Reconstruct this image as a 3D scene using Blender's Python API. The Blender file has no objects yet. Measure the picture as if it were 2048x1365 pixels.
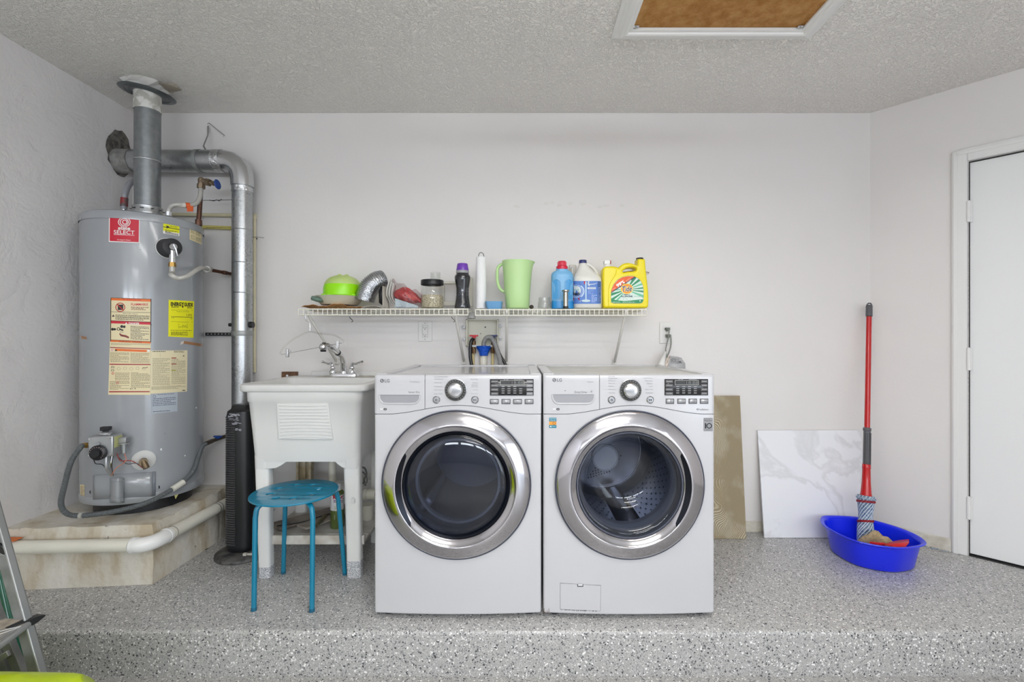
import bpy, bmesh, math, random
from mathutils import Vector, Matrix
from math import sin, cos, pi, radians, sqrt, atan2, hypot

# ---------------------------------------------------------------- camera, light, exposure
F, CX, CY, ZC = 940.0, 1040.0, 682.0, 1.12
S = bpy.context.scene
COL = S.collection
cam_d = bpy.data.cameras.new('camera'); cam = bpy.data.objects.new('camera', cam_d); COL.objects.link(cam)
cam.location = (0, 0, ZC); cam.rotation_euler = (pi/2, 0, 0)
cam_d.sensor_width = 36; cam_d.lens = 36*F/2048
cam_d.shift_x = (1024-CX)/2048; cam_d.shift_y = (CY-682.5)/2048
cam_d.clip_start = .02
S.camera = cam
S.view_settings.view_transform = 'Standard'; S.view_settings.look = 'None'
S.view_settings.exposure = 0.15; S.view_settings.gamma = 1.0
S.view_settings.use_curve_mapping = False
S.cycles.max_bounces = 12; S.cycles.diffuse_bounces = 6; S.cycles.glossy_bounces = 5
S.cycles.transparent_max_bounces = 12; S.cycles.caustics_reflective = False; S.cycles.caustics_refractive = False
S.cycles.sample_clamp_indirect = 6

wd = bpy.data.worlds.new('sky'); S.world = wd; wd.use_nodes = True
wd.node_tree.nodes['Background'].inputs[0].default_value = (.78, .88, 1, 1)
wd.node_tree.nodes['Background'].inputs[1].default_value = 3.0

def area(name, loc, rot, sx, sy, power, col):
    l = bpy.data.lights.new(name, 'AREA'); l.shape = 'RECTANGLE'; l.size = sx; l.size_y = sy
    l.energy = power; l.color = col
    o = bpy.data.objects.new(name, l); COL.objects.link(o); o.location = loc; o.rotation_euler = rot
    return o
CEIL = 2.456
REAR = -4.6
# three ceiling fixtures over the lower garage floor (warm white) and the daylight of the garage door's windows
for fy_, pw in ((.85, 13), (-.75, 24), (-3.3, 30)):
    area('ceiling_fixture_light', (.35, fy_, CEIL-.345), (0, 0, 0), 1.2, .16, pw, (1, .985, .965))
    area('added_ceiling_uplight', (.35, fy_, CEIL-.255), (pi, 0, 0), 1.2, .14, pw*.85, (1, .985, .965))  # upward lamp added above each fixture to brighten the ceiling
for k in range(4):
    area('door_window_daylight', (-1.45+k*1.2, REAR+.14, 1.72), (pi/2, 0, 0), 1.0, .34, 20, (.84, .91, 1))
# unseen side opening added on the right, with a lamp for low side light
area('added_side_light', (2.98, -2.9, 1.0), (pi/2, 0, pi/2), 2.0, 1.9, 22, (.84, .91, 1))

# ---------------------------------------------------------------- helpers
def W(px, py, Y):
    return Vector(((px-CX)*Y/F, Y, ZC-(py-CY)*Y/F))
def WX(px, Y): return (px-CX)*Y/F
def WZ(py, Y): return ZC-(py-CY)*Y/F
def lin(c):
    return tuple(((x/255)/12.92 if x/255 <= .04045 else ((x/255+.055)/1.055)**2.4) for x in c)

_mats = {}
def M(name, rgb, rough=.5, metal=0.0, bump=None, var=None, coat=0, spec=None, alpha=None, trans=None, flat=False):
    """bump=(scale, strength, detail); var=(scale, amount, rgb2)"""
    if name in _mats: return _mats[name]
    m = bpy.data.materials.new(name); m.use_nodes = True
    nt = m.node_tree; b = nt.nodes['Principled BSDF']
    c = lin(rgb)
    b.inputs['Base Color'].default_value = (*c, 1)
    b.inputs['Roughness'].default_value = rough; b.inputs['Metallic'].default_value = metal
    if coat: b.inputs['Coat Weight'].default_value = coat; b.inputs['Coat Roughness'].default_value = .08
    if spec is not None: b.inputs['Specular IOR Level'].default_value = spec
    if trans is not None: b.inputs['Transmission Weight'].default_value = trans
    if alpha is not None: b.inputs['Alpha'].default_value = alpha
    tc = nt.nodes.new('ShaderNodeTexCoord')
    if bump:
        n = nt.nodes.new('ShaderNodeTexNoise'); n.inputs['Scale'].default_value = bump[0]; n.inputs['Detail'].default_value = bump[2] if len(bump) > 2 else 3
        nt.links.new(tc.outputs['Object'], n.inputs['Vector'])
        bp = nt.nodes.new('ShaderNodeBump'); bp.inputs['Strength'].default_value = bump[1]; bp.inputs['Distance'].default_value = .01
        nt.links.new(n.outputs[0], bp.inputs['Height']); nt.links.new(bp.outputs[0], b.inputs['Normal'])
    if var:
        n = nt.nodes.new('ShaderNodeTexNoise'); n.inputs['Scale'].default_value = var[0]; n.inputs['Detail'].default_value = 5
        nt.links.new(tc.outputs['Object'], n.inputs['Vector'])
        r = nt.nodes.new('ShaderNodeValToRGB'); r.color_ramp.elements[0].position = .5-var[1]/2; r.color_ramp.elements[1].position = .5+var[1]/2
        r.color_ramp.elements[0].color = (*c, 1); r.color_ramp.elements[1].color = (*lin(var[2]), 1)
        nt.links.new(n.outputs[0], r.inputs[0]); nt.links.new(r.outputs[0], b.inputs['Base Color'])
    _mats[name] = m
    return m
def ink(rgb, rough=.5):
    return M('print_%d_%d_%d' % tuple(rgb), rgb, rough)

def glassmat(name, tint, gloss=.9, rough=.02):
    m = bpy.data.materials.new(name); m.use_nodes = True; nt = m.node_tree; nt.nodes.clear()
    out = nt.nodes.new('ShaderNodeOutputMaterial'); mix = nt.nodes.new('ShaderNodeMixShader')
    t = nt.nodes.new('ShaderNodeBsdfTransparent'); t.inputs[0].default_value = (*tint, 1)
    g = nt.nodes.new('ShaderNodeBsdfGlossy'); g.inputs['Roughness'].default_value = rough; g.inputs[0].default_value = (gloss, gloss, gloss, 1)
    f = nt.nodes.new('ShaderNodeLayerWeight'); pw = nt.nodes.new('ShaderNodeMath'); pw.operation = 'POWER'; pw.inputs[1].default_value = 4
    ad = nt.nodes.new('ShaderNodeMath'); ad.operation = 'MULTIPLY_ADD'; ad.inputs[1].default_value = .8; ad.inputs[2].default_value = .045
    f.inputs[0].default_value = .5
    nt.links.new(f.outputs['Facing'], pw.inputs[0]); nt.links.new(pw.outputs[0], ad.inputs[0]); nt.links.new(ad.outputs[0], mix.inputs[0]); nt.links.new(t.outputs[0], mix.inputs[1]); nt.links.new(g.outputs[0], mix.inputs[2])
    nt.links.new(mix.outputs[0], out.inputs[0]); return m

def catmull(P, k=8):
    P = [Vector(p) for p in P]
    if len(P) < 3: return P
    Q = [P[0]*2-P[1]] + P + [P[-1]*2-P[-2]]
    out = []
    for i in range(1, len(Q)-2):
        a, b, c, d = Q[i-1:i+3]
        for j in range(k):
            t = j/k
            out.append(.5*((2*b)+(c-a)*t+(2*a-5*b+4*c-d)*t*t+(3*b-a-3*c+d)*t**3))
    out.append(P[-1]); return out

ORG = {}
class MB:
    def __init__(s): s.v = []; s.f = []; s.fm = []; s.cur = 0; s.xf = None
    def add(s, vs, fs, m=None):
        o = len(s.v); m = s.cur if m is None else m
        for p in vs:
            p = Vector(p); s.v.append(s.xf @ p if s.xf else p)
        for f in fs: s.f.append([i+o for i in f]); s.fm.append(m)
        return s
    def box(s, x0, x1, y0, y1, z0, z1, m=None):
        return s.add([(x0,y0,z0),(x1,y0,z0),(x1,y1,z0),(x0,y1,z0),(x0,y0,z1),(x1,y0,z1),(x1,y1,z1),(x0,y1,z1)],
                     [(0,3,2,1),(4,5,6,7),(0,1,5,4),(1,2,6,5),(2,3,7,6),(3,0,4,7)], m)
    def tube(s, P, r, n=10, caps=True, closed=False, m=None, flat=1.0):
        P = [Vector(p) for p in P]; N = len(P)
        R = r if isinstance(r, (list, tuple)) else [r]*N
        T = []
        for i in range(N):
            a = P[(i-1) % N] if (closed or i > 0) else P[i]; b = P[(i+1) % N] if (closed or i < N-1) else P[i]
            t = b-a; T.append(t.normalized() if t.length > 1e-9 else Vector((0,0,1)))
        u = T[0].orthogonal().normalized(); vs = []; fs = []
        if abs(T[0].y) < .95: u = (Vector((0,1,0))-T[0]*T[0].y).normalized()
        for i in range(N):
            u = (u-T[i]*u.dot(T[i])).normalized(); w = T[i].cross(u)
            for k in range(n):
                a = 2*pi*k/n; vs.append(P[i]+u*(R[i]*cos(a)*flat)+w*(R[i]*sin(a)))
        for i in range(N if closed else N-1):
            for k in range(n):
                j = (i+1) % N; k2 = (k+1) % n
                fs.append((i*n+k, i*n+k2, j*n+k2, j*n+k))
        if caps and not closed:
            fs.append(tuple(range(n-1, -1, -1))); fs.append(tuple((N-1)*n+k for k in range(n)))
        return s.add(vs, fs, m)
    def cyl(s, p0, p1, r0, r1=None, n=20, m=None, caps=True):
        return s.tube([p0, p1], [r0, r0 if r1 is None else r1], n, caps, m=m)
    def lathe(s, prof, c, axis=(0,0,1), n=32, m=None, m_of=None):
        """prof: (r, h) along axis from c"""
        ax = Vector(axis).normalized(); c = Vector(c)
        u = ax.orthogonal().normalized(); w = ax.cross(u)
        vs = []; fs = []; ms = []
        for r, h in prof:
            for k in range(n):
                a = 2*pi*k/n; vs.append(c+ax*h+(u*cos(a)+w*sin(a))*max(r, 1e-5))
        for i in range(len(prof)-1):
            for k in range(n):
                k2 = (k+1) % n
                fs.append((i*n+k, i*n+k2, (i+1)*n+k2, (i+1)*n+k))
        return s.add(vs, fs, m)
    def loft(s, rings, cap0=True, cap1=True, m=None):
        n = len(rings[0]); vs = [p for r in rings for p in r]; fs = []
        for i in range(len(rings)-1):
            for k in range(n):
                k2 = (k+1) % n; fs.append((i*n+k, i*n+k2, (i+1)*n+k2, (i+1)*n+k))
        if cap0: fs.append(tuple(range(n-1, -1, -1)))
        if cap1: fs.append(tuple((len(rings)-1)*n+k for k in range(n)))
        return s.add(vs, fs, m)
    def grid(s, fn, nu, nv, m=None):
        vs = [fn(i/nu, j/nv) for j in range(nv+1) for i in range(nu+1)]
        fs = [(j*(nu+1)+i, j*(nu+1)+i+1, (j+1)*(nu+1)+i+1, (j+1)*(nu+1)+i) for j in range(nv) for i in range(nu)]
        return s.add(vs, fs, m)
    def sphere(s, c, r, n=16, m=None, sz=(1,1,1)):
        c = Vector(c); prof = [(sin(pi*i/n*1.0), -cos(pi*i/n)) for i in range(n+1)]
        vs = []; fs = []
        for a, b in prof:
            for k in range(n):
                t = 2*pi*k/n; vs.append(c+Vector((a*cos(t)*r*sz[0], a*sin(t)*r*sz[1], b*r*sz[2])))
        for i in range(n):
            for k in range(n):
                k2 = (k+1) % n; fs.append((i*n+k, i*n+k2, (i+1)*n+k2, (i+1)*n+k))
        return s.add(vs, fs, m)
    def build(s, name, mats, parent=None, smooth=True, bevel=0, seg=2, kind=None, label=None, ang=38, solid=0):
        if not isinstance(mats, (list, tuple)): mats = [mats]
        o0 = ORG.get(parent.name, Vector((0,0,0))) if parent else Vector((0,0,0))
        me = bpy.data.meshes.new(name)
        me.from_pydata([tuple(p-o0) for p in s.v], [], s.f)
        for m in mats: me.materials.append(m)
        if len(mats) > 1: me.polygons.foreach_set('material_index', s.fm)
        bm = bmesh.new(); bm.from_mesh(me)
        bmesh.ops.remove_doubles(bm, verts=bm.verts, dist=1e-6)
        bmesh.ops.recalc_face_normals(bm, faces=bm.faces); bm.to_mesh(me); bm.free()
        if smooth:
            me.shade_smooth(); me.set_sharp_from_angle(angle=radians(ang))
        o = bpy.data.objects.new(name, me); COL.objects.link(o)
        if parent: o.parent = parent
        ORG[o.name] = o0.copy()
        if solid:
            md = o.modifiers.new('thickness', 'SOLIDIFY'); md.thickness = solid; md.offset = 0
        if bevel:
            md = o.modifiers.new('bevel', 'BEVEL'); md.width = bevel; md.segments = seg; md.limit_method = 'ANGLE'; md.angle_limit = radians(40)
        if kind: o['kind'] = kind
        if label: o['label'] = label
        return o

def thing(name, label, cat, loc, group=None):
    o = bpy.data.objects.new(name, None); COL.objects.link(o); o.location = loc
    o.empty_display_size = .05
    ORG[o.name] = Vector(loc); o['label'] = label; o['category'] = cat
    if group: o['group'] = group
    return o
def tag(o, label, cat, group=None):
    o['label'] = label; o['category'] = cat
    if group: o['group'] = group
    return o
def struct(o): o['kind'] = 'structure'; return o

def plate(outs, t, bev=0.0, res=1):
    """filled 2D shape (first outline, then holes), thickness t, centred in z; returns verts, faces"""
    cu = bpy.data.curves.new('plate', 'CURVE'); cu.dimensions = '2D'; cu.fill_mode = 'BOTH'
    cu.extrude = max(t/2-bev, 0); cu.bevel_depth = bev; cu.bevel_resolution = res; cu.offset = -bev
    for o in outs:
        sp = cu.splines.new('POLY'); sp.points.add(len(o)-1); sp.use_cyclic_u = True
        for p, q in zip(sp.points, o): p.co = (q[0], q[1], 0, 1)
    ob = bpy.data.objects.new('plate', cu); me = bpy.data.meshes.new_from_object(ob)
    r = ([v.co.copy() for v in me.vertices], [tuple(p.vertices) for p in me.polygons])
    bpy.data.objects.remove(ob); bpy.data.curves.remove(cu); bpy.data.meshes.remove(me)
    return r
_txt = {}
def textmesh(t, bold=0.0, shear=0.0):
    k = (t, bold, shear)
    if k in _txt: return _txt[k]
    cu = bpy.data.curves.new('txt', 'FONT'); cu.body = t; cu.size = 1; cu.offset = bold; cu.shear = shear; cu.resolution_u = 3
    ob = bpy.data.objects.new('txt', cu); me = bpy.data.meshes.new_from_object(ob)
    vs = [(v.co.x, v.co.y) for v in me.vertices]; fs = [tuple(p.vertices) for p in me.polygons]
    bpy.data.objects.remove(ob); bpy.data.curves.remove(cu); bpy.data.meshes.remove(me)
    if vs:
        x0 = min(v[0] for v in vs); x1 = max(v[0] for v in vs); y0 = min(v[1] for v in vs); y1 = max(v[1] for v in vs)
        vs = [((x-x0)/max(x1-x0, 1e-6), (y-y0)/max(y1-y0, 1e-6)) for x, y in vs]
    _txt[k] = (vs, fs); return _txt[k]

class Decal:
    """flat print laid on a surface; positions are given in the photograph's pixels and mapped to the real surface by fn(px, py, h)"""
    def __init__(s, fn): s.fn = fn; s.mb = MB(); s.mats = []; s.h = .0006
    def mi(s, c, rough=.5):
        m = ink(c, rough) if isinstance(c, tuple) else c
        if m not in s.mats: s.mats.append(m)
        return s.mats.index(m)
    def quad(s, pts, c, n=1, lift=0):
        """pts TL,TR,BR,BL in px"""
        h = s.h+lift; a, b, cc, d = pts
        def f(u, v):
            x = (a[0]*(1-u)+b[0]*u)*(1-v)+(d[0]*(1-u)+cc[0]*u)*v; y = (a[1]*(1-u)+b[1]*u)*(1-v)+(d[1]*(1-u)+cc[1]*u)*v
            return s.fn(x, y, h)
        s.mb.grid(f, n, 1, s.mi(c))
    def rect(s, x0, y0, x1, y1, c, n=1, lift=0, sk=0): s.quad([(x0,y0),(x1,y0+sk),(x1,y1+sk),(x0,y1)], c, n, lift)
    def poly(s, pts, c, lift=0):
        s.mb.add([s.fn(x, y, s.h+lift) for x, y in pts], [tuple(range(len(pts)))], s.mi(c))
    def disc(s, x, y, rx, ry, c, lift=0, n=24, r_in=0):
        if r_in:
            vs = []; fs = []
            for k in range(n):
                a = 2*pi*k/n
                vs += [s.fn(x+rx*cos(a), y+ry*sin(a), s.h+lift), s.fn(x+rx*r_in*cos(a), y+ry*r_in*sin(a), s.h+lift)]
                fs.append((2*k, 2*((k+1) % n), 2*((k+1) % n)+1, 2*k+1))
            s.mb.add(vs, fs, s.mi(c))
        else: s.poly([(x+rx*cos(2*pi*k/n), y+ry*sin(2*pi*k/n)) for k in range(n)], c, lift)
    def text(s, t, x0, y0, x1, y1, c, bold=0, shear=0, lift=.0003, sk=0):
        vs, fs = textmesh(t, bold, shear)
        s.mb.add([s.fn(x0+(x1-x0)*u, y1+(y0-y1)*v+sk*u, s.h+lift) for u, v in vs], fs, s.mi(c))
    def lines(s, x0, y0, x1, y1, n, c, sk=0, seed=1, fill=.5, lift=.0003):
        """small unreadable print as rows of word-long dashes"""
        rnd = random.Random(seed); dy = (y1-y0)/n
        for i in range(n):
            x = x0; end = x1 if rnd.random() < .7 else x0+(x1-x0)*rnd.uniform(.4, .9)
            while x < end:
                w = rnd.uniform(1.5, 5); e = min(x+w, end)
                k0 = (x-x0)/(x1-x0)*sk; k1 = (e-x0)/(x1-x0)*sk
                yy = y0+dy*i
                s.quad([(x,yy+k0),(e,yy+k1),(e,yy+dy*fill+k1),(x,yy+dy*fill+k0)], c, 1, lift); x = e+rnd.uniform(.5, 1.1)
    def build(s, name, parent, label=None):
        o = s.mb.build(name, s.mats, parent, smooth=False)
        if label: o['label'] = label
        return o
def plane_fn(Y): return lambda px, py, h: W(px, py, Y)+Vector((0, -h, 0))

def se_ring(cx, cy, z, a, b, p=4, n=40, rot=0):
    out = []
    for k in range(n):
        t = 2*pi*k/n; c, s_ = cos(t), sin(t)
        x = a*math.copysign(abs(c)**(2/p), c); y = b*math.copysign(abs(s_)**(2/p), s_)
        out.append(Vector((cx+x*cos(rot)-y*sin(rot), cy+x*sin(rot)+y*cos(rot), z)))
    return out
def rrect(x0, x1, y0, y1, z, r=.03, k=8):
    out = []
    for cx, cy, a0 in ((x1-r, y0+r, -pi/2), (x1-r, y1-r, 0), (x0+r, y1-r, pi/2), (x0+r, y0+r, pi)):
        out += [Vector((cx+r*cos(a0+pi/2*i/k), cy+r*sin(a0+pi/2*i/k), z)) for i in range(k+1)]
    return out
def hose(mb, P, r, pitch=.006, amp=.12, n=12, m=None):
    """corrugated hose along a smooth path"""
    Q = catmull(P, 12); L = 0; out = []; R = []
    acc = [0]
    for a, b in zip(Q, Q[1:]): acc.append(acc[-1]+(b-a).length)
    tot = acc[-1]; N = max(4, int(tot/pitch*4)); j = 0
    for i in range(N+1):
        d = tot*i/N
        while j < len(acc)-2 and acc[j+1] < d: j += 1
        t = (d-acc[j])/max(acc[j+1]-acc[j], 1e-9); out.append(Q[j].lerp(Q[j+1], min(max(t, 0), 1)))
        R.append(r*(1+amp*(1 if i % 4 in (1, 2) else -1)*.5))
    mb.tube(out, R, n, m=m)

# ---------------------------------------------------------------- materials of the room
def wall_mat(name, rgb, kind):
    m = bpy.data.materials.new(name); m.use_nodes = True; nt = m.node_tree; b = nt.nodes['Principled BSDF']
    b.inputs['Roughness'].default_value = .42 if kind == 'smooth' else .7
    L = nt.links; N = nt.nodes.new
    tc = N('ShaderNodeTexCoord')
    n1 = N('ShaderNodeTexNoise'); n1.inputs['Scale'].default_value = 1.3; n1.inputs['Detail'].default_value = 6
    L.new(tc.outputs['Object'], n1.inputs['Vector'])
    r = N('ShaderNodeValToRGB'); c = lin(rgb)
    r.color_ramp.elements[0].position = .35; r.color_ramp.elements[1].position = .7
    r.color_ramp.elements[0].color = (c[0]*.955, c[1]*.95, c[2]*.95, 1); r.color_ramp.elements[1].color = (*c, 1)
    L.new(n1.outputs[0], r.inputs[0]); L.new(r.outputs[0], b.inputs['Base Color'])
    bp = N('ShaderNodeBump'); bp.inputs['Distance'].default_value = .01
    if kind == 'smooth':
        n = N('ShaderNodeTexNoise'); n.inputs['Scale'].default_value = 60; n.inputs['Detail'].default_value = 3
        L.new(tc.outputs['Object'], n.inputs['Vector']); bp.inputs['Strength'].default_value = .05; L.new(n.outputs[0], bp.inputs['Height'])
    elif kind == 'stucco':
        # trowelled skim coat: warped ridges with smooth areas between them
        wv = N('ShaderNodeTexNoise'); wv.inputs['Scale'].default_value = 7; wv.inputs['Detail'].default_value = 8; wv.inputs['Distortion'].default_value = .5; wv.inputs['Roughness'].default_value = .62
        L.new(tc.outputs['Object'], wv.inputs['Vector'])
        rr = N('ShaderNodeValToRGB'); rr.color_ramp.elements[0].position = .40; rr.color_ramp.elements[1].position = .56
        rr.color_ramp.elements.new(.47).color = (.75, .75, .75, 1)
        L.new(wv.outputs[0], rr.inputs[0])
        w2 = N('ShaderNodeTexNoise'); w2.inputs['Scale'].default_value = 40; w2.inputs['Detail'].default_value = 4
        L.new(tc.outputs['Object'], w2.inputs['Vector'])
        mx = N('ShaderNodeMath'); mx.operation = 'MULTIPLY_ADD'; mx.inputs[1].default_value = .5
        L.new(w2.outputs[0], mx.inputs[0]); L.new(rr.outputs[0], mx.inputs[2])
        bp.inputs['Strength'].default_value = .28; L.new(mx.outputs[0], bp.inputs['Height'])
    else:
        # stippled ceiling: short curly ridges
        wv = N('ShaderNodeTexNoise'); wv.inputs['Scale'].default_value = 80; wv.inputs['Detail'].default_value = 1.5; wv.inputs['Distortion'].default_value = .6
        L.new(tc.outputs['Object'], wv.inputs['Vector'])
        rr = N('ShaderNodeValToRGB'); rr.color_ramp.elements[0].position = .40; rr.color_ramp.elements[1].position = .58; rr.color_ramp.elements[1].color = (0, 0, 0, 1); rr.color_ramp.elements.new(.49).color = (1, 1, 1, 1)
        L.new(wv.outputs[0], rr.inputs[0]); bp.inputs['Strength'].default_value = .8; bp.inputs['Distance'].default_value = .0045; L.new(rr.outputs[0], bp.inputs['Height'])
        b.inputs['Roughness'].default_value = .32
    L.new(bp.outputs[0], b.inputs['Normal'])
    return m

def floor_mat():
    m = bpy.data.materials.new('flake_epoxy'); m.use_nodes = True; nt = m.node_tree; b = nt.nodes['Principled BSDF']
    L = nt.links; N = nt.nodes.new
    tc = N('ShaderNodeTexCoord')
    ds = N('ShaderNodeTexNoise'); ds.inputs['Scale'].default_value = 90; ds.inputs['Detail'].default_value = 1
    L.new(tc.outputs['Object'], ds.inputs['Vector'])
    va = N('ShaderNodeVectorMath'); va.operation = 'MULTIPLY_ADD'; va.inputs[1].default_value = (.006, .006, .006)
    L.new(ds.outputs['Color'], va.inputs[0]); L.new(tc.outputs['Object'], va.inputs[2])
    base = lin((166, 165, 163))
    prev = None
    for i, (sc, cols) in enumerate([
        (330, [(0, None), (.64, (190, 189, 187)), (.77, (214, 213, 211)), (.82, None), (.90, (128, 128, 128)), (.96, (84, 85, 86))]),
        (200, [(0, None), (.86, (234, 233, 231)), (.895, None), (.915, (112, 113, 115)), (.945, (58, 60, 64)), (.976, None)]),
    ]):
        vo = N('ShaderNodeTexVoronoi'); vo.inputs['Scale'].default_value = sc
        L.new(va.outputs[0], vo.inputs['Vector'])
        sp = N('ShaderNodeSeparateColor'); L.new(vo.outputs['Color'], sp.inputs[0])
        r = N('ShaderNodeValToRGB'); r.color_ramp.interpolation = 'CONSTANT'
        k = N('ShaderNodeValToRGB'); k.color_ramp.interpolation = 'CONSTANT'
        for ramp, mask in ((r, False), (k, True)):
            el = ramp.color_ramp.elements
            while len(el) > 1: el.remove(el[-1])
            for j, (p, c) in enumerate(cols):
                e = el[0] if j == 0 else el.new(p)
                e.position = p
                e.color = ((0,0,0,1) if c is None else (1,1,1,1)) if mask else ((*base, 1) if c is None else (*lin(c), 1))
            L.new(sp.outputs[i], ramp.inputs[0])
        mx = N('ShaderNodeMix'); mx.data_type = 'RGBA'
        L.new(k.outputs[0], mx.inputs[0]); L.new(r.outputs[0], mx.inputs[7])
        if prev is None: mx.inputs[6].default_value = (*base, 1)
        else: L.new(prev, mx.inputs[6])
        prev = mx.outputs[2]
    L.new(prev, b.inputs['Base Color'])
    b.inputs['Roughness'].default_value = .34; b.inputs['Coat Weight'].default_value = .25; b.inputs['Coat Roughness'].default_value = .2
    n = N('ShaderNodeTexNoise'); n.inputs['Scale'].default_value = 130; n.inputs['Detail'].default_value = 2
    L.new(tc.outputs['Object'], n.inputs['Vector'])
    bp = N('ShaderNodeBump'); bp.inputs['Strength'].default_value = .18; bp.inputs['Distance'].default_value = .006
    L.new(n.outputs[0], bp.inputs['Height']); L.new(bp.outputs[0], b.inputs['Normal'])
    return m

WALL = wall_mat('painted_wall', (225, 222, 220), 'smooth')
STUC = wall_mat('stucco_wall', (226, 223, 222), 'stucco')
CEILM = wall_mat('stippled_ceiling', (242, 239, 234), 'stipple')
EPOXY = floor_mat()
WHITE = M('white_enamel', (191, 191, 194), .22, coat=.4)
TRIM = M('white_trim_paint', (228, 228, 226), .35)
PLAST = M('white_plastic', (226, 226, 221), .38)
CHROME = M('chrome', (225, 226, 228), .06, 1)
CHROMEB = M('brushed_chrome', (205, 206, 208), .2, 1)
BLACK = M('black_plastic', (24, 25, 28), .4)
DARK = M('dark_rubber', (40, 40, 43), .55)
def galv():
    m = bpy.data.materials.new('galvanised_steel'); m.use_nodes = True; nt = m.node_tree; b = nt.nodes['Principled BSDF']
    L = nt.links; N = nt.nodes.new
    b.inputs['Metallic'].default_value = .85
    tc = N('ShaderNodeTexCoord')
    vo = N('ShaderNodeTexVoronoi'); vo.inputs['Scale'].default_value = 160; L.new(tc.outputs['Object'], vo.inputs['Vector'])
    n2 = N('ShaderNodeTexNoise'); n2.inputs['Scale'].default_value = 9; n2.inputs['Detail'].default_value = 6; L.new(tc.outputs['Object'], n2.inputs['Vector'])
    mx = N('ShaderNodeMix'); mx.inputs[0].default_value = .7
    sp = N('ShaderNodeSeparateColor'); L.new(vo.outputs['Color'], sp.inputs[0])
    L.new(sp.outputs[0], mx.inputs[2]); L.new(n2.outputs[0], mx.inputs[3])
    r = N('ShaderNodeValToRGB'); r.color_ramp.elements[0].color = (*lin((150, 152, 153)), 1); r.color_ramp.elements[1].color = (*lin((196, 198, 199)), 1)
    L.new(mx.outputs[0], r.inputs[0]); L.new(r.outputs[0], b.inputs['Base Color'])
    r2 = N('ShaderNodeMapRange'); r2.inputs[3].default_value = .2; r2.inputs[4].default_value = .42
    L.new(mx.outputs[0], r2.inputs[0]); L.new(r2.outputs[0], b.inputs['Roughness'])
    return m
GALV = galv()

# ---------------------------------------------------------------- the room
YB = 2.756; STEP_Y = 1.811; LOW = -.173
XL0, XL1 = -2.325, -2.26        # left wall leans a little: foot, head
RC = Vector((2.053, YB, 0)); RD = Vector((.671, -.742, 0)).normalized(); RN = Vector((-RD.y, RD.x, 0))  # angled wall: along, (outward)
RN = Vector((.742, .671, 0)).normalized()
RE = RC+RD*1.5
mb = MB(); mb.box(-2.5, RE.x+.1, YB, YB+.12, LOW-.1, CEIL+.1); wbk = struct(mb.build('wall_back', WALL))
D = Decal(plane_fn(YB)); rnd = random.Random(5)
for (x, y) in ((1034, 413), (1092, 408), (1104, 406), (1118, 411), (1140, 407), (1166, 409), (1200, 414), (1212, 412), (1244, 411)):
    D.poly([(x+rnd.uniform(4, 8)*cos(2*pi*k/9), y+rnd.uniform(2, 4)*sin(2*pi*k/9)) for k in range(9)], (216, 213, 209))
D.build('wall_scuffs', wbk)['kind'] = 'stuff'
mb = MB()
mb.add([(XL0,REAR,LOW),(XL0,YB,LOW),(XL1,YB,CEIL),(XL1,REAR,CEIL),(XL0-.15,REAR,LOW),(XL0-.15,YB,LOW),(XL0-.15,YB,CEIL),(XL0-.15,REAR,CEIL)],
       [(0,1,2,3),(4,5,6,7),(0,1,5,4),(1,2,6,5),(2,3,7,6),(3,0,4,7)]); struct(mb.build('wall_left', STUC))
DT0, DT1, DTOP = .420, 1.243, 2.051     # door slab along the angled wall
mb = MB()
def seg(mb, t0, t1, z0, z1, d0=0, d1=.1, m=None):
    a = RC+RD*t0; b = RC+RD*t1
    p = [a+RN*d0, b+RN*d0, b+RN*d1, a+RN*d1]
    vs = [(q.x,q.y,z) for z in (z0, z1) for q in p]
    mb.add(vs, [(0,3,2,1),(4,5,6,7),(0,1,5,4),(1,2,6,5),(2,3,7,6),(3,0,4,7)], m)
seg(mb, -.1, DT0, LOW, CEIL); seg(mb, DT0, DT1, DTOP, CEIL); seg(mb, DT1, 1.6, LOW, CEIL)
struct(mb.build('wall_right', WALL))
mb = MB(); mb.box(RE.x, RE.x+.1, REAR, -3.95, LOW, CEIL); mb.box(RE.x, RE.x+.1, -1.25, RE.y+.05, LOW, CEIL); mb.box(RE.x, RE.x+.1, -3.95, -1.25, 2.0, CEIL)  # unseen opening left here for the added side light
struct(mb.build('wall_right_front', WALL))
mb = MB(); mb.box(-2.5, 3.6, REAR-.2, YB+.15, CEIL, CEIL+.1); struct(mb.build('ceiling', CEILM))
mb = MB(); mb.box(-2.5, 3.6, REAR-.2, STEP_Y+.02, LOW-.1, LOW); struct(mb.build('floor', EPOXY))
mb = MB()   # raised platform with a rounded nosing
prof = [(YB, 0), (STEP_Y+.014, 0), (STEP_Y+.006, -.003), (STEP_Y+.001, -.009), (STEP_Y, -.016), (STEP_Y, LOW-.01), (YB, LOW-.01)]
xs = (-2.33, 3.58); vs = [(x, y, z) for x in xs for y, z in prof]; n = len(prof)
mb.add(vs, [(k, (k+1) % n, n+(k+1) % n, n+k) for k in range(n)]+[tuple(range(n)), tuple(range(2*n-1, n-1, -1))])
struct(mb.build('floor_platform', EPOXY, ang=80))
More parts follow.
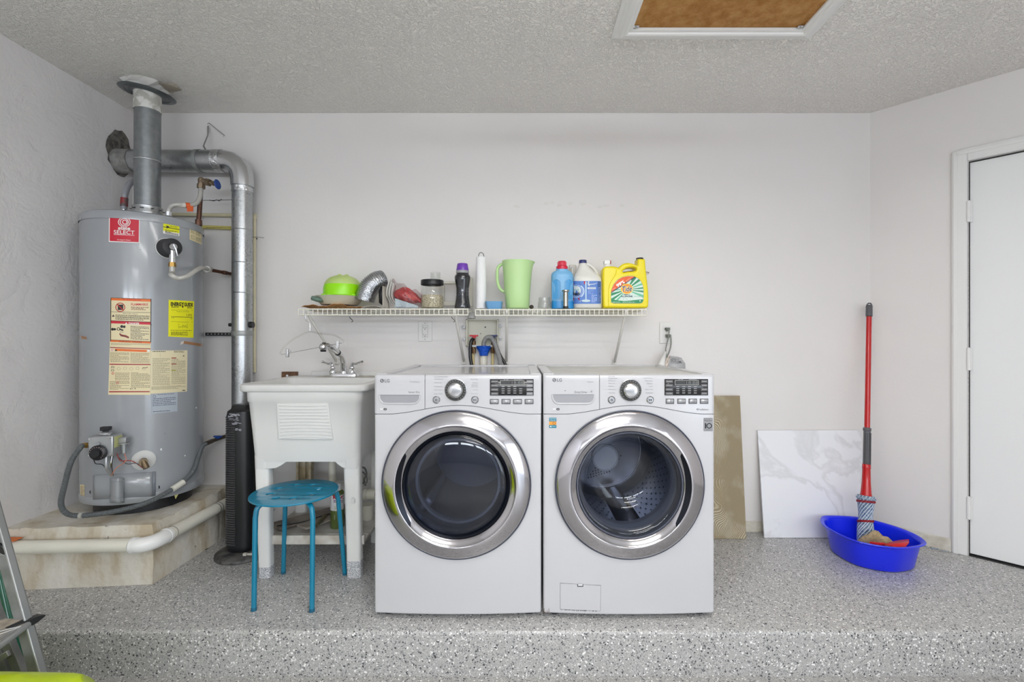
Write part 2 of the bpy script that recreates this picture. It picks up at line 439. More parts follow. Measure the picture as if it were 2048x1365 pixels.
# baseboard on the angled wall and behind the tiles
mb = MB(); mb.box(1.0, 2.053, YB-.008, YB-.0005, 0, .062); struct(mb.build('baseboard_back', M('worn_base_paint', (214, 211, 200), .6, var=(22, .3, (190, 184, 168))), bevel=.002))
mb = MB(); seg(mb, 0, .353, 0, .068, -.009, -.0005); struct(mb.build('baseboard_right', M('worn_base_paint', (0,0,0)), bevel=.002))
mb = MB()
for k in range(26):   # leftover blue masking tape and crumbs along the wall foot
    t = random.Random(k).uniform(.02, .35); q = RC+RD*t-RN*(.015+.01*random.Random(k+50).random()); r_ = .003+.006*random.Random(k+9).random()
    mb.sphere((q.x, q.y, .002), r_, 5, sz=(1.5, 1, .4))
tp = mb.build('tape_residue', M('blue_tape', (98, 132, 168), .8, var=(60, .2, (190, 190, 185)))); tp['kind'] = 'stuff'; tag(tp, 'blue masking tape crumbs along the foot of the angled wall', 'tape residue')

# door_1 with casing and hinges
dr = thing('door_1', 'plain white door with three painted hinges', 'door', RC+RD*DT0); del dr['category']; del dr['label']; struct(dr)
mb = MB(); seg(mb, DT0+.003, DT1-.003, .012, DTOP-.003, .012, .047); mb.build('door_panel', M('door_paint', (232, 233, 233), .4), dr, bevel=.001)
mb = MB(); mb.xf = None
seg(mb, DT0-.067, DT0-.005, 0, DTOP+.0665, -.014, 0); seg(mb, DT1+.005, DT1+.067, 0, DTOP+.0665, -.014, 0); seg(mb, DT0-.005, DT1+.005, DTOP+.004, DTOP+.0665, -.014, 0)
mb.build('casing', TRIM, dr, bevel=.005)
mb = MB(); seg(mb, DT0-.060, DT0-.040, 0, DTOP+.058, -.018, -.013); seg(mb, DT0-.050, DT1+.05, DTOP+.04, DTOP+.058, -.018, -.013)
mb.build('casing_bead', TRIM, dr, bevel=.002)
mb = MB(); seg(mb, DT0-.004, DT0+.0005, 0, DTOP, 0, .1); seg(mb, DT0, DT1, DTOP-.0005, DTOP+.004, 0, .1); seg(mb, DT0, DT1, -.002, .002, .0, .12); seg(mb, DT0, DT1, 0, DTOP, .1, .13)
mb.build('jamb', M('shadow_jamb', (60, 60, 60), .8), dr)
for py0, py1 in ((403, 444), (697, 741), (995, 1039)):
    q = RC+RD*(DT0-.001)-RN*.012; Yh = q.y; z1, z0 = WZ(py0, Yh), WZ(py1, Yh)
    mb = MB(); mb.cyl((q.x,q.y,z0), (q.x,q.y,z1), .0085, n=12)
    for j in range(1, 4): zz = z0+(z1-z0)*j/4; mb.cyl((q.x,q.y,zz-.0012), (q.x,q.y,zz+.0012), .0094, n=12)
    mb.cyl((q.x,q.y,z1), (q.x,q.y,z1+.004), .006, n=10)
    seg(mb, DT0-.016, DT0+.014, z0, z1, -.004, .004)
    mb.build('hinge', TRIM, dr)

# ceiling hatch
hx0, hx1, hy0, hy1 = .478, 1.197, 1.38, 1.993
ht = thing('ceiling_hatch', 'brown hardboard attic hatch panel inside a white moulded frame in the ceiling', 'attic hatch', ((hx0+hx1)/2, (hy0+hy1)/2, CEIL))
mb = MB(); mb.box(hx0-.004, hx1+.004, hy0-.004, hy1-.003, CEIL-.008, CEIL-.002)
def hardboard():
    m = bpy.data.materials.new('hardboard'); m.use_nodes = True; nt = m.node_tree; b = nt.nodes['Principled BSDF']; L = nt.links; N = nt.nodes.new
    tc = N('ShaderNodeTexCoord'); n = N('ShaderNodeTexNoise'); n.inputs['Scale'].default_value = 24; n.inputs['Detail'].default_value = 8; n.inputs['Roughness'].default_value = .65
    n2 = N('ShaderNodeTexNoise'); n2.inputs['Scale'].default_value = 4
    L.new(tc.outputs['Object'], n.inputs[0]); L.new(tc.outputs['Object'], n2.inputs[0])
    a = N('ShaderNodeMath'); a.operation = 'MULTIPLY_ADD'; a.inputs[1].default_value = .5; L.new(n2.outputs[0], a.inputs[0]); L.new(n.outputs[0], a.inputs[2])
    r = N('ShaderNodeValToRGB'); r.color_ramp.elements[0].position = .6; r.color_ramp.elements[1].position = .95
    r.color_ramp.elements[0].color = (*lin((152, 100, 34)), 1); r.color_ramp.elements[1].color = (*lin((186, 140, 80)), 1)
    L.new(a.outputs[0], r.inputs[0]); L.new(r.outputs[0], b.inputs['Base Color']); b.inputs['Roughness'].default_value = .75; return m
mb.build('hatch_panel', hardboard(), ht)
def mould(a, b, inn):   # a->b inner edge, inn = outward normal; mitred profile
    P = [(0, 0), (0, -.016), (.006, -.018), (.014, -.018), (.018, -.024), (.026, -.026), (.044, -.022), (.052, -.014), (.058, -.014), (.064, -.009), (.078, -.006), (.078, 0)]
    a = Vector(a); b = Vector(b); d = (b-a).normalized(); nn = Vector(inn); mb = MB(); rings = []
    for p, sgn in ((a, -1), (b, 1)): rings.append([p+nn*u+d*(u*sgn)+Vector((0,0,h-.0003)) for u, h in P])
    mb.loft(rings); mb.build('moulding', TRIM, ht, ang=25)
C_ = CEIL
mould((hx0,hy1,C_), (hx1,hy1,C_), (0,1,0)); mould((hx0,hy0,C_), (hx1,hy0,C_), (0,-1,0))
mould((hx0,hy0,C_), (hx0,hy1,C_), (-1,0,0)); mould((hx1,hy0,C_), (hx1,hy1,C_), (1,0,0))
for x in (hx0+.012, hx1-.014):
    mb = MB(); mb.box(x-.012, x+.012, hy1-.02, hy1-.004, CEIL-.012, CEIL-.009); mb.cyl((x,hy1-.012,CEIL-.012), (x,hy1-.012,CEIL-.017), .004, n=10); mb.build('clip', CHROMEB, ht)

# rear of the garage (seen only in reflections): sectional door with arched windows, fixtures
mb = MB(); mb.box(-2.5, -2.05, REAR-.12, REAR, LOW, CEIL); mb.box(2.75, 3.6, REAR-.12, REAR, LOW, CEIL); mb.box(-2.05, 2.75, REAR-.12, REAR, 2.0, CEIL); struct(mb.build('wall_rear', WALL))
gd = thing('door_2', '', '', (.35, REAR, LOW)); del gd['category']; del gd['label']; struct(gd)
GDM = M('garage_door_paint', (176, 176, 178), .5)
for r_ in range(3):
    for c in range(4):
        mb = MB(); x = -2.05+c*1.2; z = LOW+.005+r_*.545
        mb.box(x, x+1.198, REAR-.03, REAR-.005, z, z+.54); mb.box(x+.12, x+1.08, REAR-.01, REAR+.004, z+.1, z+.44); mb.build('door_section', GDM, gd, bevel=.004)
for c in range(4):
    mb = MB(); x = -2.05+c*1.2; z = LOW+.005+3*.545
    cx, hw = x+.6, .47
    out = [(x, z), (x+1.2, z), (x+1.2, 1.999), (x, 1.999)]
    hole = [(cx+hw*cos(pi*k/16), z+.06+.36*sin(pi*k/16)) for k in range(17)]
    vs, fs = plate([out, hole], .03); mb.add([(p.x, REAR-.015+p.z, p.y) for p in vs], fs)
    for k in (1, 2, 3, 4, 5):
        a = pi*k/6; mb.cyl((cx+.08*cos(a), REAR-.01, z+.06+.06*sin(a)), (cx+hw*cos(a), REAR-.01, z+.06+.36*sin(a)), .012, n=6)
    mb.tube([(cx+.09*cos(pi*k/8), REAR-.01, z+.06+.07*sin(pi*k/8)) for k in range(9)], .012, 6)
    mb.build('window_section', GDM, gd)
for i, (fy, fx) in enumerate(((.85, .35), (-.75, .35), (-3.3, .35))):
    fx_o = thing('ceiling_light_fixture', ['long white hanging shop light nearest the platform', 'long white hanging shop light in the middle of the garage', 'long white hanging shop light nearest the garage door'][i], 'ceiling light', (fx, fy, CEIL))
    mb = MB(); mb.box(fx-.64, fx+.64, fy-.07, fy+.07, CEIL-.33, CEIL-.27); mb.build('housing', WHITE, fx_o, bevel=.006)
    for sx_ in (-.5, .5):
        mb = MB(); mb.cyl((fx+sx_, fy, CEIL-.27), (fx+sx_, fy, CEIL-.0005), .003, n=6); mb.build('chain', CHROMEB, fx_o)

# ================================================================ washer and dryer
DRUM = M('drum_steel', (150, 153, 162), .28, .85)
SEAM = M('seam_shadow', (70, 70, 74), .7)
GREYP = M('grey_plastic', (150, 151, 156), .35)
SMOKE = glassmat('smoked_door_glass', (.46, .50, .58), .9, .02)
CLEARW = glassmat('washer_door_glass', (.72, .75, .82), .8, .02)
YF, YBK = 1.895, 2.60
MZ0, MZ1 = .022, .984
def machine(name, label, X0, X1, door_px, kind):
    xc = (X0+X1)/2; hw = (X1-X0)/2
    root = thing(name, label, kind, (xc, (YF+YBK)/2, 0))
    def fy(X):
        e = min(X-X0, X1-X); r = .009
        o = r-sqrt(max(r*r-(r-max(e, 0))**2, 0)) if e < r else 0
        return YF-.014*(1-((X-xc)/hw)**2)+o
    def fn(px, py, h):
        Y = YF
        for _ in range(4): X = WX(px, Y); Y = fy(min(max(X, X0), X1))
        return Vector((X, Y-h, WZ(py, Y)))
    ap = WX(door_px[0]+6, YF)
    def zt(X): return .825+.0365*cos(pi/2*min(1, abs(X-ap)/.30))**2
    # cabinet with its top
    mb = MB(); mb.add([(x, y, z) for x in (X0+.002, X1-.002) for y in (YF+.03, YBK) for z in (MZ0, MZ1-.012)], [(0,1,3,2),(4,6,7,5),(2,3,7,6),(0,2,6,4),(1,5,7,3)]); mb.build('cabinet', WHITE, root)
    mb = MB()
    mb.box(X0+.012, X1-.012, YF+.03, YBK-.01, MZ1-.014, MZ1-.003)
    mb.build('top_panel', WHITE if kind == 'dryer' else M('worn_washer_top', (208, 208, 205), .35, var=(14, .2, (196, 194, 186))), root, bevel=.003)
    for (a, b, c, d) in ((X0+.001, X0+.045, YF+.02, YBK+.004), (X1-.045, X1-.001, YF+.02, YBK+.004), (X0+.001, X1-.001, YBK-.03, YBK+.004)):
        mb = MB(); mb.box(a, b, c, d, MZ1-.014, MZ1+.003); mb.build('top_trim', WHITE, root, bevel=.005, seg=3)
    for i, (x, y) in enumerate(((X0+.05, YF+.05), (X1-.05, YF+.05), (X0+.05, YBK-.06), (X1-.05, YBK-.06))):
        mb = MB(); mb.cyl((x,y,0), (x,y,.024), .022, .018, n=14); mb.build('foot', DARK, root)
    # door centre and front panel with its round opening
    DY = 1.862; dx = WX(door_px[0], DY); dz = WZ(door_px[1], DY); RH = .262
    out = []
    nb = 40
    def corner(cx, cz, a0, r=.014, k=5): return [(cx+r*cos(a0+pi/2*i/k), cz+r*sin(a0+pi/2*i/k)) for i in range(k+1)]
    e = .0005
    out += corner(X0+.014, MZ0+.014, pi)
    out += [(X0+.014+(X1-X0-.028)*i/nb, MZ0) for i in range(1, nb)]
    out += corner(X1-.014, MZ0+.014, -pi/2)
    zr = zt(X1)-.0015
    out += [(X1, MZ0+.014+(zr-MZ0-.014)*i/30) for i in range(1, 31)]
    out += [(X1-(X1-X0)*i/60, zt(X1-(X1-X0)*i/60)-.0015) for i in range(1, 60)]
    out += [(X0, zr-(zr-MZ0-.014)*i/30) for i in range(0, 30)]
    rings = []
    for t in (0, .0):
        pass
    rings.append([Vector((x+(xc-x)*.0, YF+.03, z)) for x, z in out])
    for t in [0, .004, .009, .015, .03, .06, .12, .2, .3, .45, .6, .75, .88, 1]:
        ring = []
        for x, z in out:
            a = atan2(z-dz, x-dx); ix = dx+RH*cos(a); iz = dz+RH*sin(a)
            d = hypot(x-ix, z-iz); s_ = t if t > .04 else min(t/max(d, .05)*.6, .04)
            X = x+(ix-x)*s_; Z = z+(iz-z)*s_
            e2 = min(X-X0, X1-X, Z-MZ0); r = .007; off = r-sqrt(max(r*r-(r-max(min(e2, r), 0))**2, 0))
            ring.append(Vector((X, fy(X)*1.0+off*.6, Z)))
        rings.append(ring)
    rings.append([Vector((dx+RH*cos(atan2(z-dz, x-dx)), YF+.05, dz+RH*sin(atan2(z-dz, x-dx)))) for x, z in out])
    mb = MB(); mb.loft(rings, False, False); mb.build('front_panel', WHITE, root, ang=50)
    # control panel and drawer front (seam between them)
    sx = fn(850 if kind == 'dryer' else 1199, 790, 0).x
    def strip(xa, xb, nm):
        def g(u, v):
            ee = .013; w = xb-xa
            # denser columns near the ends
            X = xa+w*(u if True else 0)
            zb = zt(X)+.0008; zz = [YF+.04, None]
            t = v*8
            zspan = MZ1-.012-zb
            if t < 1: return Vector((X, fy(X)+.02*(1-t), zb))
            if t <= 5: return Vector((X, fy(X), zb+zspan*(t-1)/4))
            a = (t-5)/3*pi/2
            return Vector((X, fy(X)+.012*(1-cos(a))+(.03 if t >= 8 else 0), MZ1-.012+.012*sin(a)))
        m_ = MB(); m_.grid(g, max(24, int((xb-xa)/.006)), 16); return m_.build(nm, WHITE, root, ang=50)
    strip(X0+.0003, sx-.0010, 'drawer_front' if kind != 'dryer' else 'badge_panel'); strip(sx+.0010, X1-.0003, 'control_panel')
    mb = MB(); mb.grid(lambda u, v: Vector((X0+.003+(X1-X0-.006)*u, fy(X0+.003+(X1-X0-.006)*u)+.004, .80+(MZ1-.02-.80)*v)), 60, 1); mb.build('seam', SEAM, root)
    # door: gasket, chrome ring, inner chrome bevel, glass, drum
    c = (dx, 0, dz)
    def lathe(prof, mat, nm, n=96, m2=None, ang=38):
        m_ = MB(); m_.lathe([(r, y) for r, y in prof], c, (0,1,0), n); return m_.build(nm, mat, root, ang=ang)
    door = thing_part = None
    ys = fy(dx)
    m_ = MB(); m_.lathe([(.300, ys-.001), (.300, ys-.0035), (.2965, ys-.005), (.290, ys+.006), (.262, ys+.03)], c, (0,1,0), 96)
    m_.build('door_seal', M('door_seal_grey', (78, 82, 94), .4), root)
    m_ = MB(); m_.lathe([(.2925, ys+.010), (.2945, ys-.003), (.2938, ys-.008), (.2915, ys-.0115), (.286, ys-.0145), (.276, ys-.019), (.262, ys-.0245), (.250, ys-.0285), (.2435, ys-.0303), (.2405, ys-.0305), (.2385, ys-.0290)], c, (0,1,0), 128)
    door = m_.build('door', M('door_chrome', (192, 190, 194), .09, 1), root, ang=60, label='chrome door ring')
    m_ = MB(); m_.lathe([(.2385, ys-.029), (.2365, ys-.0262), (.231, ys-.0228), (.224, ys-.0185), (.217, ys-.0140), (.2140, ys-.0105), (.2130, ys-.004)], c, (0,1,0), 128); m_.build('inner_bezel', M('door_chrome', (0,0,0)), door, ang=60)
    dark = M('dark_bezel', (36, 40, 50), .12, .6)
    if kind == 'dryer':
        m_ = MB(); m_.lathe([(.2150, ys-.004), (.211, ys-.010), (.207, ys-.006), (.203, ys+.004), (.19, ys+.010)], c, (0,1,0), 96); m_.build('glass_rim', dark, door)
        m_ = MB(); m_.lathe([(.204*cos(radians(a)), ys+.004-.026*sin(radians(a))) for a in range(0, 91, 5)], c, (0,1,0), 96)
        m_.build('door_glass', SMOKE, door, ang=80)
        m_ = MB(); m_.lathe([(.175, ys+.05), (.165, ys+.05), (.16, ys+.06)], c, (0,1,0), 64); m_.build('inner_seal_ring', M('seal_ring_grey', (120, 124, 136), .35, .6), door)
        m_ = MB(); m_.lathe([(.20, ys+.03), (.215, ys+.10), (.24, ys+.12), (.24, YBK-.16), (.20, YBK-.1), (0, YBK-.1)], c, (0,1,0), 64); dm = m_.build('drum', M('dryer_drum', (128, 132, 148), .45, .5), root)
        for k in range(3):
            a = radians(100+120*k); m_ = MB()
            for yy in range(1): m_.xf = Matrix.Translation(Vector(c)) @ Matrix.Rotation(-a, 4, 'Y')
            m_.box(.17, .238, ys+.14, YBK-.18, -.02, .02); m_.build('drum_paddle', M('dryer_drum', (0,0,0)), dm, bevel=.012)
    else:
        m_ = MB(); m_.lathe([(.2155, ys-.004), (.212, ys-.009), (.207, ys-.009), (.203, ys+.000), (.199, ys+.03)], c, (0,1,0), 96); m_.build('glass_rim', M('washer_glass_rim', (96, 100, 112), .15, .7), door)
        m_ = MB(); m_.lathe([(.203, ys+.002), (.190, ys+.004), (.178, ys+.03), (.165, ys+.07), (.155, ys+.11), (.135, ys+.135), (.09, ys+.147), (0, ys+.15)], c, (0,1,0), 96); m_.build('door_glass', CLEARW, door, ang=80)
        m_ = MB(); m_.lathe([(.203, ys+.03), (.200, ys+.05), (.192, ys+.06), (.186, ys+.075), (.194, ys+.09), (.188, ys+.11), (.20, ys+.125)], c, (0,1,0), 64); m_.build('door_gasket', M('rubber_gasket', (92, 95, 104), .3), root)
        m_ = MB(); m_.lathe([(.20, ys+.12), (.235, ys+.135), (.242, ys+.16), (.242, YBK-.14), (.20, YBK-.10), (.06, YBK-.105), (0, YBK-.105)], c, (0,1,0), 96); dm = m_.build('drum', DRUM, root)
        m_ = MB(); hc = (dx-.012, 0, dz+.03)
        m_.lathe([(.070, YBK-.106), (.070, YBK-.125), (.063, YBK-.13), (.058, YBK-.124), (0, YBK-.124)], (dx+.01, 0, dz-.04), (0,1,0), 48); m_.build('drum_hub', M('hub_plastic', (238, 242, 250), .35), dm)
        rim = MB(); rim.tube([(dx+.20*cos(2*pi*k/64), YBK-.112, dz+.20*sin(2*pi*k/64)) for k in range(64)], .004, 6, closed=True); rim.build('drum_rib', CHROME, dm)
        for k in range(3):
            a = radians(-78+120*k); m_ = MB(); m_.xf = Matrix.Translation(Vector(c)) @ Matrix.Rotation(-a, 4, 'Y')
            P = lambda w, h, y: Vector((.240-h, y, w))
            rings = [[P(w, h*s_, y) for w, h in ((-.055, 0), (-.035, .03), (-.012, .06), (.012, .06), (.035, .03), (.055, 0))] for y, s_ in ((ys+.15, .3), (ys+.19, 1), (YBK-.18, 1), (YBK-.13, .3))]
            m_.loft(rings); m_.build('drum_paddle', DRUM, dm, bevel=.004)
        # perforations on the drum wall
        m_ = MB()
        for i in range(46):
            for j in range(9):
                a = 2*pi*(i+.5*(j % 2))/46; rr = .2405; y = ys+.20+j*.04
                p = Vector((dx+rr*cos(a), y, dz+rr*sin(a))); nrm = Vector((-cos(a), 0, -sin(a))); m_.cyl(p, p+nrm*.0008, .004, n=6)
        for i in range(9):
            for j in range(6):
                x = dx-.02+(i-4)*.014+j*.012; z = dz-.135+j*.017+(i-4)*.004
                m_.cyl((x, YBK-.1065, z), (x, YBK-.1075, z), .0035, n=6)
        pf = m_.build('drum_perforations', M('hole_black', (22, 24, 30), .8), dm); pf['kind'] = 'stuff'
    # grip recess at one side of the chrome bezel
    sgn = -1 if kind == 'dryer' else 1
    m_ = MB()
    def gr(u, v):
        a = (u-.5)*radians(76)+(pi if sgn < 0 else 0)-radians(4*sgn)
        w = abs(sin(pi*u))**.35; r = .2370-.0200*v*w
        return Vector((dx+r*cos(a), ys-.0290+(.2385-r)*.64-.0022, dz+r*sin(a)))
    m_.grid(gr, 30, 4); m_.build('door_grip', M('grip_shadow', (30, 33, 40), .18, .7), door)
    # knob, buttons, display
    ox = 0 if kind == 'dryer' else 350.0
    def P(x, y, h=0): return fn(x+ox, y, h)
    kc = P(911.5, 780.5) if kind == 'dryer' else fn(1260.5, 781, 0)
    m_ = MB(); m_.lathe([(.0445, 0), (.0445, -.003), (.0425, -.0045), (0, -.0045)], kc, (0,1,0), 48); m_.build('dial_ring', CHROMEB, root)
    m_ = MB(); m_.lathe([(.0425, -.0042), (.0425, -.0052), (.030, -.0056), (0, -.0056)], kc, (0,1,0), 48); dial = m_.build('dial_scale', M('dial_black', (48, 48, 46), .35), root)
    m_ = MB(); m_.lathe([(.0300, -.005), (.0300, -.020), (.028, -.0225), (.0262, -.0235)], kc, (0,1,0), 48); m_.build('dial_knob', CHROME, root)
    m_ = MB(); m_.lathe([(.0266, -.0215), (.025, -.0245), (.020, -.0262), (.01, -.027), (0, -.0272)], kc, (0,1,0), 48); m_.build('knob_cap', CHROMEB, root)
    D = Decal(lambda px, py, h: Vector((kc.x+(px)*.001, kc.y-.0057-h, kc.z+py*.001)))
    D.h = .0002
    for k in range(22):
        if 9 <= k <= 11: continue
        a = radians(-90+180+k*360/22*1.0); r0, r1 = 35.5, 39.0
        q = [(r0, -.014), (r0, .014), (r1, .014), (r1, -.014)]
        D.quad([(r*cos(a+d), r*sin(a+d)) for r, d in q], (190, 190, 186))
    D.build('dial_marks', root)
    for (bx, by) in ((873, 800), (950, 800)):
        bp_ = P(bx, by)
        m_ = MB(); m_.lathe([(.0148, 0), (.0148, -.003), (.0135, -.0042)], bp_, (0,1,0), 28)
        m_.lathe([(.0125, -.002), (.0125, -.0045), (.011, -.0058), (0, -.0062)], bp_, (0,1,0), 28); m_.build('round_button', CHROMEB, root)
    off = 0 if kind == 'dryer' else 351.0
    def Q(x, y, h=0): return fn(x+off, y, h)
    D = Decal(lambda px, py, h: fn(px, py, h)); T = (95, 95, 98)
    # logo: ring and letters
    lx, ly = (764, 762) if kind == 'dryer' else (1108.5, 760.5)
    GR = (105, 105, 110)
    D.disc(lx, ly, 3.9, 3.9, GR, r_in=.80); D.disc(lx, ly, 3.0, 3.0, GR); D.rect(lx-.5, ly-1.8, lx+.1, ly+1.6, (232, 233, 236), lift=.0003); D.rect(lx-.5, ly+1.0, lx+1.0, ly+1.6, (232, 233, 236), lift=.0003)
    D.disc(lx-1.5, ly-1.1, .5, .5, (232, 233, 236), lift=.0003)
    D.text('LG', lx+5.5, ly-3.2, lx+15.2, ly+3.4, GR, bold=.02)
    if kind == 'dryer':
        D.text('TrueSteam', 819.5, 762.3, 839, 765.6, (150, 150, 154)); D.text('Sensor Dry', 817, 783, 839.5, 787.6, T)
        left = [('CUSTOM PROGRAM', 868.5, 895, 754.2), ('Cotton/Normal', 868.5, 886, 758.5), ('Bulky/Large', 868.5, 883, 766), ('Anti Bacterial', 868.5, 884.5, 773.5), ('Steam Sanitary', 868.5, 887, 780.5), ('Steam Fresh', 868.5, 885, 788)]
        right = [('Perm. Press', 941, 956, 759), ('Delicates', 945, 956, 766), ('SPEED DRY', 943, 956, 770.7), ('Speed Dry', 943, 956, 774), ('Air Dry', 946, 956, 780.5), ('Time Dry', 941, 956, 788)]
        btn = ['Dry\nLevel', 'Temp.\nControl', 'Time\nDry', 'Signal']
    else:
        D.text('Steam', 1174, 762.3, 1187, 765.6, (150, 150, 154)); D.text('Direct Drive', 1149, 782.5, 1173.5, 787, T)
        D.disc(1183, 783, 2.6, 2.9, (170, 170, 174), r_in=.8); D.text('6', 1181.8, 781.2, 1184, 785, T)
        left = [('STAIN CARE', 1216.5, 1229, 753.5), ('Cotton/Normal', 1216.5, 1234, 757), ('Bulky/Large', 1216.5, 1231, 762), ('Heavy Duty', 1216.5, 1230, 767.3), ('Sanitary', 1217, 1228, 773), ('Allergiene', 1217, 1231, 779.5), ('Tub Clean', 1217, 1230, 786)]
        right = [('Bright Whites', 1287.5, 1305, 757), ('Perm. Press', 1290, 1305, 762), ('Delicates', 1293.5, 1305, 767.3), ('Towels', 1297, 1305, 773), ('Speed Wash', 1291, 1306, 779.5), ('Downloaded', 1291, 1306, 786)]
        btn = ['Wash\nTemp.', 'Spin\nSpeed', 'Soil\nLevel', 'Signal']
        D.text('TrueBalance', 1396, 817.5, 1416.5, 821.3, (110, 110, 114)); D.disc(1394.5, 819.3, 1.6, 1.6, (70, 70, 74), r_in=.5)
    for t, x0, x1, y in left+right:
        D.text(t, x0, y-1.2, x1, y+1.4, (140, 140, 143))
        if t in [q[0] for q in left]: D.rect(x1+1, y, x1+6, y+.35, (190, 190, 192))
    # power and play symbols
    for bx, sy in ((873+(ox), 'p'), (950+ox, 's')):
        q = 800
        D.h = .0075
        if sy == 'p': D.disc(bx, q, 2.3, 2.3, (80, 80, 84), r_in=.72); D.rect(bx-.35, q-1.6, bx+.35, q+1.2, (80, 80, 84))
        else: D.poly([(bx-2.6, q-2), (bx+.2, q), (bx-2.6, q+2)], (80, 80, 84)); D.rect(bx+.8, q-2, bx+1.5, q+2, (80, 80, 84)); D.rect(bx+2.1, q-2, bx+2.8, q+2, (80, 80, 84))
        D.h = .0006
    D.disc(863.5+ox, 799, 2.0, 1.8, (190, 190, 193), r_in=.7); D.text('Energy', 858.5+ox, 802.6, 864+ox, 804.2, (190, 190, 193))
    # small marks bottom-left of the drawer front
    ex = 763 if kind == 'dryer' else 1108.5
    D.rect(ex-3, 817, ex+3, 820.4, (205, 206, 208)); D.text('ENERGY', ex-3, 821, ex+3, 822.4, (170, 170, 173))
    D.disc(ex+7.4, 819, 3.4, 2.4, (60, 60, 62), r_in=.55); D.rect(ex+5, 818.4, ex+10, 819.4, (60, 60, 62))
    D.build('lettering', root)['kind'] = 'stuff'
    # grip scoop of the drawer front
    if kind == 'dryer': gx0, gx1, gy0, gy1 = 759.3, 839.2, 790.5, 809
    else: gx0, gx1, gy0, gy1 = 1105, 1188, 789.3, 809
    def scoop(px, py, h): return fn(px, py, h)
    m_ = MB(); N = 24
    pts = [(gx0, gy0), (gx1, gy0)]+[(gx1-.6-(8*(1-cos(pi/2*k/8))), gy0+6+(gy1-2.5-gy0-6)*sin(pi/2*k/8)) for k in range(9)]+[(gx0+.6+8*(1-cos(pi/2*k/8)), gy0+6+(gy1-2.5-gy0-6)*sin(pi/2*k/8)) for k in range(8, -1, -1)]
    def gsc(u, v):
        x = gx0+.3+(gx1-gx0-.6)*u; d = min(x-gx0, gx1-x); yb_ = gy1-2.5 if d > 11 else gy0+1+(gy1-3.5-gy0)*sqrt(max(1-((11-d)/11)**2.2, 0))
        return fn(x, gy0+(yb_-gy0)*v, .0007)
    m_.grid(gsc, 40, 3); m_.build('grip_recess', GREYP, root)
    m_ = MB(); m_.tube(catmull([fn(x, y, .001) for x, y in [(gx0-.4, gy0), (gx0+.2, gy0+8), (gx0+4, gy1-5), (gx0+11, gy1-1.6), ((gx0+gx1)/2, gy1-1.2), (gx1-11, gy1-1.6), (gx1-4, gy1-5), (gx1-.2, gy0+8), (gx1+.4, gy0)]], 5), .0035, 8)
    m_.build('grip_lip', WHITE, root)
    m_ = MB(); m_.tube([fn(gx0, gy0, .001), fn((gx0+gx1)/2, gy0, .001), fn(gx1, gy0, .001)], .0016, 6); m_.build('grip_top_edge', GREYP, root)
    # display
    d0x, d1x, dy0, dy1 = (980.2, 1067, 758.8, 791.3) if kind == 'dryer' else (1329, 1415.5, 758.6, 791)
    m_ = MB(); m_.box(0, 1, 0, 1, 0, 1)
    a = fn(d0x, dy0, 0); b = fn(d1x, dy1, 0); m_ = MB()
    def fr(u, v): return fn(d0x+(d1x-d0x)*u, dy0+(dy1-dy0)*v, .0016)
    m_.grid(fr, 8, 2)
    m_.build('display', M('display_black', (44, 44, 46), .15), root, solid=.003)
    D = Decal(fn); D.h = .0036
    w = d1x-d0x
    def ux(f): return d0x+w*f
    for i in range(4 if kind != 'dryer' else 4):
        y = dy0+2+i*8
        D.rect(ux(.02), y, ux(.19), y+5.6, (86, 86, 88)); D.rect(ux(.84), y, ux(.985), y+5.6, (86, 86, 88) if kind != 'dryer' else (132, 133, 136))
        D.rect(ux(.04), y+2, ux(.17), y+3, (165, 165, 166), lift=.0003); D.rect(ux(.86), y+2, ux(.965), y+3, (175, 175, 176), lift=.0003)
    D.rect(ux(.235), dy0+2.2, ux(.785), dy0+11.5, (190, 190, 186)); D.rect(ux(.243), dy0+2.9, ux(.777), dy0+10.8, (30, 31, 32), lift=.0003)
    D.text('18:88', ux(.50), dy0+4.3, ux(.765), dy0+9.8, (120, 122, 120), lift=.0006)
    D.rect(ux(.26), dy0+4.3, ux(.47), dy0+9.5, (56, 57, 58), lift=.0006)
    D.text('EST. TIME', ux(.32), dy0+.5, ux(.42), dy0+1.7, (190, 190, 190)); D.text('TIME REMAINING', ux(.55), dy0+.5, ux(.74), dy0+1.7, (190, 190, 190))
    for i in range(4):
        for j in range(4):
            if kind == 'dryer' and i == 3 and j == 0: continue
            x = ux(.265+.135*i); y = dy0+14+j*4.3; D.rect(x, y, x+6, y+1.5, (150, 150, 152)); 
    D.build('display_print', root)
    for i, (u0, u1) in enumerate(((1383, 1480), (1512, 1610), (1640, 1736), (1768, 1864))):
        xa, xb = 730+u0/5.535, 730+u1/5.535
        ya, yb = 798.7, 808.4
        if kind != 'dryer':
            xa, xb = [(1331.5, 1347.8), (1354.5, 1371), (1377.2, 1393.5), (1399.7, 1416)][i]; ya, yb = 797.8, 807.8
        m_ = MB(); m_.grid(lambda u, v: fn(xa+(xb-xa)*u, ya+(yb-ya)*v, .0014), 1, 1); bt = m_.build('button_frame', M('button_frame', (92, 93, 96), .35), root, solid=.0026)
        m_ = MB(); m_.grid(lambda u, v: fn(xa+1.3+(xb-xa-2.6)*u, ya+1.3+(yb-ya-2.6)*v, .003), 1, 1); m_.build('button', M('button_silver', (188, 189, 192), .3, .3), root, solid=.003)
        D = Decal(fn); D.h = .0052; tl = btn[i].split('\n')
        for j, t in enumerate(tl):
            yy = (ya+yb)/2+(-2.0 if len(tl) == 2 else -.9)+j*2.5; ww = len(t)*1.25; xm = (xa+xb)/2
            D.text(t, xm-ww/2, yy-.1, xm+ww/2, yy+1.7, (60, 60, 62))
        D.build('button_text', root)
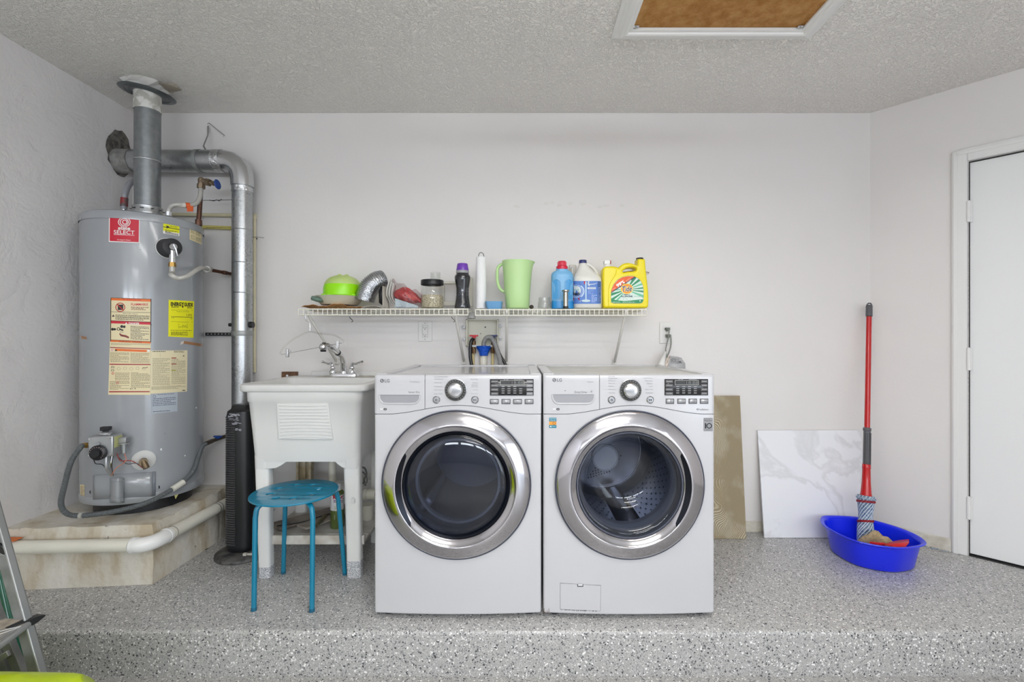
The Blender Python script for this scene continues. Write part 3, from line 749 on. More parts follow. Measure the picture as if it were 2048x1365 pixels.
    if kind != 'dryer':
        # pump filter hatch with latch, scuffs, stickers
        hx = [(1120.3, 1167.2), (1201.3, 1171.8), (1200.5, 1222.5), (1120.3, 1219)]
        m_ = MB(); m_.add([fn(x, y, -.0005) for x, y in hx]+[fn(x, y, .0018) for x, y in hx], [(0,1,2,3),(7,6,5,4),(0,4,5,1),(1,5,6,2),(2,6,7,3),(3,7,4,0)]); m_.build('filter_hatch', WHITE, root, bevel=.001)
        m_ = MB(); q = [fn(x, y, .0003) for x, y in hx]; m_.tube(q, .0012, 6, closed=True); m_.build('hatch_gap', SEAM, root)
        D = Decal(fn); D.h = .0022; D.rect(1154.5, 1168.6, 1166.5, 1173.8, (70, 71, 74)); D.rect(1156, 1168.4, 1165, 1171.8, (215, 216, 218), lift=.0004); D.build('hatch_latch', root)
        D = Decal(fn); rnd = random.Random(4)
        for k in range(40):
            x = 1086.5+rnd.random()**2*14; y = 1226-rnd.random()**2*8
            D.disc(x, y, rnd.uniform(.3, 1.1), rnd.uniform(.3, .8), (96, 64, 48), n=6)
        for k in range(26):
            x = rnd.uniform(1122, 1195); D.disc(x, 1220+(x-1120)*.045+rnd.uniform(-.4, .9), rnd.uniform(.5, 1.8), rnd.uniform(.3, .7), (58, 50, 46), n=6)
        D.disc(1130.3, 781.8, 1.5, .6, (80, 80, 80)); D.rect(1263, 1124, 1264.0, 1146, (186, 185, 181))
        D.build('scuffs', root)['kind'] = 'stuff'
        D = Decal(fn); D.rect(1098.2, 835.8, 1112.8, 856.6, (38, 118, 140)); D.rect(1098.2, 843.5, 1112.8, 850.5, (222, 150, 50), lift=.0003)
        D.disc(1108, 847, 3.1, 3.1, (150, 104, 50), lift=.0005, r_in=.6); D.text('CERTIFIED', 1099, 837, 1112, 839, (210, 230, 235)); D.text('Allergy', 1100, 840.3, 1111, 842.5, (210, 230, 235))
        D.disc(1101.5, 853.5, 1.4, 1.4, (215, 232, 238), lift=.0005); D.rect(1104, 852.6, 1111, 854, (110, 170, 190), lift=.0003)
        D.build('certification_sticker', root, label='teal and orange sticker')
        D = Decal(fn); D.rect(1407.3, 836.5, 1425, 862.6, (70, 70, 72)); D.rect(1408, 837.2, 1424.3, 862, (150, 151, 154), lift=.0002)
        D.text('Inverter', 1410, 838, 1422, 839.8, (60, 60, 62)); D.text('Direct Drive', 1408.8, 840.4, 1423.5, 842.6, (25, 25, 27), bold=.02); D.text('MOTOR', 1411, 843.3, 1421, 845, (60, 60, 62))
        D.text('1', 1409.6, 846.8, 1412.4, 857.6, (14, 14, 16), bold=.04); D.disc(1418.2, 852.2, 5.6, 5.5, (14, 14, 16), lift=.0005, r_in=.66, n=32); D.text('YEAR', 1416, 851.2, 1420.4, 853.2, (40, 40, 42))
        D.text('WARRANTY', 1409.6, 859, 1422.6, 861.2, (60, 60, 62)); D.build('warranty_sticker', root, label='grey ten year warranty sticker')
    return root
machine('clothes_dryer', 'white front-load dryer with dark glass door next to the utility sink', -.588, .0865, (911.5, 973), 'dryer')
machine('washing_machine', 'white front-load washer with clear glass door and teal sticker, right of the dryer', .0935, .785, (1261.5, 973), 'washing machine')

# ================================================================ water heater corner
HX, HY, HR = -1.970, 2.471, .2544
def padmat():
    m = bpy.data.materials.new('painted_concrete'); m.use_nodes = True; nt = m.node_tree; b = nt.nodes['Principled BSDF']; L = nt.links; N = nt.nodes.new
    tc = N('ShaderNodeTexCoord'); b.inputs['Roughness'].default_value = .7
    mp = N('ShaderNodeMapping'); mp.inputs['Scale'].default_value = (1, 1, .35); L.new(tc.outputs['Object'], mp.inputs[0])
    n1 = N('ShaderNodeTexNoise'); n1.inputs['Scale'].default_value = 7; n1.inputs['Detail'].default_value = 9; n1.inputs['Roughness'].default_value = .62; L.new(mp.outputs[0], n1.inputs[0])
    r = N('ShaderNodeValToRGB'); e = r.color_ramp.elements; e[0].position = .36; e[0].color = (*lin((184, 170, 146)), 1); e[1].position = .60; e[1].color = (*lin((214, 210, 201)), 1); k = e.new(.47); k.color = (*lin((204, 197, 182)), 1)
    L.new(n1.outputs[0], r.inputs[0])
    n2 = N('ShaderNodeTexNoise'); n2.inputs['Scale'].default_value = 26; n2.inputs['Detail'].default_value = 8; n2.inputs['Distortion'].default_value = .2; L.new(tc.outputs['Object'], n2.inputs[0])
    r2 = N('ShaderNodeValToRGB'); e = r2.color_ramp.elements; e[0].position = .27; e[0].color = (1, 1, 1, 1); e[1].position = .33; e[1].color = (0, 0, 0, 1); L.new(n2.outputs[0], r2.inputs[0])
    mx = N('ShaderNodeMix'); mx.data_type = 'RGBA'; L.new(r2.outputs[0], mx.inputs[0]); L.new(r.outputs[0], mx.inputs[6]); mx.inputs[7].default_value = (*lin((112, 98, 82)), 1); L.new(mx.outputs[2], b.inputs['Base Color'])
    bp = N('ShaderNodeBump'); bp.inputs['Strength'].default_value = .5; bp.inputs['Distance'].default_value = .012; L.new(n2.outputs[0], bp.inputs['Height']); L.new(bp.outputs[0], b.inputs['Normal'])
    return m
PADM = padmat()
pad = MB()
P0 = [(XL0+.010, 2.10), (-1.686, 2.157), (-1.682, 2.62), (-1.70, YB-.001), (XL0+.010, YB-.001)]
def wob(x, y, z, a=.006):
    r = random.Random(int(x*977+y*3331+z*5779)); return Vector((x+r.uniform(-a, a), y+r.uniform(-a, a)*.6, z))
NS = 14
ring = []
for i in range(3):
    a = Vector((*P0[i], 0)); b = Vector((*P0[i+1], 0))
    for k in range(NS): ring.append(a.lerp(b, k/NS))
ring += [Vector((*P0[3], 0)), Vector((*P0[4], 0))]
rings = []
for j in range(7):
    z = .001+.275*j/6; ins = 0 if j < 6 else .006
    rr = []
    for i, p in enumerate(ring):
        q = wob(p.x, p.y, z+.0001*j, .005 if 0 < j < 7 and i < len(ring)-3 else 0); q.z = z if j < 6 else z+random.Random(i).uniform(-.005, .003)
        if p.x < XL0+.02: q.x = XL0+.010
        q.x -= ins if p.x > -1.75 else 0; q.y += ins if p.y < 2.2 else 0; rr.append(q)
    rings.append(rr)
pad.loft(rings, True, False)
top = rings[-1]; ctr = Vector((-2.0, 2.45, .276))
n = len(top); vs = list(top)+[p.lerp(ctr, .12)+Vector((0,0,.003)) for p in top]+[ctr]
pad.add(vs, [(k, (k+1) % n, n+(k+1) % n, n+k) for k in range(n)]+[(n+k, n+(k+1) % n, 2*n) for k in range(n)])
po = tag(pad.build('concrete_pad', PADM, ang=70), 'rough painted concrete pad in the corner carrying the water heater', 'concrete pad')

ht_ = thing('water_heater', 'tall grey cylindrical gas water heater with red and yellow stickers on the concrete pad', 'water heater', (HX, HY, .28))
def cylR(px, py, R, cx=HX, cy=HY):
    dx = (px-CX)/F; a = dx*dx+1; b = -2*(dx*cx+cy); c = cx*cx+cy*cy-R*R
    d = b*b-4*a*c; t = (-b-sqrt(max(d, 0)))/(2*a); return Vector((dx*t, t, ZC-(py-CY)/F*t))
def hfn(px, py, h): return cylR(px, py, HR+h)
ENAMEL = M('heater_enamel', (150, 153, 157), .24, coat=.5)
mb = MB(); mb.lathe([(HR, .372), (HR, 1.712)], (HX, HY, 0), n=96); mb.build('tank', ENAMEL, ht_)
mb = MB(); mb.lathe([(HR+.003, 1.700), (HR+.0035, 1.704), (HR+.0035, 1.730), (HR+.001, 1.738), (HR-.008, 1.743), (.15, 1.748), (0, 1.75)], (HX, HY, 0), n=96); mb.build('top_cap', ENAMEL, ht_)
mb = MB(); mb.lathe([(HR-.01, .338), (HR+.002, .342), (HR+.0035, .346), (HR+.0035, .374), (HR+.001, .378), (HR-.004, .378)], (HX, HY, 0), n=96); mb.build('bottom_band', ENAMEL, ht_)
mb = MB(); mb.lathe([(0, .345), (HR-.008, .342), (HR-.05, .335), (HR-.05, .28), (0, .28)], (HX, HY, 0), n=64); mb.build('base_skirt', BLACK, ht_)
for px in (163, 405):
    q = cylR(px, 437, HR+.003); d = (Vector((q.x-HX, q.y-HY, 0))).normalized(); mb = MB(); mb.cyl(q, q+d*.003, .004, n=8); mb.build('rivet', CHROMEB, ht_)

# --- stickers
RED = (196, 28, 52); CREAM = (226, 212, 172); YEL = (226, 226, 28); ORG_ = (226, 110, 42); DK = (40, 36, 34); WH = (235, 232, 230)
D = Decal(hfn)
D.quad([(218, 432), (279.5, 434.5), (279, 486.5), (217.5, 484)], WH, 8); D.quad([(219.6, 433.6), (278, 436), (277.5, 484.8), (219.2, 482.3)], RED, 8, lift=.0003)
cx, cy = 248.5, 444.5
D.disc(cx, cy, 12.6, 9.8, WH, lift=.0006, r_in=.88); D.disc(cx, cy, 9.0, 7.4, WH, lift=.0006, r_in=.82); D.disc(cx+1, cy, 5.2, 4.6, WH, lift=.0006, r_in=.7)
D.text('state', 236, 453.5, 260.5, 459.6, WH, bold=.03, lift=.0008, sk=1); D.text('SELECT', 227.5, 460.3, 269, 468, WH, bold=.01, lift=.0008, sk=1.5); D.quad([(227.5, 469), (269, 470.5), (269, 471.3), (227.5, 469.8)], WH, 4, lift=.0006)
D.text("The Expert's Choice", 234, 478.4, 261, 481.6, WH, lift=.0008, sk=1); D.build('brand_sticker', ht_, label='red square sticker')
D = Decal(hfn)
D.quad([(326.5, 443.5), (359, 449.5), (358.8, 472.5), (326.2, 467)], YEL, 5); D.quad([(326.3, 461.5), (358.8, 467), (358.8, 472.5), (326.2, 467)], WH, 5, lift=.0002)
D.quad([(326.3, 453.2), (358.8, 459), (358.8, 460.2), (326.3, 454.4)], DK, 5, lift=.0004); D.poly([(333, 451), (339.5, 454.5), (333, 457.5)], DK, lift=.0005)
D.lines(334, 445.8, 352, 448, 1, DK, 3); D.lines(340, 452.5, 354, 454.5, 1, DK, 2); D.lines(330, 459.5, 356, 465, 2, (90, 90, 40), 4)
for k in range(15): x = 331+k*1.75; D.quad([(x, 463.6+(x-331)*.17), (x+.9, 463.7+(x-331)*.17), (x+.9, 467.4+(x-331)*.17), (x, 467.3+(x-331)*.17)], DK, 1, lift=.0004)
D.build('yellow_sticker', ht_, label='small yellow sticker')
D = Decal(hfn); D.quad([(379.5, 454.5), (404, 464), (403, 489.5), (379, 479)], CREAM, 5)
for i in range(2):
    for j in range(2):
        x = 381.5+i*10; y = 457.5+j*12+i*4.5; D.lines(x, y, x+(8 if i == 0 else 11), y+9, 6, (150, 140, 100), 3, seed=i*2+j)
D.build('cream_sticker', ht_, label='small cream sticker by the rim')
# warning sticker (upper half: orange / danger blocks)
D = Decal(hfn)
x0, x1 = 221.2, 302.6
D.quad([(220.5, 595.5), (302.8, 598.2), (301.5, 693), (219.5, 690)], CREAM, 10)
D.quad([(x0, 596), (302.6, 598.6), (302.4, 604), (x0, 601)], ORG_, 8, lift=.0003); D.text('WARNING', 244, 597.4, 282, 600.4, RED, lift=.0006, sk=1.5)
for (a, b, c, d) in ((x0-.3, 596, x0+1.3, 682.5), (301.2, 598, 302.8, 685)): D.quad([(a, b), (c, b), (c-.6, d), (a-.6, d)], DK, 1, lift=.0005)
D.quad([(x0, 595.6), (x1, 598.2), (x1, 599), (x0, 596.4)], DK, 6, lift=.0006)
D.disc(240.5, 615, 9.8, 9.3, (178, 34, 34), lift=.0006, r_in=.84); D.rect(235.5, 609.5, 246.5, 620.5, DK, lift=.0005); D.quad([(233.5, 609.5), (235, 608), (247.5, 620.8), (246, 622)], (178, 34, 34), 1, lift=.0009)
D.text('FLAMMABLE', 262, 607, 296, 611.5, RED, bold=.02); D.lines(262, 614, 297, 621, 3, (120, 50, 40), 1, seed=3)
D.quad([(x0, 623.6), (x1, 625.6), (x1, 626.3), (x0, 624.3)], DK, 6, lift=.0005)
D.poly([(226.5, 629.4), (229.2, 633.8), (223.8, 633.8)], DK, lift=.0005); D.lines(231, 630, 299, 640.5, 5, DK, 2, seed=5); D.text('Flammable Vapors', 246, 626.2, 276, 629, DK, sk=1)
D.quad([(x0-.6, 642), (302, 645), (302, 650), (x0-.6, 647)], RED, 8, lift=.0004); D.quad([(x0-.6, 641.2), (302, 644.2), (302, 645.2), (x0-.6, 642.2)], DK, 8, lift=.0006)
D.text('DANGER', 257.5, 645, 279, 649.3, WH, bold=.03, sk=.8, lift=.0008); D.poly([(252.4, 645), (254.8, 648.6), (250, 648.6)], WH, lift=.0008)
D.lines(261, 652.5, 298, 680, 10, (90, 84, 76), 2, seed=8, fill=.45)
for (a, b, r_) in ((225, 659, 2.8), (229.5, 659, 2.4), (243.5, 653.5, 3), (248.5, 654, 2.6)): D.disc(a, b, r_, r_, DK, lift=.0005)
D.disc(237, 658.5, 3.6, 3.2, DK, lift=.0005, r_in=.6); D.quad([(239, 657), (247, 660), (246, 662.5), (238.5, 659.5)], DK, 1, lift=.0005)
D.poly([(238, 668), (240, 667), (243.5, 669.5), (252, 671), (258, 674), (257.6, 677.5), (250, 674.6), (241.5, 673)], (128, 52, 48), lift=.0006)
for k in range(3): D.rect(240+k*2.6, 661.5, 241+k*2.6, 666.5, (170, 150, 130))
D.quad([(x0-.8, 680.3), (301.5, 684), (301.5, 687.6), (x0-.8, 684)], ORG_, 8, lift=.0004); D.quad([(x0-.8, 679.8), (301.5, 683.3), (301.5, 684.1), (x0-.8, 680.6)], DK, 8, lift=.0006)
D.text('WARNING - DANGER', 238, 682, 284, 684.9, (110, 30, 20), sk=1.5, lift=.0007); D.lines(222, 686.5, 300, 690.5, 3, (150, 140, 115), 2)
D.build('warning_sticker', ht_, label='cream, orange and red warning sticker')
D = Decal(hfn)
D.quad([(219.5, 690), (301.5, 693), (301, 790.5), (216.5, 790)], CREAM, 10); D.quad([(220, 694.5), (301, 697.5), (301, 699.2), (220, 696.2)], (150, 34, 52), 8, lift=.0004)
D.quad([(230, 697.8), (294, 700.5), (293, 704.8), (230, 702.2)], ORG_, 6, lift=.0004); D.disc(224.3, 700.3, 3, 2.6, WH, lift=.0005); D.disc(224.3, 700.3, 2.2, 2, RED, lift=.0007, r_in=.6); D.disc(297, 701.8, 2.2, 2.2, WH, lift=.0005)
D.poly([(232, 699), (234.8, 702.6), (229.2, 702.6)], DK, lift=.0006)
D.lines(220.5, 705, 258, 725.5, 11, (150, 138, 108), 1, seed=11); D.lines(261, 706, 299, 727, 11, (150, 138, 108), 1, seed=12)
D.quad([(219, 728), (301, 728.6), (300.6, 730.6), (219, 730.2)], (158, 36, 48), 8, lift=.0004)
for k in range(6): D.disc(225+k*12.5, 737+(k % 2), 3.6, 3, (150, 140, 118), lift=.0004, r_in=.85, n=10)
D.disc(225.5, 734.5, 3.4, 1.6, DK, lift=.0004, r_in=.7); D.disc(225, 741.5, 3.4, 1.8, DK, lift=.0004, r_in=.7); D.quad([(285, 736.5), (296, 734.5), (296, 735.5), (285, 737.6)], DK, 1, lift=.0005)
for (a, b) in ((225.7, 747.4), (235, 765.5)): D.disc(a, b, 2.8, 2.5, RED, lift=.0006, r_in=.72); D.rect(a-.5, b-1, a+.5, b+1, RED)
D.lines(230, 746, 259, 762, 8, (146, 134, 106), 0, seed=13); D.lines(219.5, 763, 259, 781, 9, (146, 134, 106), 0, seed=14); D.lines(262, 745.5, 300, 777, 16, (146, 134, 106), 0, seed=15)
D.poly([(261.5, 776.5), (263.3, 779), (259.7, 779)], DK, lift=.0006); D.rect(264.5, 777, 271.5, 778.6, DK)
D.quad([(218, 783), (299.5, 783), (299.5, 785), (218, 785.4)], (158, 36, 48), 8, lift=.0004); D.build('instruction_sticker', ht_, label='cream instruction sticker with red bars')
D = Decal(hfn); D.quad([(301.8, 702), (375, 701), (374, 783.5), (301.3, 788.5)], (222, 211, 176), 10)
D.lines(305, 703, 335, 705.5, 1, DK, 0, 2); D.lines(348, 702.5, 368, 706, 2, DK, 0, 3); D.rect(320, 706.5, 320.5, 714.5, (170, 160, 130)); D.rect(305, 714.8, 352, 715.3, (170, 160, 130), lift=.0003)
D.rect(366, 711, 368.6, 713.6, DK); D.rect(343, 715.5, 352.5, 717.4, (160, 60, 48), lift=.0004); D.rect(343, 727.6, 352.5, 729.4, (160, 60, 48), lift=.0004); D.rect(343, 740.6, 352, 742.3, (160, 168, 50), lift=.0004)
D.lines(305, 717, 340, 772, 25, (150, 140, 112), 0, seed=21, fill=.42); D.lines(343, 718.5, 371, 770, 24, (150, 140, 112), -1, seed=22, fill=.42); D.lines(303, 774, 371, 781, 4, (150, 140, 112), -3, seed=23); D.rect(364.5, 780.5, 370.5, 782, DK, lift=.0004)
D.build('notice_sticker', ht_, label='cream notice sticker, right of the red-barred one')
D = Decal(hfn); D.quad([(337.3, 600), (388.4, 602.8), (386.8, 676), (336.6, 673.6)], (232, 228, 22), 9)
K = (30, 30, 20)
D.text('ENERG', 341.5, 604.5, 362.5, 612.2, K, bold=.05, sk=.6); D.text('Y', 362.5, 605, 368.2, 613, K, bold=.05); D.poly([(363.2, 612.5), (367.6, 612.6), (365.4, 617)], K, lift=.0006); D.text('GUIDE', 368.4, 605.6, 385.8, 613.2, K, bold=.05, sk=.6)
D.lines(342.5, 613, 358, 616.5, 3, K, .4, 5); D.lines(374.5, 613.8, 384, 617.5, 3, K, .3, 6); D.text('Energy Use (Therms/yr)', 353.5, 622.4, 378.5, 624.6, K, sk=.5)
D.text('1,315', 373, 628.2, 383.6, 633.6, K, bold=.01, sk=.3); D.quad([(342, 633.4), (384.5, 635), (384.5, 635.9), (342, 634.3)], K, 4, lift=.0005)
D.text('2 50', 342.5, 635.3, 349, 637, K); D.text('350', 381, 637, 384.5, 638.6, K)
for (a, b, c, d) in ((342, 620, 385, 620.4), (342, 643.4, 385, 643.8)): D.quad([(a, b), (c, b+1.2), (c, d+1.2), (a, d)], K, 4, lift=.0004)
for y in (648.6, 656.2): D.rect(357, y, 375, y+.4, K, lift=.0004)
for x in (357, 374.7): D.rect(x, 648.6, x+.3, 656.5, K, lift=.0004)
D.text('39 min', 364.5, 650.8, 373, 653.3, K); D.lines(359, 654, 374, 655.4, 1, K); D.lines(341, 660.5, 384.5, 662.2, 1, K, .6, 3); D.lines(342, 664, 376, 671.8, 5, K, .5, 4)
D.build('energy_label', ht_, label='tall yellow energy rating label')
D = Decal(hfn); GRY = (140, 148, 160)
D.quad([(302, 789), (355.5, 784.6), (355, 823.6), (303.2, 828.6)], (152, 160, 172), 6); D.quad([(302.6, 789.8), (355, 785.5), (354.5, 822.8), (303.8, 827.8)], (170, 177, 187), 6, lift=.0002)
D.disc(308.6, 793.5, 3.2, 3.2, (90, 96, 110), lift=.0004, r_in=.7); D.lines(315, 789.5, 348, 791.5, 1, (90, 96, 110), -2); D.lines(305, 798, 352, 815, 5, (90, 96, 110), -3.5, seed=31, fill=.4)
for k in range(9): D.rect(308+k*1.6, 818.5-k*.1, 308.9+k*1.6, 822-k*.1, DK); 
for k in range(6): D.rect(338+k*1.5, 815.6-k*.1, 338.9+k*1.5, 819-k*.1, DK)
D.lines(306, 823.3, 340, 825.6, 1, DK, -2); D.build('rating_plate', ht_, label='grey rating plate')
D = Decal(hfn); D.quad([(160, 969.5), (168.8, 970.5), (169, 1000), (160.5, 995.5)], CREAM, 2); D.lines(161.5, 972, 168, 996, 12, (150, 130, 100), 2); D.build('side_sticker', ht_, label='narrow cream sticker low on the left')
D = Decal(hfn)
D.quad([(157.8, 671.5), (171.5, 673.5), (174.5, 679), (157.8, 678)], (160, 118, 84), 3); D.build('tape_strip', ht_, label='torn brown tape')
D = Decal(hfn); D.quad([(368, 682.5), (405.5, 688), (405.8, 694), (367, 687.5)], (158, 114, 78), 8); D.quad([(362, 684.5), (367.5, 682), (367, 688), (360, 690.5)], (205, 195, 185), 2); D.build('tape_strip', ht_, label='brown tape')
D = Decal(hfn)
for (x, y, r_) in ((322.3, 899.5, 2.0), (392.5, 816, 1.4), (281, 499.5, .9), (303, 650, .9), (330, 868, .9), (370, 912, 1.3)): D.disc(x, y, r_, r_*1.2, (226, 228, 230) if r_ > 1.2 else (90, 92, 96), n=7)
D.build('paint_specks', ht_)
D = Decal(hfn); D.poly([(348, 985), (360, 981), (357, 989), (351, 999), (349, 992)], (198, 190, 120)); D.build('tape_scrap', ht_)

# --- relief valve with its foam ring and copper line
def frame_at(px, py, r=HR):
    q = cylR(px, py, r); nrm = Vector((q.x-HX, q.y-HY, 0)).normalized(); t = Vector((-nrm.y, nrm.x, 0))
    if t.x < 0: t = -t
    return q, t, nrm
q, t, nr = frame_at(334, 497)
mb = MB(); mb.lathe([(.051, -.004), (.051, .002), (.047, .004)], q, nr, 32); mb.build('valve_escutcheon', M('off_white_ring', (198, 198, 196), .5), ht_)
mb = MB(); mb.lathe([(.047, -.004), (.044, .03), (.042, .062), (.036, .066), (.020, .066), (.018, .058), (0, .058)], q, nr, 32); mb.build('foam_collar', DARK, ht_)
tp = q+nr*.058
mb = MB(); mb.lathe([(.019, 0), (.019, .012), (.015, .018), (0, .018)], tp, nr, 20); mb.cyl(tp+Vector((0,0,0)), tp+Vector((0,0,-.075)), .0135, n=14)
mb.tube([tp+nr*.018+Vector((0,0,.012)), tp+nr*.024+t*.006+Vector((0,0,-.012)), tp+nr*.022+t*.014+Vector((0,0,-.045))], .004, 8); mb.build('relief_valve', CHROMEB, ht_, label='silver relief valve')
b = tp+Vector((0,0,-.075)); mb = MB(); mb.cyl(b, b+Vector((0,0,-.008)), .015, n=6); mb.build('brass_nut', M('aged_brass', (150, 118, 62), .35, .8), ht_); mb = MB(); mb.cyl(b+Vector((0,0,-.008)), b+Vector((0,0,-.022)), .0165, n=6); mb.build('brass_nut', M('aged_brass', (0,0,0)), ht_)
b2 = b+Vector((0,0,-.022))
GRYP = M('grey_flex_line', (184, 182, 176), .35, .15)
dl = thing('relief_line', 'grey flexible line curving from the relief valve to the copper stub on the wall', 'pipe', b2)
Pd = [b2, b2+Vector((0,0,-.03)), W(342, 550, 2.19), W(356, 556.5, 2.20), W(374, 553, 2.23), W(392, 541, 2.30), W(404, 536, 2.42), W(416, 539, 2.56)]
mb = MB(); mb.tube(catmull(Pd, 8), .0105, 12); mb.cyl(b2, b2+Vector((0,0,-.03)), .0128, n=14); mb.build('flex_line', GRYP, dl)
mb = MB(); mb.cyl(W(414, 538.5, 2.55), W(420, 540, 2.60), .017, n=14); mb.build('line_nut', GRYP, dl)
COPPER = M('aged_copper', (112, 78, 62), .4, .6, var=(30, .3, (78, 54, 44)))
mb = MB(); mb.cyl(W(419, 540, 2.58), W(466, 549, 2.735), .0095, n=12); mb.cyl(W(447, 545.3, 2.66), W(453, 546.5, 2.69), .012, n=12); mb.build('copper_stub', COPPER, dl)

# --- gas valve, thermostat, burner cover, drain cock
q, t, nr = frame_at(229, 885)
fz = Matrix.Translation(q) @ Matrix(((t.x, nr.x, 0, 0), (t.y, nr.y, 0, 0), (0, 0, 1, 0), (0, 0, 0, 1)))
ALU = M('cast_aluminium', (176, 178, 180), .35, .7)
sc = q.y/F
def Lx(px): # local tangential coordinate of a pixel, for something about 6 cm proud
    v = W(px, 885, q.y-.055); return (v-q).dot(t)
def Lz(py): return ZC-(py-CY)*(q.y-.07)/F-q.z
gv = thing('gas_control', 'grey gas control valve with black thermostat dial on the front of the water heater', 'gas valve', q+Vector((0,0,-.05)))
mb = MB(); mb.xf = fz
mb.box(-.052, .046, .02, .095, -.047, .046); mb.build('valve_body', ALU, gv, bevel=.005)
mb = MB(); mb.xf = fz; mb.lathe([(.022, .046), (.026, .05), (.022, .058), (.012, .062)], (-.005, .055, 0), (0,0,1), 20); mb.box(-.03, .02, .04, .07, .045, .052); mb.build('valve_cap', ALU, gv, bevel=.002)
mb = MB(); mb.xf = fz; mb.cyl((-.005, .055, .058), (-.005, .055, .066), .012, n=14); mb.box(-.022, .014, .042, .068, .066, .084); mb.build('pilot_knob', BLACK, gv, bevel=.002)
mb = MB(); mb.xf = fz; mb.cyl((-.010, .094, .015), (-.010, .102, .015), .008, n=14); mb.build('reset_button', GREYP, gv)
for (x, z) in ((-.045, .036), (.037, .036), (.037, -.037), (-.045, -.037)):
    mb = MB(); mb.xf = fz; mb.cyl((x, .094, z), (x, .098, z), .0045, n=10); mb.build('screw', CHROMEB, gv)
mb = MB(); mb.xf = fz; mb.lathe([(.034, .09), (.034, .106), (.030, .110), (.020, .112), (.0185, .122), (.016, .125), (0, .125)], (-.008, 0, -.026), (0,1,0), 32); dl_ = mb.build('thermostat_dial', BLACK, gv)
mb = MB(); mb.xf = fz
for k in range(12):
    a = radians(-50+k*20); c_ = Vector((-.008+.027*cos(a), .1115, -.026+.027*sin(a))); mb.box(c_.x-.0013, c_.x+.0013, .111, .1125, c_.z-.0013, c_.z+.0013)
mb.build('dial_marks', M('dial_mark_pink', (180, 150, 146), .5), gv)
mb = MB(); mb.xf = fz; mb.box(.0462, .0475, .03, .085, -.01, .04); mb.build('valve_label', M('pale_green_label', (196, 198, 140), .6), gv)
mb = MB(); mb.xf = fz; mb.box(.048, .078, .03, .06, .005, .03); mb.cyl((.063, .045, .005), (.063, .045, -.001), .024, n=16); mb.cyl((.063, .045, -.001), (.063, .045, -.045), .012, .009, n=12); mb.build('regulator', ALU, gv, bevel=.002)
mb = MB(); mb.xf = fz; mb.cyl((-.052, .05, 0), (-.078, .05, 0), .011, n=10); mb.cyl((-.078, .05, 0), (-.098, .05, 0), .013, n=6); mb.build('brass_fitting', M('aged_brass', (0,0,0)), gv)
# tubes and wires down to the burner cover
yb = -.145
for (nm, P, r_, mt) in (('burner_tube', [(.035, .08, -.045), (.030, .08, -.09), (.022, .055, yb)], .0055, CHROMEB),
                        ('pilot_tube', [(.012, .08, -.045), (.014, .08, -.10), (.018, .05, yb)], .0075, ALU),
                        ('sensor_wire', [(-.02, .11, -.055), (-.018, .10, -.075), (-.004, .08, -.085), (.006, .07, -.11), (.014, .05, yb)], .0018, DARK),
                        ('orange_wire', [(.066, .045, -.045), (.072, .05, -.08), (.05, .08, -.105), (.02, .06, yb+.002)], .0016, M('orange_wire', (205, 120, 92), .5)),
                        ('red_wire', [(.048, .07, -.04), (.058, .06, -.075), (.09, .035, -.085), (.125, .015, -.125)], .002, M('red_wire', (150, 52, 50), .5)),
                        ('dark_wire', [(.05, .06, -.06), (.075, .045, -.095), (.105, .03, -.098), (.135, .012, -.13)], .002, M('dark_wire', (80, 78, 86), .5))):
    mb = MB(); mb.xf = fz; mb.tube(catmull(P, 8), r_, 8); mb.build(nm, mt, gv)
# burner cover plates on the tank
mb = MB()
def cov(a0, a1, b0, b1, h):
    def g(u, v):
        px = a0[0]+(a1[0]-a0[0])*u; yt = a0[1]+(a1[1]-a0[1])*u; ybm = b0[1]+(b1[1]-b0[1])*u
        return hfn(px, yt+(ybm-yt)*v, h)
    return g
mb.grid(cov((186, 952), (305, 945), (186, 1000), (305, 993.5), .006), 20, 2); mb.build('burner_cover', ENAMEL, ht_, solid=.002)
mb = MB(); mb.grid(cov((305, 944), (311, 943.5), (305, 993), (311, 992), .003), 2, 1); mb.build('burner_cover_edge', M('cover_edge', (120, 126, 134), .4), ht_, solid=.004)
mb = MB()
def hump(u, v):
    px = 220+28.5*u; b_ = hfn(px, 957+49*v, .006+.045*sin(pi*u)**.6); return b_
mb.grid(hump, 14, 8); mb.build('burner_hump', ENAMEL, ht_, solid=.0015)
for y in (963, 996):
    mb = MB(); mb.tube([hfn(220+28.5*u/12, y, .0075+.0455*sin(pi*u/12)**.6) for u in range(13)], .002, 6); mb.build('hump_bead', ENAMEL, ht_)
D = Decal(hfn)
D.poly([(181.5+3*cos(a*pi/8), 985+3.6*sin(a*pi/8)) for a in range(4, 13)], (20, 20, 22)); D.poly([(317+3*cos(a*pi/8), 975+3.6*sin(a*pi/8)) for a in range(-4, 5)], (20, 20, 22)); D.build('slots', ht_)
q2, t2, n2 = frame_at(287.5, 921)
mb = MB(); mb.lathe([(.047, -.003), (.0475, .002), (.040, .006), (.02, .007), (0, .007)], q2, n2, 32); mb.build('drain_escutcheon', M('off_white_ring', (0,0,0)), ht_)
mb = MB(); mb.cyl(q2, q2+n2*.05, .014, n=8); mb.cyl(q2+n2*.04, q2+n2*.055, .018, n=8); mb.cyl(q2+n2*.045+Vector((0,0,.004)), q2+n2*.06+t2*.012+Vector((0,0,-.028)), .013, n=12); mb.build('drain_cock', M('aged_brass_dark', (120, 104, 82), .4, .8), ht_)
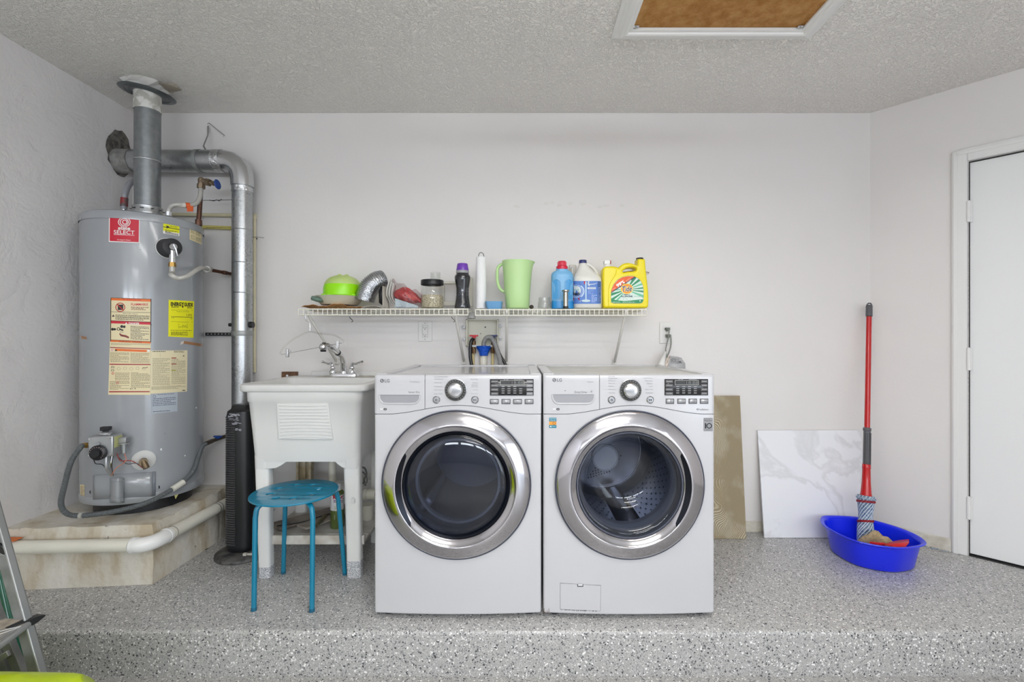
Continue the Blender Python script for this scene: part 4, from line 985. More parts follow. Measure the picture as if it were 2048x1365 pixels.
# gas flex hose
v0 = fz @ Vector((-.098, .05, 0))
gh = thing('gas_hose', 'grey corrugated gas hose looping under the front of the water heater', 'hose', v0)
HG = M('hose_grey', (92, 96, 98), .5)
pts = [v0, W(160, 897, 2.12), W(142, 925, 2.08), W(128, 975, 2.07), W(122, 1005, 2.07), W(128, 1023, 2.08), W(145, 1031.5, 2.10), W(175, 1031, 2.11), W(215, 1026, 2.13), W(262, 1016, 2.17), W(300, 1003, 2.22), W(335, 985, 2.29), W(368, 962, 2.37), W(388, 940, 2.44), W(398, 910, 2.50), W(405, 893, 2.56), W(414, 887, 2.60)]
mb = MB(); hose(mb, pts, .0105, .0062, .16, 12); mb.build('corrugated_hose', HG, gh)
mb = MB(); mb.cyl(W(160.5, 1031.6, 2.105), W(166, 1031.6, 2.105), .0145, n=14); mb.build('hose_sleeve', GRYP, gh)
mb = MB(); a, b = W(345, 979, 2.305), W(367, 965, 2.36); mb.cyl(a, b, .0145, n=10); mb.build('hose_tag', M('paper_tag', (208, 206, 196), .6), gh)
mb = MB(); mb.cyl(W(412, 888, 2.59), W(424, 882.5, 2.64), .013, n=8); mb.cyl(W(424, 882.5, 2.64), W(457, 871, 2.755), .0105, n=12); mb.build('gas_stub', M('dark_pipe', (84, 74, 64), .5, .4), gh)
mb = MB(); c_ = W(436, 879, 2.67); mb.box(c_.x-.012, c_.x+.012, c_.y-.010, c_.y+.010, c_.z+.004, c_.z+.016); mb.box(c_.x-.024, c_.x+.024, c_.y-.006, c_.y+.006, c_.z+.012, c_.z+.02); mb.build('valve_handle', M('blue_handle', (28, 66, 140), .4), gh, bevel=.002)

# --- flue
fl = thing('flue_pipe', 'wide grey metal flue rising from the water heater top to the ceiling flange', 'flue pipe', (HX+.012, HY, 1.75))
FX = HX+.012
mb = MB(); mb.lathe([(.057, 1.78), (.0575, 2.38)], (FX, HY, 0), n=48); mb.build('flue_tube', M('flue_grey_metal', (128, 132, 134), .38, .7, var=(40, .5, (146, 149, 150))), fl)
mb = MB(); mb.lathe([(.066, 1.778), (.067, 1.79), (.064, 1.80), (.066, 1.82), (.060, 1.824), (.057, 1.824)], (FX, HY, 0), n=48); mb.build('draft_collar', GALV, fl)
for k in range(10):
    a = 2*pi*k/10; mb = MB(); mb.box(FX+.066*cos(a)-.008, FX+.066*cos(a)+.008, HY+.066*sin(a)-.003, HY+.066*sin(a)+.003, 1.803, 1.806); mb.build('collar_slot', BLACK, fl)
for k in range(3):
    a = 2*pi*k/3+.5; mb = MB(); mb.tube([(FX+.062*cos(a), HY+.062*sin(a), 1.79), (FX+.075*cos(a), HY+.075*sin(a), 1.745)], .005, 6); mb.build('draft_leg', GALV, fl)
mb = MB(); mb.lathe([(.045, 1.747), (.05, 1.77), (.052, 1.785)], (FX, HY, 0), n=32); mb.build('flue_stub', M('dark_pipe', (0,0,0)), fl)
mb = MB(); mb.lathe([(.0585, 2.06), (.060, 2.062), (.060, 2.066), (.0585, 2.068)], (FX, HY, 0), n=48); mb.build('flue_joint', GALV, fl)
PWH = M('painted_white_tape', (214, 213, 208), .6, var=(30, .1, (176, 174, 166)))
mb = MB(); mb.lathe([(.0595, 2.325), (.0600, 2.33), (.0600, 2.432)], (FX, HY, 0), n=48); mb.build('white_wrap', PWH, fl, label='white painted upper section')
mb = MB(); mb.xf = Matrix.Translation((FX, HY, 2.420)) @ Matrix.Rotation(radians(7), 4, 'Y') @ Matrix.Rotation(radians(2), 4, 'X')
mb.lathe([(.060, 0), (.122, .002), (.124, .0005), (.122, -.001), (.06, -.003)], (0,0,0), n=48); 
for r_ in (.08, .098): mb.tube([(r_*cos(2*pi*k/40), r_*sin(2*pi*k/40), -.003) for k in range(40)], .0012, 5, closed=True)
mb.build('ceiling_flange', M('flange_grey', (108, 113, 116), .35, .7), fl)
mb = MB(); 
def crum(cx, cy, a, b, z, seed):
    r = random.Random(seed); return [Vector((cx+a*cos(2*pi*k/14)*(1+r.uniform(-.2, .2)), cy+b*sin(2*pi*k/14)*(1+r.uniform(-.2, .2)), z+r.uniform(-.006, .006))) for k in range(14)]
r1 = crum(FX-.005, HY-.01, .082, .085, CEIL-.024, 3); r2 = crum(FX-.0, HY-.02, .10, .10, CEIL-.001, 4); mb.loft([r1, r2], True, True); mb.build('torn_collar_paper', M('torn_paper', (212, 211, 206), .8), fl, smooth=False)
mb = MB(); mb.loft([crum(FX+.05, HY+.0, .12, .06, CEIL-.0015, 8), crum(FX+.05, HY, .12, .06, CEIL-.0005, 8)]); mb.build('ceiling_scar', M('ceiling_scar', (182, 172, 158), .8), fl, smooth=False)

# --- dryer exhaust duct
VX, VY = WX(484.5, 2.66), 2.66
dz_ = WZ(322.5, 2.66)
ed = thing('exhaust_duct', 'galvanised dryer exhaust duct running from the left wall hole and down behind the sink', 'duct', (VX, VY, .8))
xl = -2.30
mb = MB(); mb.cyl((xl, VY, dz_), (VX-.10, VY, dz_), .061, n=36); mb.build('horizontal_duct', GALV, ed)
mb = MB(); mb.cyl((VX, VY, .02), (VX, VY, dz_-.10), .0525, n=36); mb.build('vertical_duct', GALV, ed)
arc = [(VX-.10+.10*sin(a), VY, dz_-.10+.10*cos(a)) for a in [radians(k*22.5) for k in range(5)]]
mb = MB(); mb.tube([(VX-.13, VY, dz_)]+arc+[(VX, VY, dz_-.145)], .0595, 36); mb.build('duct_elbow', CHROMEB, ed, ang=20)
for z in (dz_-.165,): 
    mb = MB(); mb.cyl((VX, VY, z-.012), (VX, VY, z+.014), .0555, n=36); mb.build('foil_tape', M('foil', (206, 207, 208), .25, .9, bump=(60, .8)), ed)
mb = MB(); mb.cyl((VX-.15, VY, dz_), (VX-.105, VY, dz_), .063, n=36); mb.build('foil_tape', M('foil', (0,0,0)), ed)
for z, m_ in ((1.745, 'w'), (1.56, 'w'), (2.01, 'd'), (1.39, 'w')):
    mb = MB(); mb.lathe([(.0525, z-.002), (.0542, z), (.0525, z+.002)], (VX, VY, 0), n=36); mb.build('duct_joint' if m_ == 'w' else 'tie_wire', CHROMEB if m_ == 'w' else DARK, ed)
mb = MB(); mb.lathe([(.0545, 1.148), (.056, 1.152), (.056, 1.172), (.0545, 1.176)], (VX, VY, 0), n=36); mb.build('duct_band', M('band_grey', (150, 152, 150), .4, .4), ed)
mb = MB(); xb = WX(400, VY); mb.lathe([(.0625, -.012), (.0635, -.012), (.0635, .012), (.0625, .012)], (xb, VY, dz_), (1,0,0), n=36); mb.build('hanger_band', M('band_grey', (0,0,0)), ed)
mb = MB(); mb.tube([W(412, 302, 2.66), W(407, 292, 2.68), W(416, 270, 2.72), W(416, 252, 2.745)], .006, 6, flat=.25); mb.tube([W(415, 248, 2.74), W(418, 246, 2.735), W(449, 271, 2.745), W(447, 273, 2.75)], .0022, 6); mb.build('hanger_strap', CHROMEB, ed)
mb = MB(); mb.lathe([(.0655, -.06), (.068, -.03), (.066, 0), (.063, .05)], (-2.235, VY, dz_), (1,0,0), n=36); mb.build('joint_sealant', M('old_sealant', (170, 169, 165), .5, .4, bump=(30, .9), var=(14, .3, (120, 118, 114))), ed)
pe = MB(); pe.box(WX(410, 2.72), VX-.04, 2.722, 2.725, WZ(672, 2.72), WZ(665.5, 2.72)); pe.build('strap_bar', M('black_strap', (58, 58, 60), .5, .4), ed)
D = Decal(plane_fn(2.7215))
for k in range(7): D.disc(416+k*7, 668.8-.1*k, 1.2, 1.2, (190, 188, 186), n=8)
D.build('strap_holes', ed)
mb = MB(); mb.cyl((VX+.05, VY-.01, 1.21), (VX+.068, VY-.01, 1.21), .018, n=14); mb.cyl((VX-.068, VY-.01, 1.21), (VX-.05, VY-.01, 1.21), .01, n=12); mb.build('clamp_screw', BLACK, ed)
# ragged hole in the left wall
mb = MB(); rnd = random.Random(6); zc, yc = dz_+.045, VY+.0
o = []
for k in range(22):
    a = 2*pi*k/22; ry, rz = .085*(1+rnd.uniform(-.12, .12)), .125*(1+rnd.uniform(-.12, .12)); y = min(yc+ry*cos(a), YB-.004); z = zc+rz*sin(a)
    o.append((XL0+(XL1-XL0)*(z-LOW)/(CEIL-LOW)+.002, y, z))
mb.add(o, [tuple(range(22))]); tag(mb.build('wall_hole', M('hole_plaster', (118, 113, 106), .9, bump=(40, .9), var=(40, .2, (80, 76, 72)))), 'ragged patched hole in the stucco where the horizontal duct enters', 'wall hole')

# --- water pipes above the heater
CPVC = M('cream_cpvc', (206, 198, 166), .4)
cw = thing('cold_water_line', 'grey braided supply with orange tag between heater top and blue-handled stop valve', 'pipe', (HX+.12, HY-.05, 1.74))
mb = MB(); mb.tube(catmull([W(337, 431, 2.42), W(338, 420, 2.42), W(344, 412, 2.42), W(356, 409.5, 2.43), W(378, 411, 2.47), W(392, 407, 2.50), W(400, 394, 2.53), W(402, 375, 2.55)], 8), .0115, 12); mb.build('flex_line', GRYP, cw)
mb = MB(); mb.cyl(W(337, 432, 2.42), W(337.5, 424, 2.42), .0145, n=8); mb.build('line_nut', CHROMEB, cw)
mb = MB(); mb.cyl(W(353, 410, 2.43), W(371, 411, 2.455), .0135, n=12); mb.build('printed_tag', M('paper_tag', (0,0,0)), cw)
mb = MB(); mb.cyl(W(370.5, 411, 2.455), W(379, 411, 2.47), .0138, n=12); mb.box(WX(376, 2.46), WX(388, 2.46), 2.452, 2.455, WZ(424, 2.46), WZ(413, 2.46)); mb.build('orange_tag', M('orange_tag', (214, 92, 40), .5), cw, label='orange tag')
mb = MB(); mb.cyl(W(402, 377, 2.55), W(402.5, 369, 2.55), .020, n=8); mb.cyl(W(402.5, 372, 2.55), W(403, 358, 2.55), .016, n=12); mb.cyl(W(402, 362, 2.55), W(415, 364.5, 2.55), .016, n=12); mb.sphere(W(403, 361, 2.55), .0175, 10)
mb.cyl(W(412, 364, 2.55), W(420, 366, 2.55), .020, n=6); mb.cyl(W(420, 366, 2.55), W(433, 368.5, 2.55), .009, n=10); mb.cyl(W(424, 366.5, 2.55), W(428, 367.5, 2.55), .013, n=6); mb.build('stop_valve', M('dull_bronze', (128, 112, 92), .45, .6), cw)
mb = MB(); hv = W(435, 369, 2.55); mb.lathe([(0, -.004), (.010, -.005), (.0255, -.003), (.027, 0), (.0255, .003), (.010, .005), (0, .004)], hv, (1,0,.12), 14); mb.build('handwheel', M('blue_handle', (0,0,0)), cw, label='blue handwheel')
mb = MB(); mb.cyl(W(402, 374, 2.575), W(397.5, 443, 2.575), .0118, n=12); mb.cyl(W(397.5, 440, 2.575), W(397.5, 452, 2.575), .0165, n=8); mb.build('copper_riser', COPPER, cw)
hwl = thing('hot_water_line', 'grey bent line with red nut at the back left of the water heater top', 'pipe', W(248, 415, 2.52))
mb = MB(); mb.tube(catmull([W(248, 419, 2.52), W(249, 402, 2.52), W(251, 386, 2.52), W(258, 370, 2.54), W(270, 361, 2.58)], 8), .0145, 12); mb.build('flex_line', GREYP, hwl)
mb = MB(); mb.cyl(W(248, 413, 2.52), W(249, 396, 2.52), .0175, n=10); mb.build('red_nut', M('red_nut', (150, 50, 50), .5, var=(30, .2, (90, 90, 90))), hwl); mb = MB(); mb.cyl(W(248, 421, 2.52), W(248, 413, 2.52), .013, n=10); mb.build('nipple', CHROMEB, hwl)
for nm, lab, y, x0, x1, mt in (('supply_pipe', 'upper cream pipe running flat along the wall behind the duct', 430.5, 335, 512, CPVC), ('supply_pipe', 'lower yellowish pipe with printed line behind the duct', 455.5, 400, 470, M('yellow_cpvc', (206, 194, 112), .4))):
    o = thing(nm, lab, 'pipe', W(440, y, 2.735)); mb = MB(); mb.cyl(W(x0, y-1.5, 2.735), W(x1, y+1, 2.735), .0105, n=12); mb.build('pipe', mt, o)
    if y > 440:
        D = Decal(plane_fn(2.7243)); D.lines(412, 455, 462, 456.6, 1, DK, .4); D.build('pipe_print', o)
o = thing('vertical_supply_pipe', 'cream pipe with coupling going down beside the right edge of the duct', 'pipe', W(508.5, 700, 2.735))
mb = MB(); mb.cyl(W(508.5, 436, 2.735), W(508.5, 745, 2.735), .0095, n=12); mb.build('pipe', CPVC, o); mb = MB(); mb.cyl(W(508.5, 429.5, 2.735), W(508.5, 439, 2.735), .0125, n=12); mb.build('coupling', CPVC, o)
mb = MB(); mb.tube([W(505, 474.5, 2.72), W(516, 474.5, 2.72), W(528, 476, 2.752)], .0012, 5); mb.sphere(W(513.5, 477.5, 2.725), .004, 8); mb.build('nail_and_wire', DARK, o)
mb = MB(); mb.tube([W(406, 401, 2.6), W(420, 401, 2.66), W(440, 400.5, 2.68), W(463, 400, 2.62)], .0014, 5); mb.tube([W(419, 400.5, 2.66), W(428, 402, 2.66), W(433, 400, 2.66), W(438, 402, 2.67), W(443, 399, 2.68)], .0022, 5)
tag(mb.build('tie_wire_span', DARK), 'thin twisted wire tying the duct to the copper riser', 'wire')

# --- white drain pipe around the pad
dp = thing('drain_pipe', 'white plastic drain pipe wrapping around the front of the concrete pad', 'pipe', (-1.664, 2.115, .208))
PVC = M('white_pvc', (222, 219, 206), .35)
yy = 2.088
mb = MB(); mb.cyl((WX(8, yy), yy-.012, .206), (WX(268, yy), yy+.012, .206), .0285, n=24); mb.build('front_pipe', PVC, dp)
mb = MB(); mb.cyl((-1.6535, 2.19, .208), (-1.648, 2.74, .208), .0285, n=24); mb.build('side_pipe', PVC, dp)
e0 = Vector((WX(262, yy), yy+.011, .206)); e1 = Vector((-1.6535, 2.205, .208))
cc = Vector((-1.652, 2.100, .207))
mb = MB(); mb.tube(catmull([e0, Vector((-1.695, 2.101, .206)), Vector((-1.664, 2.125, .207)), Vector((-1.6535, 2.165, .208)), e1], 6), .0325, 24); mb.build('elbow', M('white_pvc_fitting', (232, 232, 230), .25), dp)
for a, b in ((e0, Vector((.010, .0005, 0))), (e1-Vector((0,.01,0)), Vector((0, .010, 0)))):
    mb = MB(); mb.cyl(a-b*.2, a+b*1.2, .0345, n=24); mb.build('elbow_hub', M('white_pvc_fitting', (0,0,0)), dp)
for a, b in ((e0-Vector((.006,0,0)), Vector((.003, 0, 0))), (Vector((-1.653, 2.235, .208)), Vector((0, .0018, 0))), (Vector((-1.649, 2.55, .208)), Vector((0, .0018, 0))), (Vector((-1.649, 2.57, .208)), Vector((0, .0018, 0)))):
    mb = MB(); mb.cyl(a, a+b, .0292, n=24); mb.build('black_ring_mark', DARK, dp)
D = Decal(plane_fn(2.07)); 
mb = MB(); o = (WX(20, 2.05)); mb.box(XL0+.008, WX(27, 2.06), 2.06, 2.10, .2385, .2435); tag(mb.build('orange_bracket', M('orange_plastic', (214, 112, 44), .5), bevel=.002), 'orange pipe bracket at the left wall behind the ladder', 'bracket')

# ================================================================ tower fan
fan = thing('tower_fan', 'black tower fan with ribbed grille in front of the duct, left of the sink', 'fan', (WX(483, 2.47), 2.47, 0))
fx, fy_ = WX(486, 2.47), 2.47
mb = MB(); mb.lathe([(0, 0), (.128, 0), (.135, .006), (.133, .018), (.118, .026), (.06, .030), (0, .030)], (WX(488, 2.47), 2.47, 0), n=48); mb.build('base', M('dusty_black', (46, 46, 48), .5, var=(24, .2, (96, 94, 92))), fan)
mb = MB(); mb.loft([se_ring(fx, fy_, z, a, a*.95, 2.6, 40) for z, a in ((.028, .060), (.04, .068), (.06, .070), (.735, .070), (.755, .066), (.765, .052), (.785, .045), (.787, .040))]); mb.build('tower', BLACK, fan)
mb = MB(); 
for i in range(56):
    z = .075+i*.0118; ring = se_ring(fx, fy_, z, .0715, .0685, 2.6, 48); seg_ = [p for p in ring if p.x < fx+.010 and p.y < fy_+.03]
    seg_.sort(key=lambda p: -p.y if p.x < fx else p.y); seg_ = sorted(seg_, key=lambda p: atan2(-(p.y-fy_), -(p.x-fx)))
    mb.tube(seg_, .0034, 5, m=0)
g = mb.build('grille', M('grille_black', (70, 70, 72), .28), fan); g['kind'] = 'stuff'
mb = MB(); rnd = random.Random(12)
for k in range(70):
    a = rnd.uniform(-2.2, -1.2)+.0; z = .745-rnd.random()**1.4*.085; x = fx+.071*cos(a)*1.0; y = fy_+.0675*sin(a)
    if x < fx-.03+(.755-z)*.6-.02: continue
    mb.box(x-.006, x+.006, y-.003, y+.001, z-.0018, z+.0018)
mb.build('paint_smear', M('grey_paint_smear', (168, 168, 176), .6), fan)['kind'] = 'stuff'
mb = MB(); mb.tube(catmull([W(404, 1102, 2.50), W(425, 1097, 2.55), W(455, 1088.5, 2.60), W(475, 1087, 2.62)], 6), .0042, 8); mb.build('power_cord', BLACK, fan)
mb = MB(); mb.cyl(W(489, 1111, 2.40), W(508, 1109, 2.40), .008, n=10); mb.box(WX(486, 2.39), WX(493, 2.39), 2.385, 2.40, WZ(1117, 2.39), WZ(1107, 2.39)); tag(mb.build('cord_plug', M('cream_plug', (196, 192, 182), .5), bevel=.002), 'small pale plug lying at the foot of the tower fan', 'plug')

# ================================================================ utility sink
sk = thing('utility_sink', 'white plastic laundry sink on legs with ribbed washboard front, left of the dryer', 'sink', (-1.0, 2.45, 0))
def rr(x0, x1, y0, y1, z, p=9, n=64): return se_ring((x0+x1)/2, (y0+y1)/2, z, (x1-x0)/2, (y1-y0)/2, p, n)
SINKM = M('sink_plastic', (216, 216, 214), .38)
SKX0, SKX1 = -1.312, -.708
mb = MB()
Rr = rrect
mb.loft([Rr(-1.2535,-.7555,2.2045,2.625,.552,.03), Rr(-1.262,-.750,2.190,2.66,.70,.034), Rr(-1.272,-.742,2.176,2.70,.833,.04), Rr(-1.276,-.738,2.171,2.705,.838,.04), Rr(-1.280,-.735,2.169,2.715,.882,.045),
         Rr(SKX0+.006,SKX1-.006,2.162,2.736,.884,.055), Rr(SKX0,SKX1,2.156,2.742,.890,.06), Rr(SKX0+.001,SKX1-.001,2.157,2.741,.914,.06), Rr(SKX0+.008,SKX1-.008,2.165,2.733,.919,.055),
         Rr(SKX0+.040,SKX1-.036,2.192,2.585,.918,.04), Rr(SKX0+.047,SKX1-.042,2.199,2.578,.911,.04), Rr(SKX0+.060,SKX1-.055,2.215,2.560,.75,.04), Rr(SKX0+.085,SKX1-.08,2.24,2.53,.60,.04), Rr(SKX0+.12,SKX1-.12,2.28,2.49,.58,.03)], True, True)
mb.build('tub', SINKM, sk, ang=50)
# arched apron: front and sides
outl = [(522,905),(704,905),(704,938.5),(697,938.5),(684,936),(676,930),(668,923),(655,919),(630,917.5),(592,918.5),(575,923),(562,932),(552,937),(540,938.5),(522,938.5)]
YA = 2.2065
mb = MB(); pts = [W(x, y, YA) for x, y in outl]; n = len(pts)
mb.add([p for p in pts]+[p+Vector((0,.012,0)) for p in pts], [tuple(range(n)), tuple(range(2*n-1, n-1, -1))]+[(k, (k+1) % n, n+(k+1) % n, n+k) for k in range(n)]); mb.build('apron', SINKM, sk, bevel=.002)
for (a0, a1) in ((-1.2535, -1.180), (-.834, -.7555)):
    for (b0, b1) in ((2.2040, 2.270), (2.56, 2.625)):
        mb = MB(); mb.loft([rrect(a0, a1, b0, b1, .518, .026), rrect(a0-.0015, a1+.0015, b0-.0012, b1+.001, .58, .026)]); mb.build('leg_socket', SINKM, sk)
for xs_ in (-1.2525, -.7695):
    mb = MB(); o2 = [(2.2065,.60),(2.2065,.518),(2.26,.518),(2.29,.53),(2.32,.555),(2.40,.562),(2.50,.555),(2.54,.53),(2.57,.518),(2.62,.518),(2.62,.60)]; n = len(o2)
    o2 = [(min(max(y, 2.24), 2.59), z) for y, z in o2]; mb.add([(xs_+.001, y, z) for y, z in o2]+[(xs_+.011, y, z) for y, z in o2], [tuple(range(n)), tuple(range(2*n-1, n-1, -1))]+[(k, (k+1) % n, n+(k+1) % n, n+k) for k in range(n)]); mb.build('side_apron', SINKM, sk, bevel=.002)
# washboard
mb = MB(); q = [W(553, 807.5, 2.17), W(656, 807.5, 2.17), W(666, 880, 2.186), W(556.5, 879, 2.186)]
q = [p+Vector((0,-.001,0)) for p in q]
mb.add(q+[p+Vector((0,.012,0)) for p in q], [(0,1,2,3),(7,6,5,4),(0,4,5,1),(1,5,6,2),(2,6,7,3),(3,7,4,0)]); wb = mb.build('washboard', SINKM, sk, bevel=.002)
for k in range(11):
    y = 811+k*6.6; sag = -1.5*(k-3)/8
    P = [W(558+k*.3+(95-0+k*.9)*u-0, y+sag*sin(pi*u)*2.2, 2.1700+.0016*k) for u in [i/10 for i in range(11)]]
    mb = MB(); mb.tube(P, .0036, 8); mb.build('ridge', SINKM, wb)
# legs
for i, (bx0, bx1, tx0, tx1, yb, yt) in enumerate(((-1.236,-1.180,-1.252,-1.183,2.215,2.2075), (-.818,-.752,-.834,-.756,2.2145,2.2075))):
    mb = MB(); mb.loft([rr(bx0,bx1,yb,yb+.055,z0, 4, 28) if z0 < .1 else rr(tx0,tx1,yt,yt+.06,z0,4,28) for z0 in (0, .53)]); lg = mb.build('leg', M('sink_leg', (226, 226, 224), .4), sk)
    mb = MB(); mb.loft([rr(bx0-.001,bx1+.001,yb-.0012,yb+.056,0,4,28), rr(bx0-.0015+(-.004 if i else .0),bx1+.001,yb-.0012,yb+.056,.05+.03*i,4,28)]); mb.build('leg_overspray', M('epoxy_splash', (214, 215, 218), .5, var=(190, .12, (150, 152, 156))), lg)
for x0, x1 in ((-1.25,-1.185), (-.83,-.765)):
    mb = MB(); mb.loft([rr(x0,x1,2.60,2.66,0,4,28), rr(x0,x1,2.60,2.66,.55,4,28)]); mb.build('leg', M('sink_leg', (0,0,0)), sk)
D = Decal(plane_fn(2.210)); D.rect(702.5, 960.5, 708.7, 971, (150, 150, 132)); D.rect(704.6, 962.3, 706.6, 970.3, (96, 94, 84), lift=.0003); D.build('leg_slot', sk)
mb = MB(); a = W(706, 1000, 2.205); mb.tube([(a.x-.0+.008*cos(t), 2.207, a.z+.010*sin(t)) for t in [pi*k/8 for k in range(9)]], .0025, 6); mb.box(a.x-.0085, a.x+.0085, 2.200, 2.2115, a.z-.016, a.z+.006); mb.build('leg_hook', SINKM, sk, bevel=.002)
mb = MB(); mb.tube([W(516, 1005, 2.21), W(509, 1005, 2.20), W(504, 998, 2.19), W(502.5, 990, 2.19)], .005, 8); mb.build('side_hook', SINKM, sk)
# deck clutter and back lip
mb = MB(); mb.box(SKX0+.10, SKX1-.01, 2.728, 2.742, .915, .943); mb.build('back_lip', SINKM, sk, bevel=.003)
mb = MB(); mb.grid(lambda u, v: Vector((-1.13+.40*u, 2.59+.13*v, .9195)), 12, 4); mb.build('dried_grime', M('grime', (190, 184, 172), .9, var=(26, .25, (222, 220, 212))), sk)
mb = MB(); mb.lathe([(.006, -.002), (.006, 0), (.003, .001), (0, .001)], W(574, 752, 2.45), (0,-1,0), 12); mb.build('rim_mark', WHITE, sk)
# lower shelf of the sink, rear ledge, drain column
mb = MB(); mb.box(-1.262, -.744, 2.245, 2.66, .150, .168); mb.box(-1.262, -.744, 2.243, 2.258, .146, .189); mb.box(-1.262, -.744, 2.30, 2.306, .168, .176)
mb.build('storage_shelf', M('dirty_shelf', (206, 204, 198), .5, var=(10, .25, (168, 160, 148))), sk, bevel=.004)
mb = MB(); mb.box(-1.19, -.83, 2.645, 2.66, .318, .334); mb.build('rear_rail', SINKM, sk, bevel=.003)
mb = MB(); mb.box(WX(595,2.6), WX(600,2.6), 2.58, 2.62, .31, .56); mb.box(WX(620,2.6), WX(625,2.6), 2.58, 2.62, .31, .56); mb.box(WX(597,2.6), WX(623,2.6), 2.60, 2.62, .31, .56); mb.box(WX(606,2.6), WX(613,2.6), 2.585, 2.60, .36, .56)
mb.build('rear_bracket', M('stained_plastic', (196, 190, 172), .5, var=(8, .2, (150, 134, 104))), sk, bevel=.003)
tr = thing('sink_drain_pipe', 'white plastic drain trap under the sink at its right side', 'pipe', (WX(735, 2.5), 2.5, .2))
mb = MB(); mb.cyl(W(665, 900, 2.55), W(665, 962, 2.55), .020, n=20); mb.build('tail_pipe', PVC, tr)
mb = MB(); mb.cyl(W(722, 989, 2.5), W(752, 989, 2.5), .027, n=20); mb.cyl(W(729, 989, 2.5), W(735, 989, 2.5), .031, n=20); mb.build('trap_arm', PVC, tr)
mb = MB(); mb.cyl(W(735, 1009, 2.5), W(735, 1035, 2.5), .034, .03, n=20); mb.sphere(W(735, 1035, 2.5), .03, 10); mb.build('trap_cup', PVC, tr)
mb = MB(); mb.tube(catmull([W(724, 935, 2.55), W(730, 938, 2.5), W(733, 950, 2.48), W(728, 960, 2.5), W(731, 972, 2.5)], 6), .005, 8); mb.tube(catmull([W(724, 966, 2.5), W(730, 968, 2.48), W(734, 962, 2.48), W(731, 950, 2.5), W(724, 944, 2.52)], 6), .004, 8); mb.build('cord_loop', M('grey_cord', (120, 120, 118), .6), tr)

# things on the sink's lower shelf
WOOD = M('laminate', (140, 128, 116), .5, var=(14, .3, (96, 84, 76)))
for i, (a, b, w, lab, mt) in enumerate((((-1.2, 2.33), (-.93, 2.62), .055, 'grey-brown laminate plank lying diagonally on the sink shelf', WOOD), ((-1.05, 2.31), (-.86, 2.60), .04, 'paler laminate offcut lying beside the diagonal plank', M('laminate_pale', (170, 160, 148), .5, var=(20, .3, (140, 128, 116)))))):
    d = Vector((b[0]-a[0], b[1]-a[1], 0)); L_ = d.length; d.normalize(); nn = Vector((-d.y, d.x, 0)); z = .1775+.012*i
    A = Vector((*a, z)); mb = MB(); p = [A, A+d*L_, A+d*L_+nn*w*2, A+nn*w*2]
    mb.add(p+[q+Vector((0,0,.009)) for q in p], [(3,2,1,0),(4,5,6,7),(0,1,5,4),(1,2,6,5),(2,3,7,6),(3,0,4,7)]); tag(mb.build('laminate_plank', mt, bevel=.001), lab, 'wood plank', 'laminate offcuts under the sink')
sc_ = thing('spray_can', 'green and white spray can standing on the sink shelf behind the stool', 'can', (WX(674.5, 2.40), 2.40, .168))
cx_, cy_ = WX(674.5, 2.40), 2.40
mb = MB(); mb.lathe([(0, .1685), (.031, .169), (.033, .173), (.033, .345), (.031, .35), (.024, .358), (.014, .364)], (cx_, cy_, 0), n=32); mb.build('can_body', M('can_green', (96, 112, 60), .3, .2), sc_)
mb = MB(); mb.lathe([(.0332, .262), (.0334, .263), (.0334, .337), (.0332, .338)], (cx_, cy_, 0), n=32); mb.build('white_label', M('can_white', (220, 220, 222), .4), sc_)
mb = MB(); mb.lathe([(.022, .352), (.022, .385), (.017, .392), (0, .393)], (cx_, cy_, 0), n=24); mb.build('cap', M('can_white', (0,0,0)), sc_)
cf = lambda px, py, h: cylR(px, py, .0335+h, cx_, cy_)
D = Decal(cf); D.text('KILZ', 666, 991, 687, 999, (176, 30, 70), bold=.06); D.lines(667, 1001, 686, 1007, 2, (110, 60, 110)); D.lines(668, 1013, 682, 1019, 2, (190, 196, 160)); D.rect(668, 1031, 677, 1040, (126, 132, 100)); D.disc(672, 1021, 4, 3.5, (150, 160, 110), r_in=.8); D.build('can_print', sc_)
mb = MB(); P = catmull([(-1.22, 2.36, .19), (-1.10, 2.40, .196), (-1.02, 2.47, .205), (-.95, 2.52, .20)], 8); mb.tube(P, .003, 6); tag(mb.build('black_cable', BLACK), 'thin black cable lying across the plank on the sink shelf', 'cable')
mb = MB(); A = W(636, 1030, 2.34); B = W(651, 1022, 2.40); A.z = B.z = .203; mb.cyl(A, A.lerp(B, .7), .004, n=8); mb.cyl(A, A-(B-A)*.2, .007, n=8); tag(mb.build('socket_bit', CHROME), 'small chrome tool bit on the planks under the sink', 'tool')
mb = MB(); A = W(633, 1052, 2.33); B = W(650, 1032, 2.46); A.z = B.z = .203; mb.cyl(A, B, .0095, .012, n=8); tag(mb.build('screwdriver', M('olive_handle', (92, 84, 56), .4)), 'dark olive tool handle beside the spray can under the sink', 'screwdriver')
# foil bits
mb = MB(); mb.sphere(W(541, 1020, 2.40), .016, 6, sz=(1.4, 1, .6)); tag(mb.build('foil_scrap', M('foil', (0,0,0)), smooth=False), 'crumpled foil scrap on the left end of the sink shelf', 'foil')

